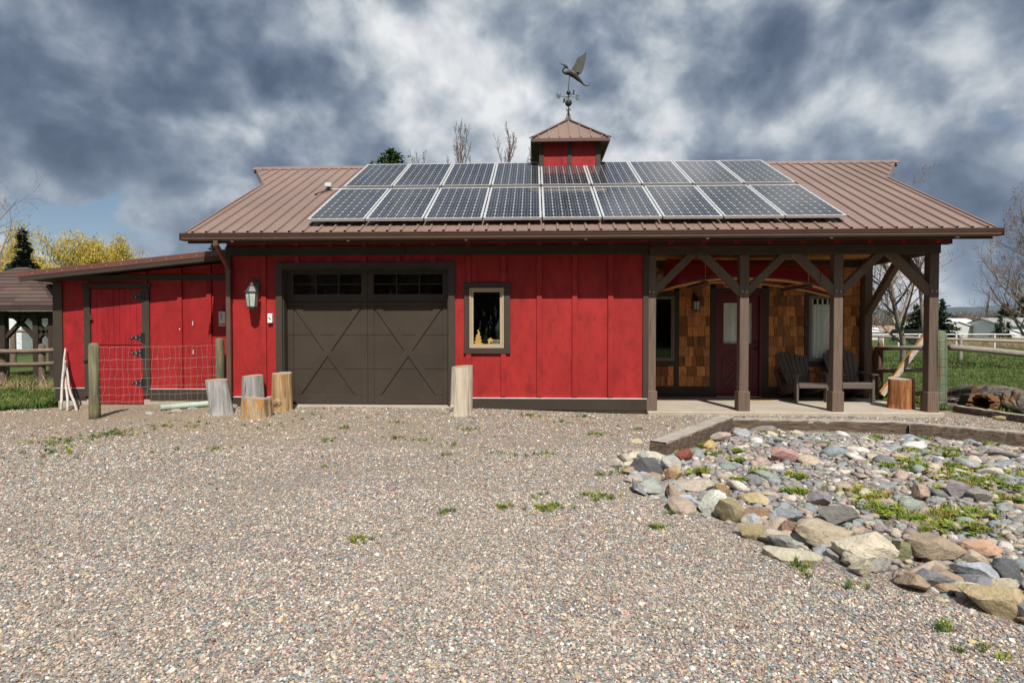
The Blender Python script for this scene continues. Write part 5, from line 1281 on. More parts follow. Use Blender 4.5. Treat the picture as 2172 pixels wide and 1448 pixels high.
stump(590.5, 791, 873, 42, SM['honey'], 4, 'honey coloured cracked stump with round knot at the garage door edge', knot=(-.1, .24, .075))
stump(972, 778, 884, 46, SM['pale'], 5, 'tall pale stump standing alone right of the garage door', lean=.045, knot=(-.55, .18, .05))
stump(1926.5, 806, 868, 47, SM['red'], 6, 'reddish brown stump on the porch slab by the end post', z=.061)

# ---- wire fence in front of the shed
M['treated'] = wood('green_treated_post', (.055, .075, .05), (.24, .22, .13), (22, 22, 2.0), .8, 0, .5, mid=(.14, .13, .075), stain=((5, 5, 1.6), (.10, .055, .025), .52, .66))
M['treated2'] = wood('pale_green_post', (.06, .088, .052), (.15, .165, .10), (18, 18, 1.4), .8, 0, .4, mid=(.12, .155, .09), stain=((4, 4, 1.2), (.15, .11, .055), .52, .7), split=(26, 26, .7))
M['wire'] = simple('galvanised_wire', (.42, .38, .34), .5, .5, .5, .15, 10, 0)
M['wire2'] = simple('dull_wire', (.20, .20, .19), .5, .5, .5, .15, 10, 0)
fa_ = gnd(193.5, 888, .045); fp0 = Vector((fa_.x, fa_.y + .075, gzf(fa_.x, fa_.y))); fp1 = Vector((ax(466, .22), .22, .03))
wf = thing('wire_fence', 'sagging woven wire fence between two green treated posts before the shed', 'fence', (fp0 + fp1) / 2)
h0 = at(193.5, 727, fp0.y).z - fp0.z; h1 = at(466, 717, .22).z - fp1.z
def rpost(p, r, h, m, par, name='post', lab=None):
    return MB().lathe([(r * 1.02, -.05), (r, .1), (r * .98, h * .5), (r * .97, h - .05), (r * .8, h - .015), (r * .45, h)], p, 18).build(name, m, par, smooth=True, label=lab)
rpost(fp0, .078, h0, M['treated'], wf); rpost(fp1, .075, h1, M['treated'], wf)
rw = random.Random(9); dv = fp1 - fp0
rows = [.955, .82, .70, .59, .50, .41, .33, .25, .17]; rows = [(at(205, y, fp0.y).z - fp0.z, at(455, y2, .22).z - fp1.z) for y, y2 in ((736, 731), (763, 756), (783, 776), (803, 794), (821, 812), (837, 830), (850, 846), (862, 856))]
NC = 22
def wp(u, k): return fp0 + dv * u + Vector((0, -.08, rows[k][0] * (1 - u) + rows[k][1] * u - .012 * math.sin(math.pi * u)))
for k in range(len(rows)):
    MB().tube([wp(i / NC, k) + Vector((0, rw.uniform(-.006, .006), rw.uniform(-.008, .008))) for i in range(NC + 1)], .0018, 4).build('horizontal_wire', M['wire'], wf)
for i in range(1, NC):
    u = i / NC; MB().tube([wp(min(1, u + rw.uniform(-.011, .011)), k) for k in range(len(rows))], .0015, 4).build('vertical_wire', M['wire'], wf)
# ---- leaning sticks
M['stick'] = wood('bleached_stick', (.28, .26, .23), (.50, .47, .42), (20, 20, 3), .85, .15, .4)
for k, (x0, y0, x1, y1, lab) in enumerate(((128, 868, 138, 739, 'longest bleached stick leaning on the shed corner'), (144, 869, 137, 770, 'middle bleached stick of three leaning on the shed corner'), (162, 869, 139, 765, 'curved bleached stick leaning farthest from the shed corner'))):
    g0 = gnd(x0, y0, .06); p1 = at(x1, y1, YS - .06); g0.z = gzf(g0.x, g0.y); r = random.Random(k)
    pts_ = [g0.lerp(p1, t_ / 6) + Vector((r.uniform(-.012, .012) - .03 * math.sin(math.pi * t_ / 6) * (k == 2), 0, 0)) for t_ in range(7)]
    tag(move_base(MB().tube(pts_, [.021, .022, .02, .019, .018, .016, .014], 7).build('stick', M['stick'], smooth=True)), lab, 'stick', 'sticks leaning on the shed')
# ---- corrugated drain pipe
M['pipe'] = simple('pale_green_plastic', (.42, .50, .42), .55, 0, .35, .12, 6, 0)
a0, a1 = gnd(341, 872, .06), gnd(446, 866, .06); a0.z = gzf(a0.x, a0.y) + .055; a1.z = gzf(a1.x, a1.y) + .055
pp = []; rr2 = []
for i in range(121):
    pp.append(a0.lerp(a1, i / 120)); rr2.append(.056 if (i % 4) < 2 else .046)
dp = MB().tube(pp, rr2, 14, cap=False); dp.tube([a0 + (a1 - a0) * .002, a0 + (a1 - a0) * .03], .043, 14)
tag(move_base(dp.build('drain_pipe', M['pipe'], fix=False)), 'pale green corrugated drain pipe lying before the shed', 'pipe')
for k, (px, py, w_, h_, c_, lab) in enumerate(((365, 877, 40, 13, (.42, .36, .27), 'flat tan stone lying in front of the corrugated pipe'), (405, 873, 24, 12, (.36, .36, .35), 'pointed grey stone beside the corrugated pipe end'), (312, 880, 18, 6, (.6, .56, .5), 'small white stone left of the corrugated pipe'), (492, 868, 20, 11, (.45, .42, .38), 'small pale stone at the downspout foot'), (1352, 931, 52, 9, (.52, .43, .28), 'flat yellowish stone set in the gravel by the sloping timber'), (2128, 905, 38, 12, (.40, .30, .16), 'flat brown stone on the timber edging at the right'), (1035, 868, 9, 6, (.5, .45, .38), 'tiny round stone at the barn foundation'))):
    g = gnd(px, py + h_ * .3, .03); s = (g.y - CAM.y) / FPX; me = ico(2, 900 + k, .8, .18, 6, 1.3, False, 'stone', M['boulder'])
    z = gzf(g.x, g.y) if py != 905 else .17
    o = link('stone', me, None, (g.x, g.y + .05, z + h_ * s * .1), (0, 0, R(k * 23)), (w_ * s / 2, w_ * s * .4, h_ * s * .75)); o.color = (*c_, 1); tag(o, lab, 'stone')
# ================================================================== RIGHT SIDE: post, rails, driftwood
gp_ = gnd(1999, 866, 0.0); gpz = at(1999, 700, gp_.y + .12).z
GP = Vector((gp_.x, gp_.y + .12, 0))
gw = thing('corner_fence_post', 'thick pale green treated post wrapped in wire beside the porch', 'fence post', GP)
MB().lathe([(.135, -.05), (.132, .2), (.128, gpz * .6), (.125, gpz - .10), (.10, gpz - .03), (.06, gpz - .005)], GP, 20).build('shaft', M['treated2'], gw, smooth=True)
for k in range(9):
    z = .12 + k * .16; MB().tube([GP + Vector((.137 * math.cos(a_ * .5236), .137 * math.sin(a_ * .5236), z + .012 * math.sin(a_ * 1.3 + k))) for a_ in range(13)], .003, 4).build('wrap_wire', M['wire2'], gw)
for a_ in (3.6, 4.3, 5.0, 5.7): MB().tube([GP + Vector((.136 * math.cos(a_ + .05 * math.sin(z * 5)), .136 * math.sin(a_), .05 + z)) for z in (0, .3, .6, .9, 1.2)], .002, 4).build('wrap_wire', M['wire2'], gw)
M['rail'] = wood('grey_log_rail', (.17, .145, .12), (.38, .34, .30), (4, 26, 26), .85, .12, .6, mid=(.27, .24, .21))
M['railpost'] = wood('dark_fence_post', (.07, .042, .025), (.17, .11, .07), (24, 24, 2), .85, .15, .5)
# small gate fence behind the porch end
F0 = Vector((ax(1856, 2.6), 2.6, 0)); F1 = Vector((ax(1868, 2.45), 2.45, 0)); F2 = GP + Vector((-.02, .05, 0))
fz = thing('rail_fence', 'log rail fence running from dark posts to the green corner post', 'fence', F1)
rpost(F0, .055, at(1856, 732, 2.6).z, M['railpost'], fz); rpost(F1, .055, at(1868, 724, 2.45).z, M['railpost'], fz)
for py in (738, 785, 835): MB().tube([at(1862, py + 1, 2.46), at(1915, py, 2.0), Vector((F2.x - .08, F2.y + .1, at(1990, py, F2.y).z))], [.045, .042, .045], 10).build('rail', M['rail'], fz, smooth=True)
for k in range(7):
    z = .2 + .14 * k; MB().tube([F1 + Vector((0, -.03, z)), F2 + Vector((0, .1, z))], .002, 3).build('mesh_wire', M['wire2'], fz)
for k in range(1, 14): p = F1.lerp(F2, k / 14); MB().tube([p + Vector((0, 0, .1)), p + Vector((0, 0, 1.12))], .0017, 3).build('mesh_wire', M['wire2'], fz)
fr2 = thing('rail_fence', 'single grey log rail with wire mesh leading off the green corner post', 'fence', GP + Vector((1.2, .2, 0)))
e1 = at(2230, 757, GP.y + .35); MB().tube([at(2014, 736, GP.y + .05), at(2090, 742, GP.y + .15), e1], [.058, .056, .06], 10).build('rail', M['rail'], fr2, smooth=True)
for k in range(5):
    z = .2 + .16 * k; MB().tube([GP + Vector((.1, .05, z)), Vector((e1.x, e1.y, z))], .002, 3).build('mesh_wire', M['wire2'], fr2)
rpost(Vector((e1.x, e1.y, 0)), .07, 1.3, M['railpost'], fr2)
for k in range(1, 12): p = (GP + Vector((.1, .05, 0))).lerp(Vector((e1.x, e1.y, 0)), k / 12); MB().tube([p + Vector((0, 0, .1)), p + Vector((0, 0, .92))], .0016, 3).build('mesh_wire', M['wire2'], fr2)
# boards leaning behind the porch end
M['newboard'] = wood('orange_edge_board', (.34, .17, .05), (.52, .30, .11), (6, 6, 30), .75, .1, .3)
M['greyboard'] = wood('grey_board', (.24, .20, .165), (.42, .37, .32), (6, 6, 30), .8, .1, .4)
for k, (x0, y0, x1, y1, Y0, Y1, m_, lab) in enumerate(((1871, 838, 1972, 704, 1.55, 1.95, M['greyboard'], 'grey board with orange edge leaning diagonally beside the porch stump'), (1868.5, 833, 1969, 702, 2.0, 2.25, M['newboard'], 'orange board leaning behind the grey diagonal board'))):
    a, b = at(x0, y0, Y0), at(x1, y1, Y1); lb = thing('leaning_board', lab, 'board', (a.x, a.y, .06), 'boards leaning by the porch')
    d = (b - a).normalized(); MB().bar(a, b, .085 - .03 * k, .04, (0, -1, .2)).build('plank', m_, lb, .004)
    off = d.cross(Vector((0, 1, 0))).normalized() * (.048 - .015 * k)
    MB().bar(a + off, b + off, .014, .046, (0, -1, .2)).build('edge_strip', M['newboard'], lb)
# driftwood
t = NT('driftwood_grain'); a = t.noise((5, 30, 30), 6, .6, .8); b2 = t.noise(3, 5, off=(2, 2, 2))
c = t.ramp(a, [(.25, (.045, .035, .028)), (.45, (.10, .085, .072)), (.78, (.26, .24, .22))]); c = t.mix(t.ramp(b2, [(.50, 0), (.68, .8)]), c, (.17, .085, .035)); t.bump(a, 1.0, .02)
M['drift'] = t.fin(c, .88, 0, .15)
from mathutils import noise as mn
def drift(px, py, w_, h_, yaw, tilt_, seed, lab, hollow=False, Y=None):
    g = gnd(px, py + h_ * .5, 0.0); s = (g.y - CAM.y) / FPX; L, H = w_ * s, h_ * s
    m = MB(); n = 48; k = 22; r = random.Random(seed); off = Vector((seed * 7.1, 0, 0)); c = Vector((g.x, g.y + H * .4, H * .46))
    for i in range(k + 1):
        t_ = i / k; e = (1 - abs(2 * t_ - 1) ** 5) ** .5 * .9 + .1 if not hollow else (.82 + .18 * t_)
        for j in range(n):
            a_ = 6.2832 * j / n; q = Vector((t_ * 3, math.cos(a_), math.sin(a_))); rad_ = (1 + .50 * mn.noise(Vector((q.x * .8, q.y * 1.3, q.z * 1.3)) + off) + .22 * mn.noise(Vector((q.x * 1.6, q.y * 3, q.z * 3)) + off) + .12 * (abs(mn.noise(Vector((q.x * .9, q.y * 6, q.z * 6)) + off)) - .3) + .05 * mn.noise(q * 9 + off)) * e
            m.v.append(((t_ - .5) * L, H * .5 * rad_ * math.cos(a_), H * .5 * rad_ * math.sin(a_)))
    for i in range(k):
        for j in range(n): m.f.append((i * n + j, i * n + (j + 1) % n, (i + 1) * n + (j + 1) % n, (i + 1) * n + j))
    m.f.append(tuple(range(n))[::-1]); m.f.append(tuple(k * n + j for j in range(n)))
    o = m.build('driftwood', M['drift']); o.location = c; o.rotation_euler = (0, R(tilt_), R(yaw)); return tag(o, lab, 'driftwood', 'driftwood pieces by the pasture')
def arch_wood(px, py, wpx, hpx, dep, yaw, seed, lab):      # split half log: curved grey back over a brown end face
    g = gnd(px, py + hpx * .5, 0.0); sc__ = (g.y - CAM.y) / FPX; L, H = wpx * sc__, hpx * sc__; r = random.Random(seed); m = MB(); n = 20; k = 14; off = Vector((seed * 3.7, 1, 0))
    for i in range(k + 1):
        t_ = i / k; tp = 1 - .35 * t_
        for j in range(n + 1):
            a_ = math.pi * j / n; q = Vector((t_ * 1.2, math.cos(a_) * 2.2, math.sin(a_) * 2.2)); rd = 1 + .22 * mn.noise(q + off) + .12 * mn.noise(Vector((q.x * .6, q.y * 3.5, q.z * 3.5)) + off)
            sk = .25 * math.sin(a_) ** 2 * (1 - t_)
            m.v.append((L * .5 * rd * -math.cos(a_) * tp - L * .12 * math.sin(a_), -dep * .5 + dep * t_ - sk * dep * .3 + .05 * mn.noise(q * 2 + off), H * rd * (math.sin(a_) ** .8) * tp * .95 - .02))
    for i in range(k):
        for j in range(n): a_ = i * (n + 1) + j; m.f.append((a_, a_ + 1, a_ + n + 2, a_ + n + 1))
    m.f.append(tuple(range(n + 1))); m.f.append(tuple(k * (n + 1) + j for j in range(n + 1))[::-1])
    o = m.build('driftwood', M['drift']); o.location = (g.x, g.y + dep * .35, 0); o.rotation_euler = (0, 0, R(yaw)); return tag(o, lab, 'driftwood', 'driftwood pieces by the pasture')
def hollow_wood(px, py, wpx, hpx, yaw, seed, lab):           # rotted tube of wood, open end towards the photographer
    g = gnd(px, py + hpx * .5, 0.0); sc__ = (g.y - CAM.y) / FPX; Rr = hpx * sc__ * .5; L = wpx * sc__; off = Vector((seed * 5.3, 2, 0)); m = MB(); n = 26; k = 10
    def ring(x, rr, s_):
        for j in range(n):
            a_ = 6.2832 * j / n; q = Vector((x * 2, math.cos(a_) * 2, math.sin(a_) * 2)); rd = rr * (1 + .25 * mn.noise(q + off) + .18 * mn.noise(q * 3 + off)); jag = .12 * mn.noise(Vector((0, q.y * 2.5, q.z * 2.5)) + off) if s_ else 0
            m.v.append((x + jag, rd * math.cos(a_) * 1.25, rd * math.sin(a_)))
    xs = [(-L / 2 + L * i / k, Rr) for i in range(k + 1)]
    for i, (x, r_) in enumerate(xs): ring(x, r_ * (1 - .25 * i / k), i == 0)
    for i in range(k + 1): ring(-L / 2 + .02 + L * .7 * i / k, Rr * .72 * (1 - .4 * i / k), i == 0)
    K = (k + 1) * n
    for i in range(k):
        for j in range(n): a_, b_ = i * n + j, i * n + (j + 1) % n; m.f.append((a_, b_, b_ + n, a_ + n)); m.f.append((K + a_, K + a_ + n, K + b_ + n, K + b_))
    for j in range(n): m.f.append((j, K + j, K + (j + 1) % n, (j + 1) % n))
    m.f.append(tuple(k * n + j for j in range(n))); m.f.append(tuple(K + k * n + j for j in range(n)))
    o = m.build('driftwood', M['drift2'], fix=False); o.location = (g.x, g.y + Rr, Rr * .8); o.rotation_euler = (0, 0, R(yaw)); return tag(o, lab, 'driftwood', 'driftwood pieces by the pasture')
t = NT('rotten_orange_wood'); a = t.noise((6, 30, 30), 6, .62, 1.0); c = t.ramp(a, [(.28, (.03, .018, .012)), (.45, (.12, .062, .03)), (.62, (.26, .13, .05)), (.78, (.36, .31, .26))]); t.bump(a, 1.0, .03); M['drift2'] = t.fin(c, .9, 0, .1)
arch_wood(2068, 836, 64, 56, .55, 14, 1, 'hump backed grey driftwood stump on the grass edge')
arch_wood(2030, 850, 44, 24, .35, -8, 5, 'low grey driftwood root next to the green corner post')
hollow_wood(2108, 852, 78, 36, 38, 2, 'hollow brown driftwood log in front of the hump backed stump')
drift(2135, 834, 80, 24, -24, 8, 3, 'reddish driftwood log behind the hollow log')
drift(2168, 852, 60, 40, 62, -28, 4, 'grey driftwood block at the right edge of the photo')

# ================================================================== GRASS AND WEEDS
t = NT('grass_blade'); rnd = t.rnd(); c = t.ramp(rnd, [(0, (.035, .085, .014)), (.45, (.06, .12, .02)), (.8, (.10, .15, .03)), (.95, (.26, .22, .09))])
c = t.mix(t.ramp(t.noise(.5, 3), [(.4, 0), (.7, .35)]), c, (.12, .13, .04)); M['blade'] = t.fin(c, .7, 0, .2)
t = NT('dry_grass'); c = t.ramp(t.rnd(), [(0, (.26, .19, .10)), (1, (.45, .36, .21))]); M['dryblade'] = t.fin(c, .85, 0, .1)
t = NT('weed_leaf'); c = t.ramp(t.rnd(), [(0, (.09, .15, .02)), (.4, (.18, .24, .03)), (.7, (.26, .28, .04)), (1, (.24, .18, .05))]); M['weed'] = t.fin(c, .6, 0, .25)
def tuft(seed, n, h, spread, wid, mat, name):
    r = random.Random(seed); m = MB()
    for _ in range(n):
        a_ = r.uniform(0, 6.28); rr = r.uniform(0, spread); x, y = rr * math.cos(a_), rr * math.sin(a_); hh_ = h * r.uniform(.5, 1.1); le = hh_ * r.uniform(.25, .9); la = r.uniform(0, 6.28)
        dx, dy = math.cos(la), math.sin(la); w = wid * r.uniform(.7, 1.2); nx, ny = -dy * w, dx * w; o = len(m.v)
        for t_, k in ((0, 1), (.5, .85)):
            px, py, pz = x + dx * le * t_ * t_, y + dy * le * t_ * t_, hh_ * t_; m.v += [(px - nx * k, py - ny * k, pz), (px + nx * k, py + ny * k, pz)]
        m.v.append((x + dx * le, y + dy * le, hh_ * .92)); m.f += [(o, o + 1, o + 3, o + 2), (o + 2, o + 3, o + 4)]
    me = m.mesh(name, fix=False); me.materials.append(mat); return me
def rosette(seed, n, L, mat):
    r = random.Random(seed); m = MB()
    for k in range(n):
        a_ = 6.283 * k / n + r.uniform(-.3, .3); l = L * r.uniform(.5, 1.1); up = r.uniform(.25, .9); w = l * .22; dx, dy = math.cos(a_), math.sin(a_); o = len(m.v)
        m.v += [(0, 0, 0), (dx * l * .5 - dy * w, dy * l * .5 + dx * w, l * up * .55), (dx * l * .5 + dy * w, dy * l * .5 - dx * w, l * up * .55), (dx * l, dy * l, l * up * .6)]; m.f += [(o, o + 2, o + 1), (o + 1, o + 2, o + 3)]
    me = m.mesh('weed', fix=False); me.materials.append(mat); return me
gt_ = src_coll('grass_tuft', [tuft(i, 16, .10, .06, .004, M['blade'], 'grass_tuft') for i in range(5)])
wt_ = src_coll('weed', [rosette(i, 16, .065, M['weed']) for i in range(3)] + [tuft(40 + i, 26, .07, .05, .0035, M['weed'], 'weed') for i in range(4)])
dt_ = src_coll('dry_tuft', [tuft(60 + i, 14, .8, .18, .006, M['dryblade'], 'dry_tuft') for i in range(3)])
def sc3(n, lo, hi): s = rg.uniform(lo, hi, n); return np.column_stack([s, s, s])
def rz(n): return np.column_stack([rg.normal(0, .06, n), rg.normal(0, .06, n), rg.uniform(0, 6.28, n)])
# lawn beside the shed
def region(n, x0, x1, y0, y1, f):
    x = rg.uniform(x0, x1, n); y = rg.uniform(y0, y1, n); ok = f(x, y); return x[ok], y[ok]
x, y = region(26000, -15.5, SX0 - .05, -1.2, 7, lambda x, y: ~inside(x, y - .18 * np.sin(4 * x) - .1, GRAV) & (x > -.97 * (y + 9.7) - 1.5)); n = len(x)
scatter('lawn_grass', np.column_stack([x, y, np.full(n, -.04)]), rz(n), sc3(n, 1.0, 2.1), gt_)
# pasture on the right
x, y = region(60000, 6.8, 20, .6, 12, lambda x, y: ~inside(x, y, GRAV) & (x < .93 * (y + 9.7) + 1.5) & (x > .50 * (y + 9.7)) & ~((x < 6.8) & (y < 7)) & (rg.random(len(x)) < 1.15 - y / 16)); n = len(x)
scatter('pasture_grass', np.column_stack([x, y, np.full(n, -.05)]), rz(n), sc3(n, .7, 1.5), gt_)
x, y = region(26000, 9, 40, 12, 30, lambda x, y: (x < .93 * (y + 9.7) + 1.5) & (x > .50 * (y + 9.7))); n = len(x)
scatter('pasture_grass', np.column_stack([x, y, np.full(n, -.05)]), rz(n), sc3(n, 1.1, 2.4), gt_)
# tufts in the gravel: (px, py, spread m, n)
T_ = [(1068, 1067, .10, 10), (1165, 1068, .13, 18), (945, 1081, .09, 7), (760, 1139, .06, 10), (1385, 1109, .07, 9), (845, 925, .16, 12), (990, 909, .14, 14), (230, 918, .30, 34), (255, 912, .2, 14), (100, 958, .4, 24), (105, 935, .3, 18), (160, 928, .3, 12), (700, 928, .1, 6), (735, 908, .1, 8), (840, 900, .1, 6), (900, 930, .12, 7), (950, 960, .1, 5), (1160, 958, .12, 8), (1130, 884, .2, 16), (1235, 883, .15, 10), (1265, 918, .2, 14), (1200, 896, .15, 9), (1275, 1045, .12, 14), (1140, 1045, .08, 5), (1715, 1200, .08, 5), (1690, 1187, .06, 3), (1800, 1232, .08, 4), (2082, 1368, .08, 5), (1995, 1318, .05, 3), (1420, 1080, .05, 4), (1335, 995, .12, 8), (1285, 1000, .1, 8), (1270, 1045, .12, 12), (370, 951, .25, 6), (485, 945, .2, 5), (690, 985, .2, 4), (330, 905, .3, 10), (420, 900, .3, 10), (1575, 886, .15, 8), (1360, 905, .1, 6), (560, 905, .3, 8), (650, 892, .3, 8), (1060, 960, .2, 6), (950, 940, .2, 6)]
P_ = []
for px, py, sp_, n in T_:
    g = gnd(px, py, .03)
    for _ in range(int(n * 1.4)): xx, yy = rg.normal(g.x, sp_ * .55), rg.normal(g.y, sp_ * .45); P_.append((xx, yy, gzf(xx, yy)))
P_ = np.array([p for p in P_ if inside(p[0], p[1], GRAV) and not inside(p[0], p[1], RBED)]); n = len(P_); scatter('gravel_weeds', P_, rz(n), sc3(n, .28, .68), src_coll('gravel_weed', [tuft(80 + i, 20, .09, .05, .004, (M['blade'], M['weed'], M['weed'])[i % 3], 'gravel_weed') for i in range(4)]))
# dead stalks and litter on the gravel
x, y = region(5200, -9, 2, -5, .4, lambda x, y: inside(x, y, GRAV) & (rg.random(len(x)) < .25 + .5 * (y > -2) + .3 * (x < -5)) & ~((y > -.1) & (x > -5.3))); n = len(x)
scatter('dry_litter', np.column_stack([x, y, gz(x, y) + .006]), np.column_stack([np.full(n, 1.5), rg.normal(0, .2, n), rg.uniform(0, 6.28, n)]), sc3(n, .03, .10), dt_)
# weeds in the bed
WB = [(1430, 955, .2), (1500, 960, .2), (1640, 915, .2), (1565, 955, .1), (1860, 930, .18), (1965, 925, .2), (2000, 970, .3), (1920, 985, .25), (1890, 995, .2), (2010, 1030, .45), (2060, 1025, .4), (2090, 1030, .35), (2150, 1010, .3), (1965, 1000, .3), (2150, 915, .2), (2100, 940, .25), (2140, 1035, .3), (1820, 1045, .25), (1850, 1060, .2), (1860, 1085, .2), (1930, 1105, .25), (1960, 1110, .2), (1990, 1130, .2), (2060, 1125, .2), (2080, 1095, .3), (2030, 1100, .2), (1480, 1000, .12), (1495, 940, .1), (1570, 1020, .1), (1690, 1010, .1), (1690, 1045, .1), (1750, 945, .12), (2040, 1000, .3), (1560, 975, .1), (1610, 1000, .1), (2160, 1065, .2), (1940, 960, .2), (2020, 955, .3)]
P_ = []
for px, py, sp_ in WB:
    g = gnd(px, py, .04)
    for _ in range(22): xx, yy = rg.normal(g.x, sp_ * .42), rg.normal(g.y, sp_ * .34); P_.append((xx, yy, float(bz(xx, yy)) + .02))
P_ = np.array([p for p in P_ if inside(p[0], p[1], RBED)]); n = len(P_); scatter('rock_bed_weeds', P_, rz(n), sc3(n, .4, 1.0), wt_)
# dry stalks by the rail fence on the left
x, y = region(150, -13.2, -9.0, 2.3, 3.4, lambda x, y: x > -99); n = len(x)
scatter('dead_stalks', np.column_stack([x, y, np.full(n, -.03)]), np.column_stack([rg.normal(.1, .5, n), rg.normal(.2, .5, n), rg.uniform(0, 6.28, n)]), sc3(n, .35, .8), dt_)
x, y = region(6000, 18, 75, 37, 62, lambda x, y: (x < .95 * (y + 9.7)) & (x > .66 * (y + 9.7))); n = len(x)
scatter('dry_meadow', np.column_stack([x, y, np.full(n, -.05)]), rz(n), sc3(n, .7, 1.2), dt_)

# ================================================================== TREES
def grow(seed, H, r0, up=.5, spread=.55, levels=4, kids=(7, 5, 4, 3), first=.22, wob=.12, ratio=.55, droop=0.0, tubes=(8, 5, 4, 3, 3), lean=(0, 0), rmin=.006):
    rn = random.Random(seed); trunk = MB(); crown = MB(); tips = []
    def branch(p, d, L, r, lev):
        n = 5 if lev < 2 else 3; pts_ = [p.copy()]; rads = [r]; cur = p.copy(); dd = d.copy()
        for i in range(n):
            dd = (dd + Vector((rn.gauss(0, wob), rn.gauss(0, wob), rn.gauss(0, wob * .6) + (up * .12 if lev else 0) - droop * lev * .12))).normalized()
            cur = cur + dd * (L / n); pts_.append(cur.copy()); rads.append(max(rmin * .6, r * (1 - (i + 1) / n * .72)))
        (trunk if lev == 0 else crown).tube(pts_, rads, tubes[lev], cap=False)
        if lev >= levels: tips.append((pts_[-1], dd.copy())); tips.append((pts_[len(pts_) // 2], dd.copy())); return
        k = kids[lev]
        for q in range(k):
            t_ = first + (1 - first) * ((q + rn.random()) / k) if lev == 0 else .2 + .8 * ((q + rn.random()) / k)
            i = min(n - 1, int(t_ * n)); f_ = t_ * n - i; bp = pts_[i].lerp(pts_[i + 1], f_); br = max(rmin, (rads[i] * (1 - f_) + rads[i + 1] * f_) * .62)
            bd = (pts_[i + 1] - pts_[i]).normalized(); a_ = rn.uniform(0, 6.283); side = bd.orthogonal().normalized(); side.rotate(Matrix.Rotation(a_, 3, bd))
            nd = (bd * (1 - spread) + side * spread + Vector((0, 0, up * .35))).normalized()
            branch(bp, nd, L * ratio * rn.uniform(.7, 1.15) * (1.15 - .5 * t_ if lev == 0 else 1), br, lev + 1)
    branch(Vector((0, 0, -.1)), Vector((lean[0], lean[1], 1)).normalized(), H, r0, 0)
    return trunk, crown, tips
M['greybark'] = wood('grey_bark', (.10, .085, .07), (.26, .225, .19), (14, 14, 3), .9, 0, .5)
M['twig'] = simple('bare_twigs', (.235, .19, .15), .9, 0, .1, .25, 2, 0)
M['twig2'] = simple('brown_twigs', (.13, .095, .07), .9, 0, .1, .25, 2, 0)
t = NT('yellow_willow_leaf'); c = t.ramp(t.noise(1.6, 4), [(.3, (.30, .21, .03)), (.5, (.46, .34, .05)), (.72, (.40, .36, .10))]); M['willow'] = t.fin(c, .7, 0, .2)
t = NT('dark_needles'); c = t.ramp(t.noise(2.6, 4), [(.3, (.012, .026, .014)), (.6, (.028, .05, .022)), (.8, (.05, .07, .03))]); M['needle'] = t.fin(c, .8, 0, .2)
t = NT('pine_needles'); c = t.ramp(t.noise(5, 4), [(.3, (.022, .05, .010)), (.6, (.06, .10, .016)), (.8, (.12, .16, .03))]); M['pine'] = t.fin(c, .8, 0, .2)
M['bud'] = simple('reddish_buds', (.17, .10, .075), .9, 0, .1)
def leaves(tips, n, size, rad, seed, mb=None, hang=0.0):
    r = np.random.default_rng(seed); T = np.array([p for p, d in tips]); idx = r.integers(0, len(T), n); P = T[idx] + r.normal(0, rad, (n, 3)) * np.array([1, 1, .8]) - np.array([0, 0, 1]) * np.abs(r.normal(0, hang + 1e-6, n))[:, None]
    u = r.normal(0, 1, (n, 3)); u /= np.linalg.norm(u, axis=1)[:, None]; v = np.cross(u, r.normal(0, 1, (n, 3))); v /= np.linalg.norm(v, axis=1)[:, None]; s = size * r.uniform(.6, 1.3, n)[:, None]
    if hang: u = u * .45 + np.array([0, 0, -1]); 
    V = np.stack([P - u * s, P + v * s * .45, P + u * s, P - v * s * .45], 1).reshape(-1, 3); m = mb or MB(); o = len(m.v)
    m.v += [tuple(q) for q in V]; m.f += [(o + 4 * i, o + 4 * i + 1, o + 4 * i + 2, o + 4 * i + 3) for i in range(n)]; return m
def put_tree(name, seed, loc, lab, cat='tree', group=None, leaf=None, bark='greybark', twig='twig', **kw):
    tr, cr, tips = grow(seed, **kw); o = thing(name, lab, cat, loc, group); L = Vector(loc)
    for mb in (tr, cr): mb.v = [(a + L.x, b + L.y, c + L.z) for a, b, c in mb.v]
    tr.build('trunk', M[bark], o, smooth=True, fix=False); co_ = cr.build('crown', M[twig], o, fix=False)
    if leaf:
        nl, size, rad, mat, hang = leaf; lv = leaves([(p + L, d) for p, d in tips], nl, size, rad, seed, None, hang); lv.build('foliage', M[mat], o, fix=False, kind='stuff')
    return o
def gl_(px, Y): return Vector((ax(px, Y), Y, -.05))
bt = 'bare trees in the pasture'
put_tree('bare_tree', 5, gl_(1917, 15.5), 'leafless tree seen between the porch end posts', group=bt, H=6.2, r0=.125, up=.7, spread=.66, levels=4, kids=(22, 7, 5, 4), first=.16, ratio=.46, wob=.09, leaf=(2600, .03, .05, 'bud', 0), rmin=.005)
put_tree('bare_tree', 9, gl_(2205, 11.0), 'leafless tree reaching in from the right edge of the photo', group=bt, H=5.4, r0=.10, up=.75, spread=.62, levels=4, kids=(22, 7, 5, 4), first=.16, ratio=.46, wob=.10, rmin=.005, leaf=(2400, .03, .05, 'bud', 0))
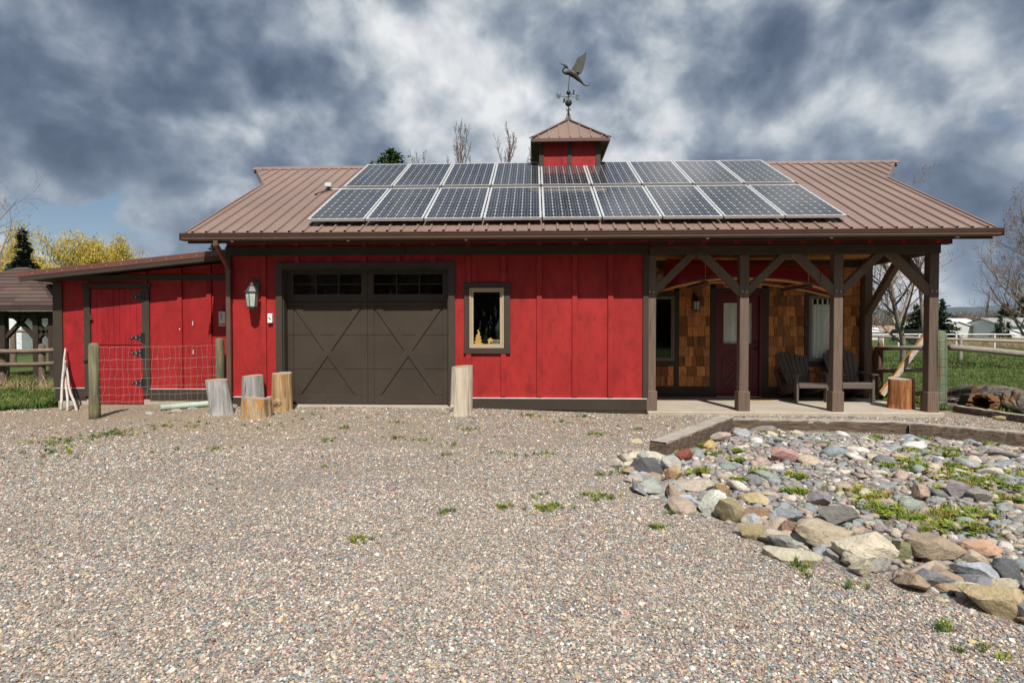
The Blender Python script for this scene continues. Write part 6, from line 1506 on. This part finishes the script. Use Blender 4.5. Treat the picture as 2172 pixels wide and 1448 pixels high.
# tree tops behind the ridge
for k, (px, topy, Y, lab) in enumerate(((914, 306, 26, 'thin bare treetop behind the ridge just right of the pine'), (978, 282, 27, 'forked bare treetop behind the ridge between two others'), (1060, 278, 26, 'widest bare treetop behind the ridge next to the cupola'), (1100, 318, 30, 'faint bare treetop at the left of the cupola'), (1965, 392, 30, 'bare treetop over the right end of the barn roof'))):
    top = at(px, topy, Y).z; put_tree('bare_tree', 40 + k, gl_(px, Y), lab, group='bare treetops behind the roof', twig='twig2', bark='greybark', H=top * (.91 if px < 1500 else .66), r0=.15, up=1.15, spread=.42, levels=3, kids=(24, 8, 5), first=.42, ratio=.25, wob=.06, leaf=(2600, .034, .04, 'bud', 0), rmin=.011)
def conifer(name, loc, H, Rb, seed, lab, mat='needle', group=None, dens=1.0, top=1.0, size=.16, step=.34, expo=.85):
    o = thing(name, lab, 'tree', loc, group); L = Vector(loc); r = random.Random(seed); tr = MB(); tr.tube([L, L + Vector((0, 0, H * .97))], [H * .02, .02], 7); tr.build('trunk', M['railpost'], o, smooth=True)
    m = MB(); z = H * .08; br = MB()
    while z < H:
        t_ = 1 - z / H; R0 = Rb * (t_ ** expo) * r.uniform(.8, 1.1) + .05; nb = max(4, int(9 * dens * (.45 + t_)))
        for q in range(nb):
            a_ = r.uniform(0, 6.283); l = R0 * r.uniform(.7, 1.12); d = Vector((math.cos(a_), math.sin(a_), 0)); sag = l * r.uniform(.1, .32); ns = max(3, int(l / (.17)))
            for s_ in range(ns):
                f_ = (s_ + .6) / ns; p = L + Vector((0, 0, z + r.uniform(-.05, .05))) + d * l * f_ + Vector((0, 0, -sag * f_ * f_ + .10 * l * f_))
                for _ in range(3):
                    w_ = size * r.uniform(.7, 1.3) * (1.15 - .5 * f_); e = Vector((r.gauss(0, 1), r.gauss(0, 1), r.gauss(0, .5))).normalized(); u = (d * .6 + e * .7).normalized(); v = u.cross(Vector((r.gauss(0, .5), r.gauss(0, .5), 1))).normalized(); o_ = len(m.v)
                    q_ = p + e * .05; m.v += [tuple(q_ - u * w_ * .5), tuple(q_ + v * w_ * .3), tuple(q_ + u * w_), tuple(q_ - v * w_ * .3)]; m.f.append((o_, o_ + 1, o_ + 2, o_ + 3))
        z += step * r.uniform(.7, 1.2) * (.55 + .5 * t_)
    m.build('crown', M[mat], o, fix=False); return o
c0 = gl_(832, 24); tz = at(832, 318, 24).z
o = conifer('pine_tree', c0, tz, 6.0, 3, 'dark green pine top rising behind the barn ridge', 'pine', None, 1.6, size=.20, step=.2, expo=.55)
conifer('spruce_tree', gl_(52, 37), at(52, 486, 37).z, 3.0, 4, 'dark blue green spruce behind the gazebo roof', 'needle', 'spruces', 1.3, size=.38)
conifer('spruce_tree', gl_(458, 34), at(450, 512, 34).z, 2.6, 5, 'spruce tip showing between shed roof and barn gutter', 'pine', 'spruces', 1.0, size=.3)
conifer('spruce_tree', gl_(1997, 48), at(1997, 640, 48).z + .2, 2.3, 6, 'dark spruce in the yard behind the green corner post', 'needle', 'spruces', 1.0, size=.34)
conifer('spruce_tree', gl_(2122, 66), at(2122, 672, 66).z, 1.5, 7, 'young spruce in front of the pale grey roofed house', 'needle', 'spruces', 1.0, size=.3)
conifer('spruce_tree', gl_(2139, 64), at(2139, 684, 64).z, .9, 8, 'smallest spruce at the house corner', 'needle', 'spruces', 1.0, size=.25)
conifer('spruce_tree', gl_(2132, 130), at(2132, 645, 130).z, 5, 9, 'broad dark conifer behind the pale grey roofed house', 'needle', 'spruces', .8, size=1.0, step=.8)
conifer('spruce_tree', gl_(2172, 130), at(2172, 632, 130).z, 5.5, 10, 'tall dark conifer at the right edge behind the house', 'needle', 'spruces', .8, size=1.0, step=.8)
conifer('spruce_tree', gl_(1945, 60), at(1945, 650, 60).z, 3.2, 12, 'dull conifer behind the leaning boards', 'needle', 'spruces', .8, size=.5, step=.5)
# willows on the left
wl_ = 'yellow leafing willows'
for k, (px, topy, Y, n, sp_, lab) in enumerate(((100, 512, 46, 5200, .9, 'pale yellow willow right of the spruce'), (165, 505, 50, 7500, 1.1, 'bright yellow willow with tall crown above the shed roof'), (215, 512, 50, 7500, 1.1, 'broad golden willow lower over the shed roof'), (258, 540, 52, 5000, 1.0, 'low yellow willow at the right end of the row'), (14, 548, 48, 5000, .9, 'drooping yellow willow behind the gazebo'), (100, 590, 41, 4600, .9, 'yellow green shrub between gazebo and shed eave'))):
    top = at(px, topy, Y).z; put_tree('willow_tree', 70 + k, gl_(px, Y), lab, group=wl_, twig='twig', H=top * .86, r0=.22, up=.55, spread=.6, levels=3, kids=(11, 5, 4), first=.18, ratio=.52, wob=.14, leaf=(int(n * 2.6), .10 if Y > 35 else .07, .34 if Y > 35 else .2, 'willow', .45), rmin=.02)
put_tree('willow_tree', 90, gl_(-22, 20), 'mostly bare willow with heavy limb at the left edge of the photo', group=wl_, H=8.0, r0=.22, up=.5, spread=.6, levels=4, kids=(9, 5, 4, 3), first=.2, ratio=.55, wob=.15, lean=(.12, 0), leaf=(520, .045, .08, 'willow', .1), rmin=.009)

# ================================================================== GAZEBO AND LEFT YARD
M['brownrail'] = wood('brown_log_rail', (.09, .06, .04), (.24, .18, .13), (4, 26, 26), .85, .12, .6, mid=(.15, .11, .08))
t = NT('brown_asphalt_shingle'); n = t.noise(25, 4); oc = t.rnd(); c = t.ramp(oc, [(0, (.06, .037, .031)), (.35, (.088, .053, .043)), (.7, (.075, .062, .056)), (1, (.115, .075, .062))]); c = t.mix(t.ramp(n, [(.35, .4), (.65, 0)]), c, (.06, .045, .04)); t.bump(n, .4, .01); M['asph'] = t.fin(c, .9, 0, .15)
M['gazwood'] = wood('dark_gazebo_timber', (.022, .016, .012), (.05, .036, .028), (24, 24, 3), .8, .1, .3)
GY0, GY1 = 5.2, 8.6; gx1 = ax(121, GY0); gx0 = gx1 - 5.0; gze = at(60, 649, GY0).z; gza = at(-52, 568, 6.9).z
gz_ = thing('gazebo', 'open timber gazebo with brown shingled hip roof at the left', 'gazebo', ((gx0 + gx1) / 2, 6.9, -.05))
cxm, cym = (gx0 + gx1) / 2, (GY0 + GY1) / 2; RL = .15
A = [Vector((gx0, GY0, gze)), Vector((gx1, GY0, gze)), Vector((gx1, GY1, gze)), Vector((gx0, GY1, gze))]; B0, B1 = Vector((cxm - RL, cym, gza)), Vector((cxm + RL, cym, gza))
def courses(a, b, c_, d_, nr):      # quad a-b eave, c-d ridge ends (c above a, d above b)
    r = random.Random(nr)
    for i in range(nr):
        t0, t1 = i / nr, (i + 1) / nr + .015; l0, r0 = a.lerp(c_, t0), b.lerp(d_, t0); l1, r1 = a.lerp(c_, min(1, t1)), b.lerp(d_, min(1, t1)); nn = max(1, int((r0 - l0).length / .75)); q = r.random()
        nrm = (b - a).cross(c_ - a).normalized(); nrm = nrm if nrm.z > 0 else -nrm; us = [0] + sorted(min(1, max(0, (k + q) / nn)) for k in range(nn)) + [1]
        for k in range(len(us) - 1):
            if us[k + 1] - us[k] < 1e-3: continue
            P = [l0.lerp(r0, us[k]) + nrm * .03, l0.lerp(r0, us[k + 1]) + nrm * .03, l1.lerp(r1, us[k + 1]) + nrm * .012, l1.lerp(r1, us[k]) + nrm * .012]
            MB().prism(P, nrm * -.012).build('roof_shingle', M['asph'], gz_)
courses(A[0], A[1], B0, B1, 11); courses(A[1], A[2], B1, B1 + Vector((0, .01, 0)), 11)
m = MB(); m.v = [tuple(v - Vector((0, 0, .01))) for v in A + [B0, B1]]; m.f = [(0, 1, 5, 4), (1, 2, 5), (2, 3, 4, 5), (3, 0, 4), (0, 3, 2, 1)]; m.build('roof_deck', M['trimh'], gz_)
MB().bar(A[0] + Vector((0, 0, -.06)), A[1] + Vector((0, 0, -.06)), .05, .14).build('fascia', M['trimh'], gz_); MB().bar(A[1] + Vector((0, 0, -.061)), A[2] + Vector((0, 0, -.061)), .05, .14).build('fascia', M['trimh'], gz_)
px1 = ax(112, GY0 + .35); pxa = ax(79, GY0 + .35); pxb = ax(9, GY0 + .35)
for (x_, y_) in ((px1, GY0 + .35), (pxa, GY0 + .35), (pxb, GY0 + .35), (px1, GY1 - .35), (pxa, GY1 - .35), (pxb, GY1 - .35)):
    MB().box(x_ - .075, x_ + .075, y_ - .075, y_ + .075, -.05, gze - .13).build('post', M['gazwood'], gz_, .005)
    for s in (-1, 1): MB().bar((x_ + s * .07, y_, gze - .85), (x_ + s * .68, y_, gze - .22), .09, .10, (0, 1, 0)).build('brace', M['gazwood'], gz_)
MB().box(gx0 + .3, gx1 - .25, GY0 + .28, GY0 + .42, gze - .27, gze - .131).build('beam', M['gazwood'], gz_); MB().box(gx0 + .3, gx1 - .25, GY1 - .42, GY1 - .28, gze - .27, gze - .131).build('beam', M['gazwood'], gz_)
ff = thing('rail_fence', 'two rail log fence in dry weeds before the gazebo', 'fence', (gx0 + 2, 3.2, 0))
for py in (745, 773): MB().tube([at(-60, py + 1, 3.1), at(60, py, 3.2), at(150, py - 4, 3.3)], [.06, .055, .05], 10).build('rail', M['brownrail'], ff, smooth=True)
for px in (-30, 6, 88): rpost(Vector((ax(px, 3.28), 3.28, -.05)), .07, 1.15 if px != 6 else 1.0, M['brownrail'], ff)
fb_ = thing('rail_fence', 'far log fence with wire mesh seen through the gazebo', 'fence', (ax(60, 13), 13, -.05))
MB().tube([at(-40, 702, 13), at(130, 703, 13)], .055, 8).build('rail', M['brownrail'], fb_)
for px in (26, 28.5, 104): rpost(Vector((ax(px, 13), 13, -.05)), .09, 1.5, M['brownrail'], fb_)
for k in range(6): MB().tube([at(-40, 712 + 8 * k, 13), at(130, 712 + 8 * k, 13)], .004, 3).build('mesh_wire', M['wire2'], fb_)
M['wside'] = simple('white_house_siding', (.66, .68, .70), .7, 0, .3, .06, 3, .1); M['gside'] = simple('pale_grey_siding', (.50, .50, .49), .7, 0, .3, .06, 3, .1)
M['groof'] = simple('grey_house_shingles', (.26, .265, .27), .9, 0, .1, .35, 6, .3); M['mroof'] = simple('white_metal_roofing', (.74, .75, .76), .45, 0, .4, .04, 1, 0)
def house(name, x0, x1, Y0, Y1, ze, zr, lab, wallm, roofm, axis='x', wins=(), doors=(), oh=.35):
    h = thing(name, lab, 'building', ((x0 + x1) / 2, Y0, -.05)); MB().box(x0, x1, Y0, Y1, -.1, ze).build('wall', wallm, h)
    if axis == 'x':
        ym = (Y0 + Y1) / 2
        for s, ya in ((1, Y0 - oh), (-1, Y1 + oh)):
            k = (zr - ze) / (ym - Y0); MB().prism([(x0 - oh, ya, ze - k * oh + .02), (x1 + oh, ya, ze - k * oh + .02), (x1 + oh, ym, zr + .02), (x0 - oh, ym, zr + .02)], (0, 0, .15)).build('roof', roofm, h)
        for x_ in (x0, x1 - .1): MB().prism([(x_, Y0, ze), (x_, Y1, ze), (x_, ym, zr)], (.1, 0, 0)).build('gable', wallm, h)
    else:
        xm = (x0 + x1) / 2; k = (zr - ze) / (xm - x0)
        for xa in (x0 - oh, x1 + oh): MB().prism([(xa, Y0 - oh, ze - k * oh + .02), (xa, Y1 + oh, ze - k * oh + .02), (xm, Y1 + oh, zr + .02), (xm, Y0 - oh, zr + .02)], (0, 0, .15)).build('roof', roofm, h)
        for y_ in (Y0, Y1 - .1): MB().prism([(x0, y_, ze), (x1, y_, ze), (xm, y_, zr)], (0, .1, 0)).build('gable', wallm, h)
    for (a, b, c_, d_) in wins:
        w_ = MB().box(a, b, Y0 - .05, Y0 - .005, c_, d_).build('window', M['wside'], h); MB().box(a + .08, b - .08, Y0 - .06, Y0 - .051, c_ + .08, d_ - .08).build('pane', M['cell'], w_)
    for (a, b, c_, d_) in doors: MB().box(a, b, Y0 - .05, Y0 - .005, c_, d_).build('door', M['wside'], h)
    return h
hx = lambda px, Y: ax(px, Y)
house('white_house', hx(-60, 26), hx(46, 26), 26, 34, at(0, 672, 26).z, at(0, 640, 26).z, 'white gabled house seen through the gazebo', M['wside'], M['groof'], 'y')
house('pale_house', hx(43, 29), hx(190, 29), 29, 36, at(90, 668, 29).z, at(90, 650, 32).z, 'pale grey house with shingled roof behind the gazebo post', M['gside'], M['groof'], 'x', wins=((hx(62, 29), hx(73, 29), .9, 2.1),))
# sheds and house in the right distance
Yw = 95; house('metal_shed', hx(2003, Yw), hx(2061, Yw), Yw, Yw + 14, at(2000, 692, Yw).z, at(2030, 682, Yw).z, 'pale metal shed with white roof beyond the pasture', M['gside'], M['mroof'], 'y', oh=.2)
house('storage_shed', hx(2061.5, Yw), hx(2102, Yw), Yw + .6, Yw + 12, at(2080, 692.5, Yw).z, at(2080, 683, Yw).z + .6, 'white roofed wing joined to the pale metal shed', M['gside'], M['mroof'], 'x', oh=.2)
house('far_house', hx(2132, 88), hx(2260, 88), 88, 98, at(2150, 692, 88).z, at(2150, 676, 93).z, 'white house with light grey shingled roof at the right edge', M['wside'], M['groof'], 'x', wins=((hx(2164, 88), hx(2171, 88), .4, 1.35),), doors=((hx(2140, 88), hx(2162, 88), -.05, 1.5),))
house('white_trailer_shed', hx(1838, 80), hx(1873, 80), 80, 84, at(1860, 704, 80).z, at(1860, 697, 80).z, 'low white roofed shed left of the bare tree', M['gside'], M['mroof'], 'x', oh=.2)
house('brown_house', hx(1858, 110), hx(1915, 110), 110, 118, at(1880, 703, 110).z, at(1880, 692, 110).z, 'low brown roofed house far behind the bare tree', M['twig2'], simple('terracotta_shingles', (.27, .17, .11), .9), 'x', wins=((hx(1895, 110), hx(1902, 110), .2, 1.2),))
# far fence of pale pipe and pasture fence
pf = thing('pasture_fence', 'weathered log rail pasture fence with wire this side of the road', 'fence', (20, 17, 0))
MB().tube([at(1840, 712, 18.5), at(1960, 717, 17.5)], .06, 8).build('rail', M['rail'], pf); MB().tube([at(2008, 719, 17.2), at(2100, 722, 17), at(2260, 728, 16.6)], .07, 8).build('rail', M['rail'], pf)
for px, Y in ((1866, 18.3), (2038, 17.1), (2236, 16.6)): rpost(Vector((ax(px, Y), Y, -.05)), .075, 1.22, M['rail'], pf)
for k in range(5): MB().tube([at(1840, 722 + 7 * k, 18.4), at(2260, 733 + 7 * k, 16.6)], .004, 3).build('mesh_wire', M['wire2'], pf)
wfp = thing('pipe_fence', 'white pipe fence along the far side of the road', 'fence', (35, 37, 0))
MB().tube([at(1838, 709, 38), at(2260, 709, 36)], .05, 6).build('rail', M['flash'], wfp)
for px in (1873, 1906, 1950, 2028.5, 2110, 2195): MB().tube([Vector((ax(px, 37), 37, -.05)), at(px, 707, 37)], .07, 6).build('post', M['flash'], wfp)
# road across the pasture
M['road'] = simple('pale_gravel_road', (.36, .33, .31), .9, 0, .1, .12, 1.5, .2)
b = MB(); b.prism([(8, 27.5, -.046), (90, 25, -.046), (90, 31, -.046), (8, 33.5, -.046)], (0, 0, .006)); struct(b.build('road', M['road']))
# parked vehicles in the far yard
def car(name, px, Y, L, colr, lab, cat='car'):
    g = gl_(px, Y); o = thing(name, lab, cat, g); m_ = simple(name + '_paint', colr, .3, 0, .5, .03, 3, 0); x, y, z = g
    MB().prism([(x - L / 2, y, z + .3), (x + L / 2, y, z + .3), (x + L / 2, y, z + .85), (x + L * .3, y, z + .95), (x + L * .16, y, z + 1.45), (x - L * .28, y, z + 1.48), (x - L * .42, y, z + .98), (x - L / 2, y, z + .9)], (0, 1.7, 0)).build('body', m_, o, .05)
    MB().prism([(x + L * .26, y - .01, z + .97), (x + L * .15, y - .01, z + 1.36), (x - L * .26, y - .01, z + 1.39), (x - L * .37, y - .01, z + 1.0)], (0, .02, 0)).build('side_window', M['cell'], o)
    for s in (-.3, .3): MB().tube([(x + s * L, y - .03, z + .32), (x + s * L, y + .2, z + .32)], .32, 14).build('wheel', M['black'], o)
    return o
car('parked_car', 1997, 62, 4.4, (.05, .085, .075), 'dark green car parked in the far yard by the corner post')
tr_ = gl_(1946, 52); tt = thing('livestock_trailer', 'dark slatted trailer parked behind the bare tree', 'trailer', tr_)
for k in range(4): MB().box(tr_.x - 1.5, tr_.x + 1.5, tr_.y, tr_.y + .06, .35 + k * .3, .55 + k * .3).build('slat', M['black'], tt)
MB().box(tr_.x - 1.5, tr_.x + 1.5, tr_.y + .1, tr_.y + 1.9, .3, 1.5).build('box', M['black'], tt)
for s in (-.5, .5): MB().tube([(tr_.x + s, tr_.y - .08, .3), (tr_.x + s, tr_.y + .15, .3)], .34, 12).build('wheel', M['black'], tt)
# far wood line, one mass
m = MB(); lf = MB(); rt = random.Random(77)
tr, cr, tips = grow(200, 8, .16, up=.8, spread=.5, levels=3, kids=(9, 5, 4), first=.1, ratio=.5, wob=.12, tubes=(4, 3, 3, 3, 3), rmin=.03)
protos = []
for s in (200, 201, 202, 203):
    tr, cr, tips = grow(s, 8, .16, up=.8 + .3 * (s % 2), spread=.5, levels=3, kids=(10, 6, 4), first=.08, ratio=.48, wob=.12, tubes=(4, 3, 3, 3, 3), rmin=.035)
    q = MB(); q.v = tr.v + cr.v; o_ = len(tr.v); q.f = tr.f + [tuple(i + o_ for i in f_) for f_ in cr.f]; me = q.mesh('wood_tree', fix=False); me.materials.append(M['twig2'] if s % 2 else M['twig']); protos.append(me)
wood_c = src_coll('wood_tree', protos)
n = 900; px = np.concatenate([rg.uniform(1400, 2500, 700), rg.uniform(-260, 400, 200)]); Yv = rg.uniform(105, 230, n); xs = np.array([ax(a, b) for a, b in zip(px, Yv)]); s_ = rg.uniform(.35, .68, n) * Yv / 150
scatter('treeline', np.column_stack([xs, Yv, np.full(n, -.5)]), np.column_stack([np.zeros(n), np.zeros(n), rg.uniform(0, 6.28, n)]), np.column_stack([s_ * 1.5, s_ * 1.5, s_]), wood_c)
put_tree('poplar_tree', 31, gl_(2092, 120), 'slender brown poplar rising above the far sheds', group='bare trees in the pasture', twig='twig2', H=at(2092, 618, 120).z * .93, r0=.3, up=1.6, spread=.30, levels=3, kids=(22, 6, 5), first=.08, ratio=.22, wob=.05, rmin=.05)
# mountain ridge
t = NT('forested_slope'); n = t.noise(.004, 7, .6); c = t.ramp(n, [(.35, (.022, .035, .030)), (.65, (.045, .06, .045))]); M['mount'] = t.fin(c, .95, 0, .05)
b = MB(); nX = 90; nY = 10; 
for j in range(nY + 1):
    for i in range(nX + 1):
        u = i / nX; X = -8000 + 16500 * u; Y = 5000 + 2400 * j / nY; t_ = math.sin(math.pi * min(1, j / nY * .5 + .0)); base = 330 + 190 * mn.noise(Vector((X / 2600, 3.3, 0))) + 80 * mn.noise(Vector((X / 700, Y / 900, 1)))
        right = 1.0 if X > 3000 else .65; b.v.append((X, Y, -20 + base * t_ * right))
for j in range(nY):
    for i in range(nX): a_ = j * (nX + 1) + i; b.f.append((a_, a_ + 1, a_ + nX + 2, a_ + nX + 1))
struct(b.build('mountain', M['mount'], None, smooth=True, fix=False))

rear = src_coll('rear_tree', protos)
n = 150; x = rg.uniform(-45, 45, n); y = rg.uniform(-62, -32, n); s_ = rg.uniform(.9, 1.5, n)
scatter('treeline', np.column_stack([x, y, np.full(n, -.1)]), np.column_stack([np.zeros(n), np.zeros(n), rg.uniform(0, 6.28, n)]), np.column_stack([s_ * 1.3, s_ * 1.3, s_]), rear)
for k, (x_, y_, h_, r_) in enumerate(((-11, -38, 8, 3.0), (13, -42, 9, 3.4))):
    conifer('conifer', (x_, y_, -.1), h_, r_, 60 + k, ('dark conifer mirrored in the garage door glass', 'dark conifer mirrored in the porch windows')[k], 'needle', 'conifers behind the photographer', .9, size=.8, step=.7)

# air between here and the mountain
hz_m = bpy.data.materials.new('thin_air'); hz_m.use_nodes = True; ht = hz_m.node_tree; ht.nodes.clear()
ho = ht.nodes.new('ShaderNodeOutputMaterial'); hv = ht.nodes.new('ShaderNodeVolumePrincipled'); hv.inputs['Color'].default_value = (.62, .76, .95, 1); hv.inputs['Density'].default_value = 5e-5; hv.inputs['Anisotropy'].default_value = .1
ht.links.new(hv.outputs[0], ho.inputs['Volume'])
hz_o = MB().box(-8900, 8900, -8900, 8900, -25, 640).build('haze', hz_m); hz_o['kind'] = 'stuff'
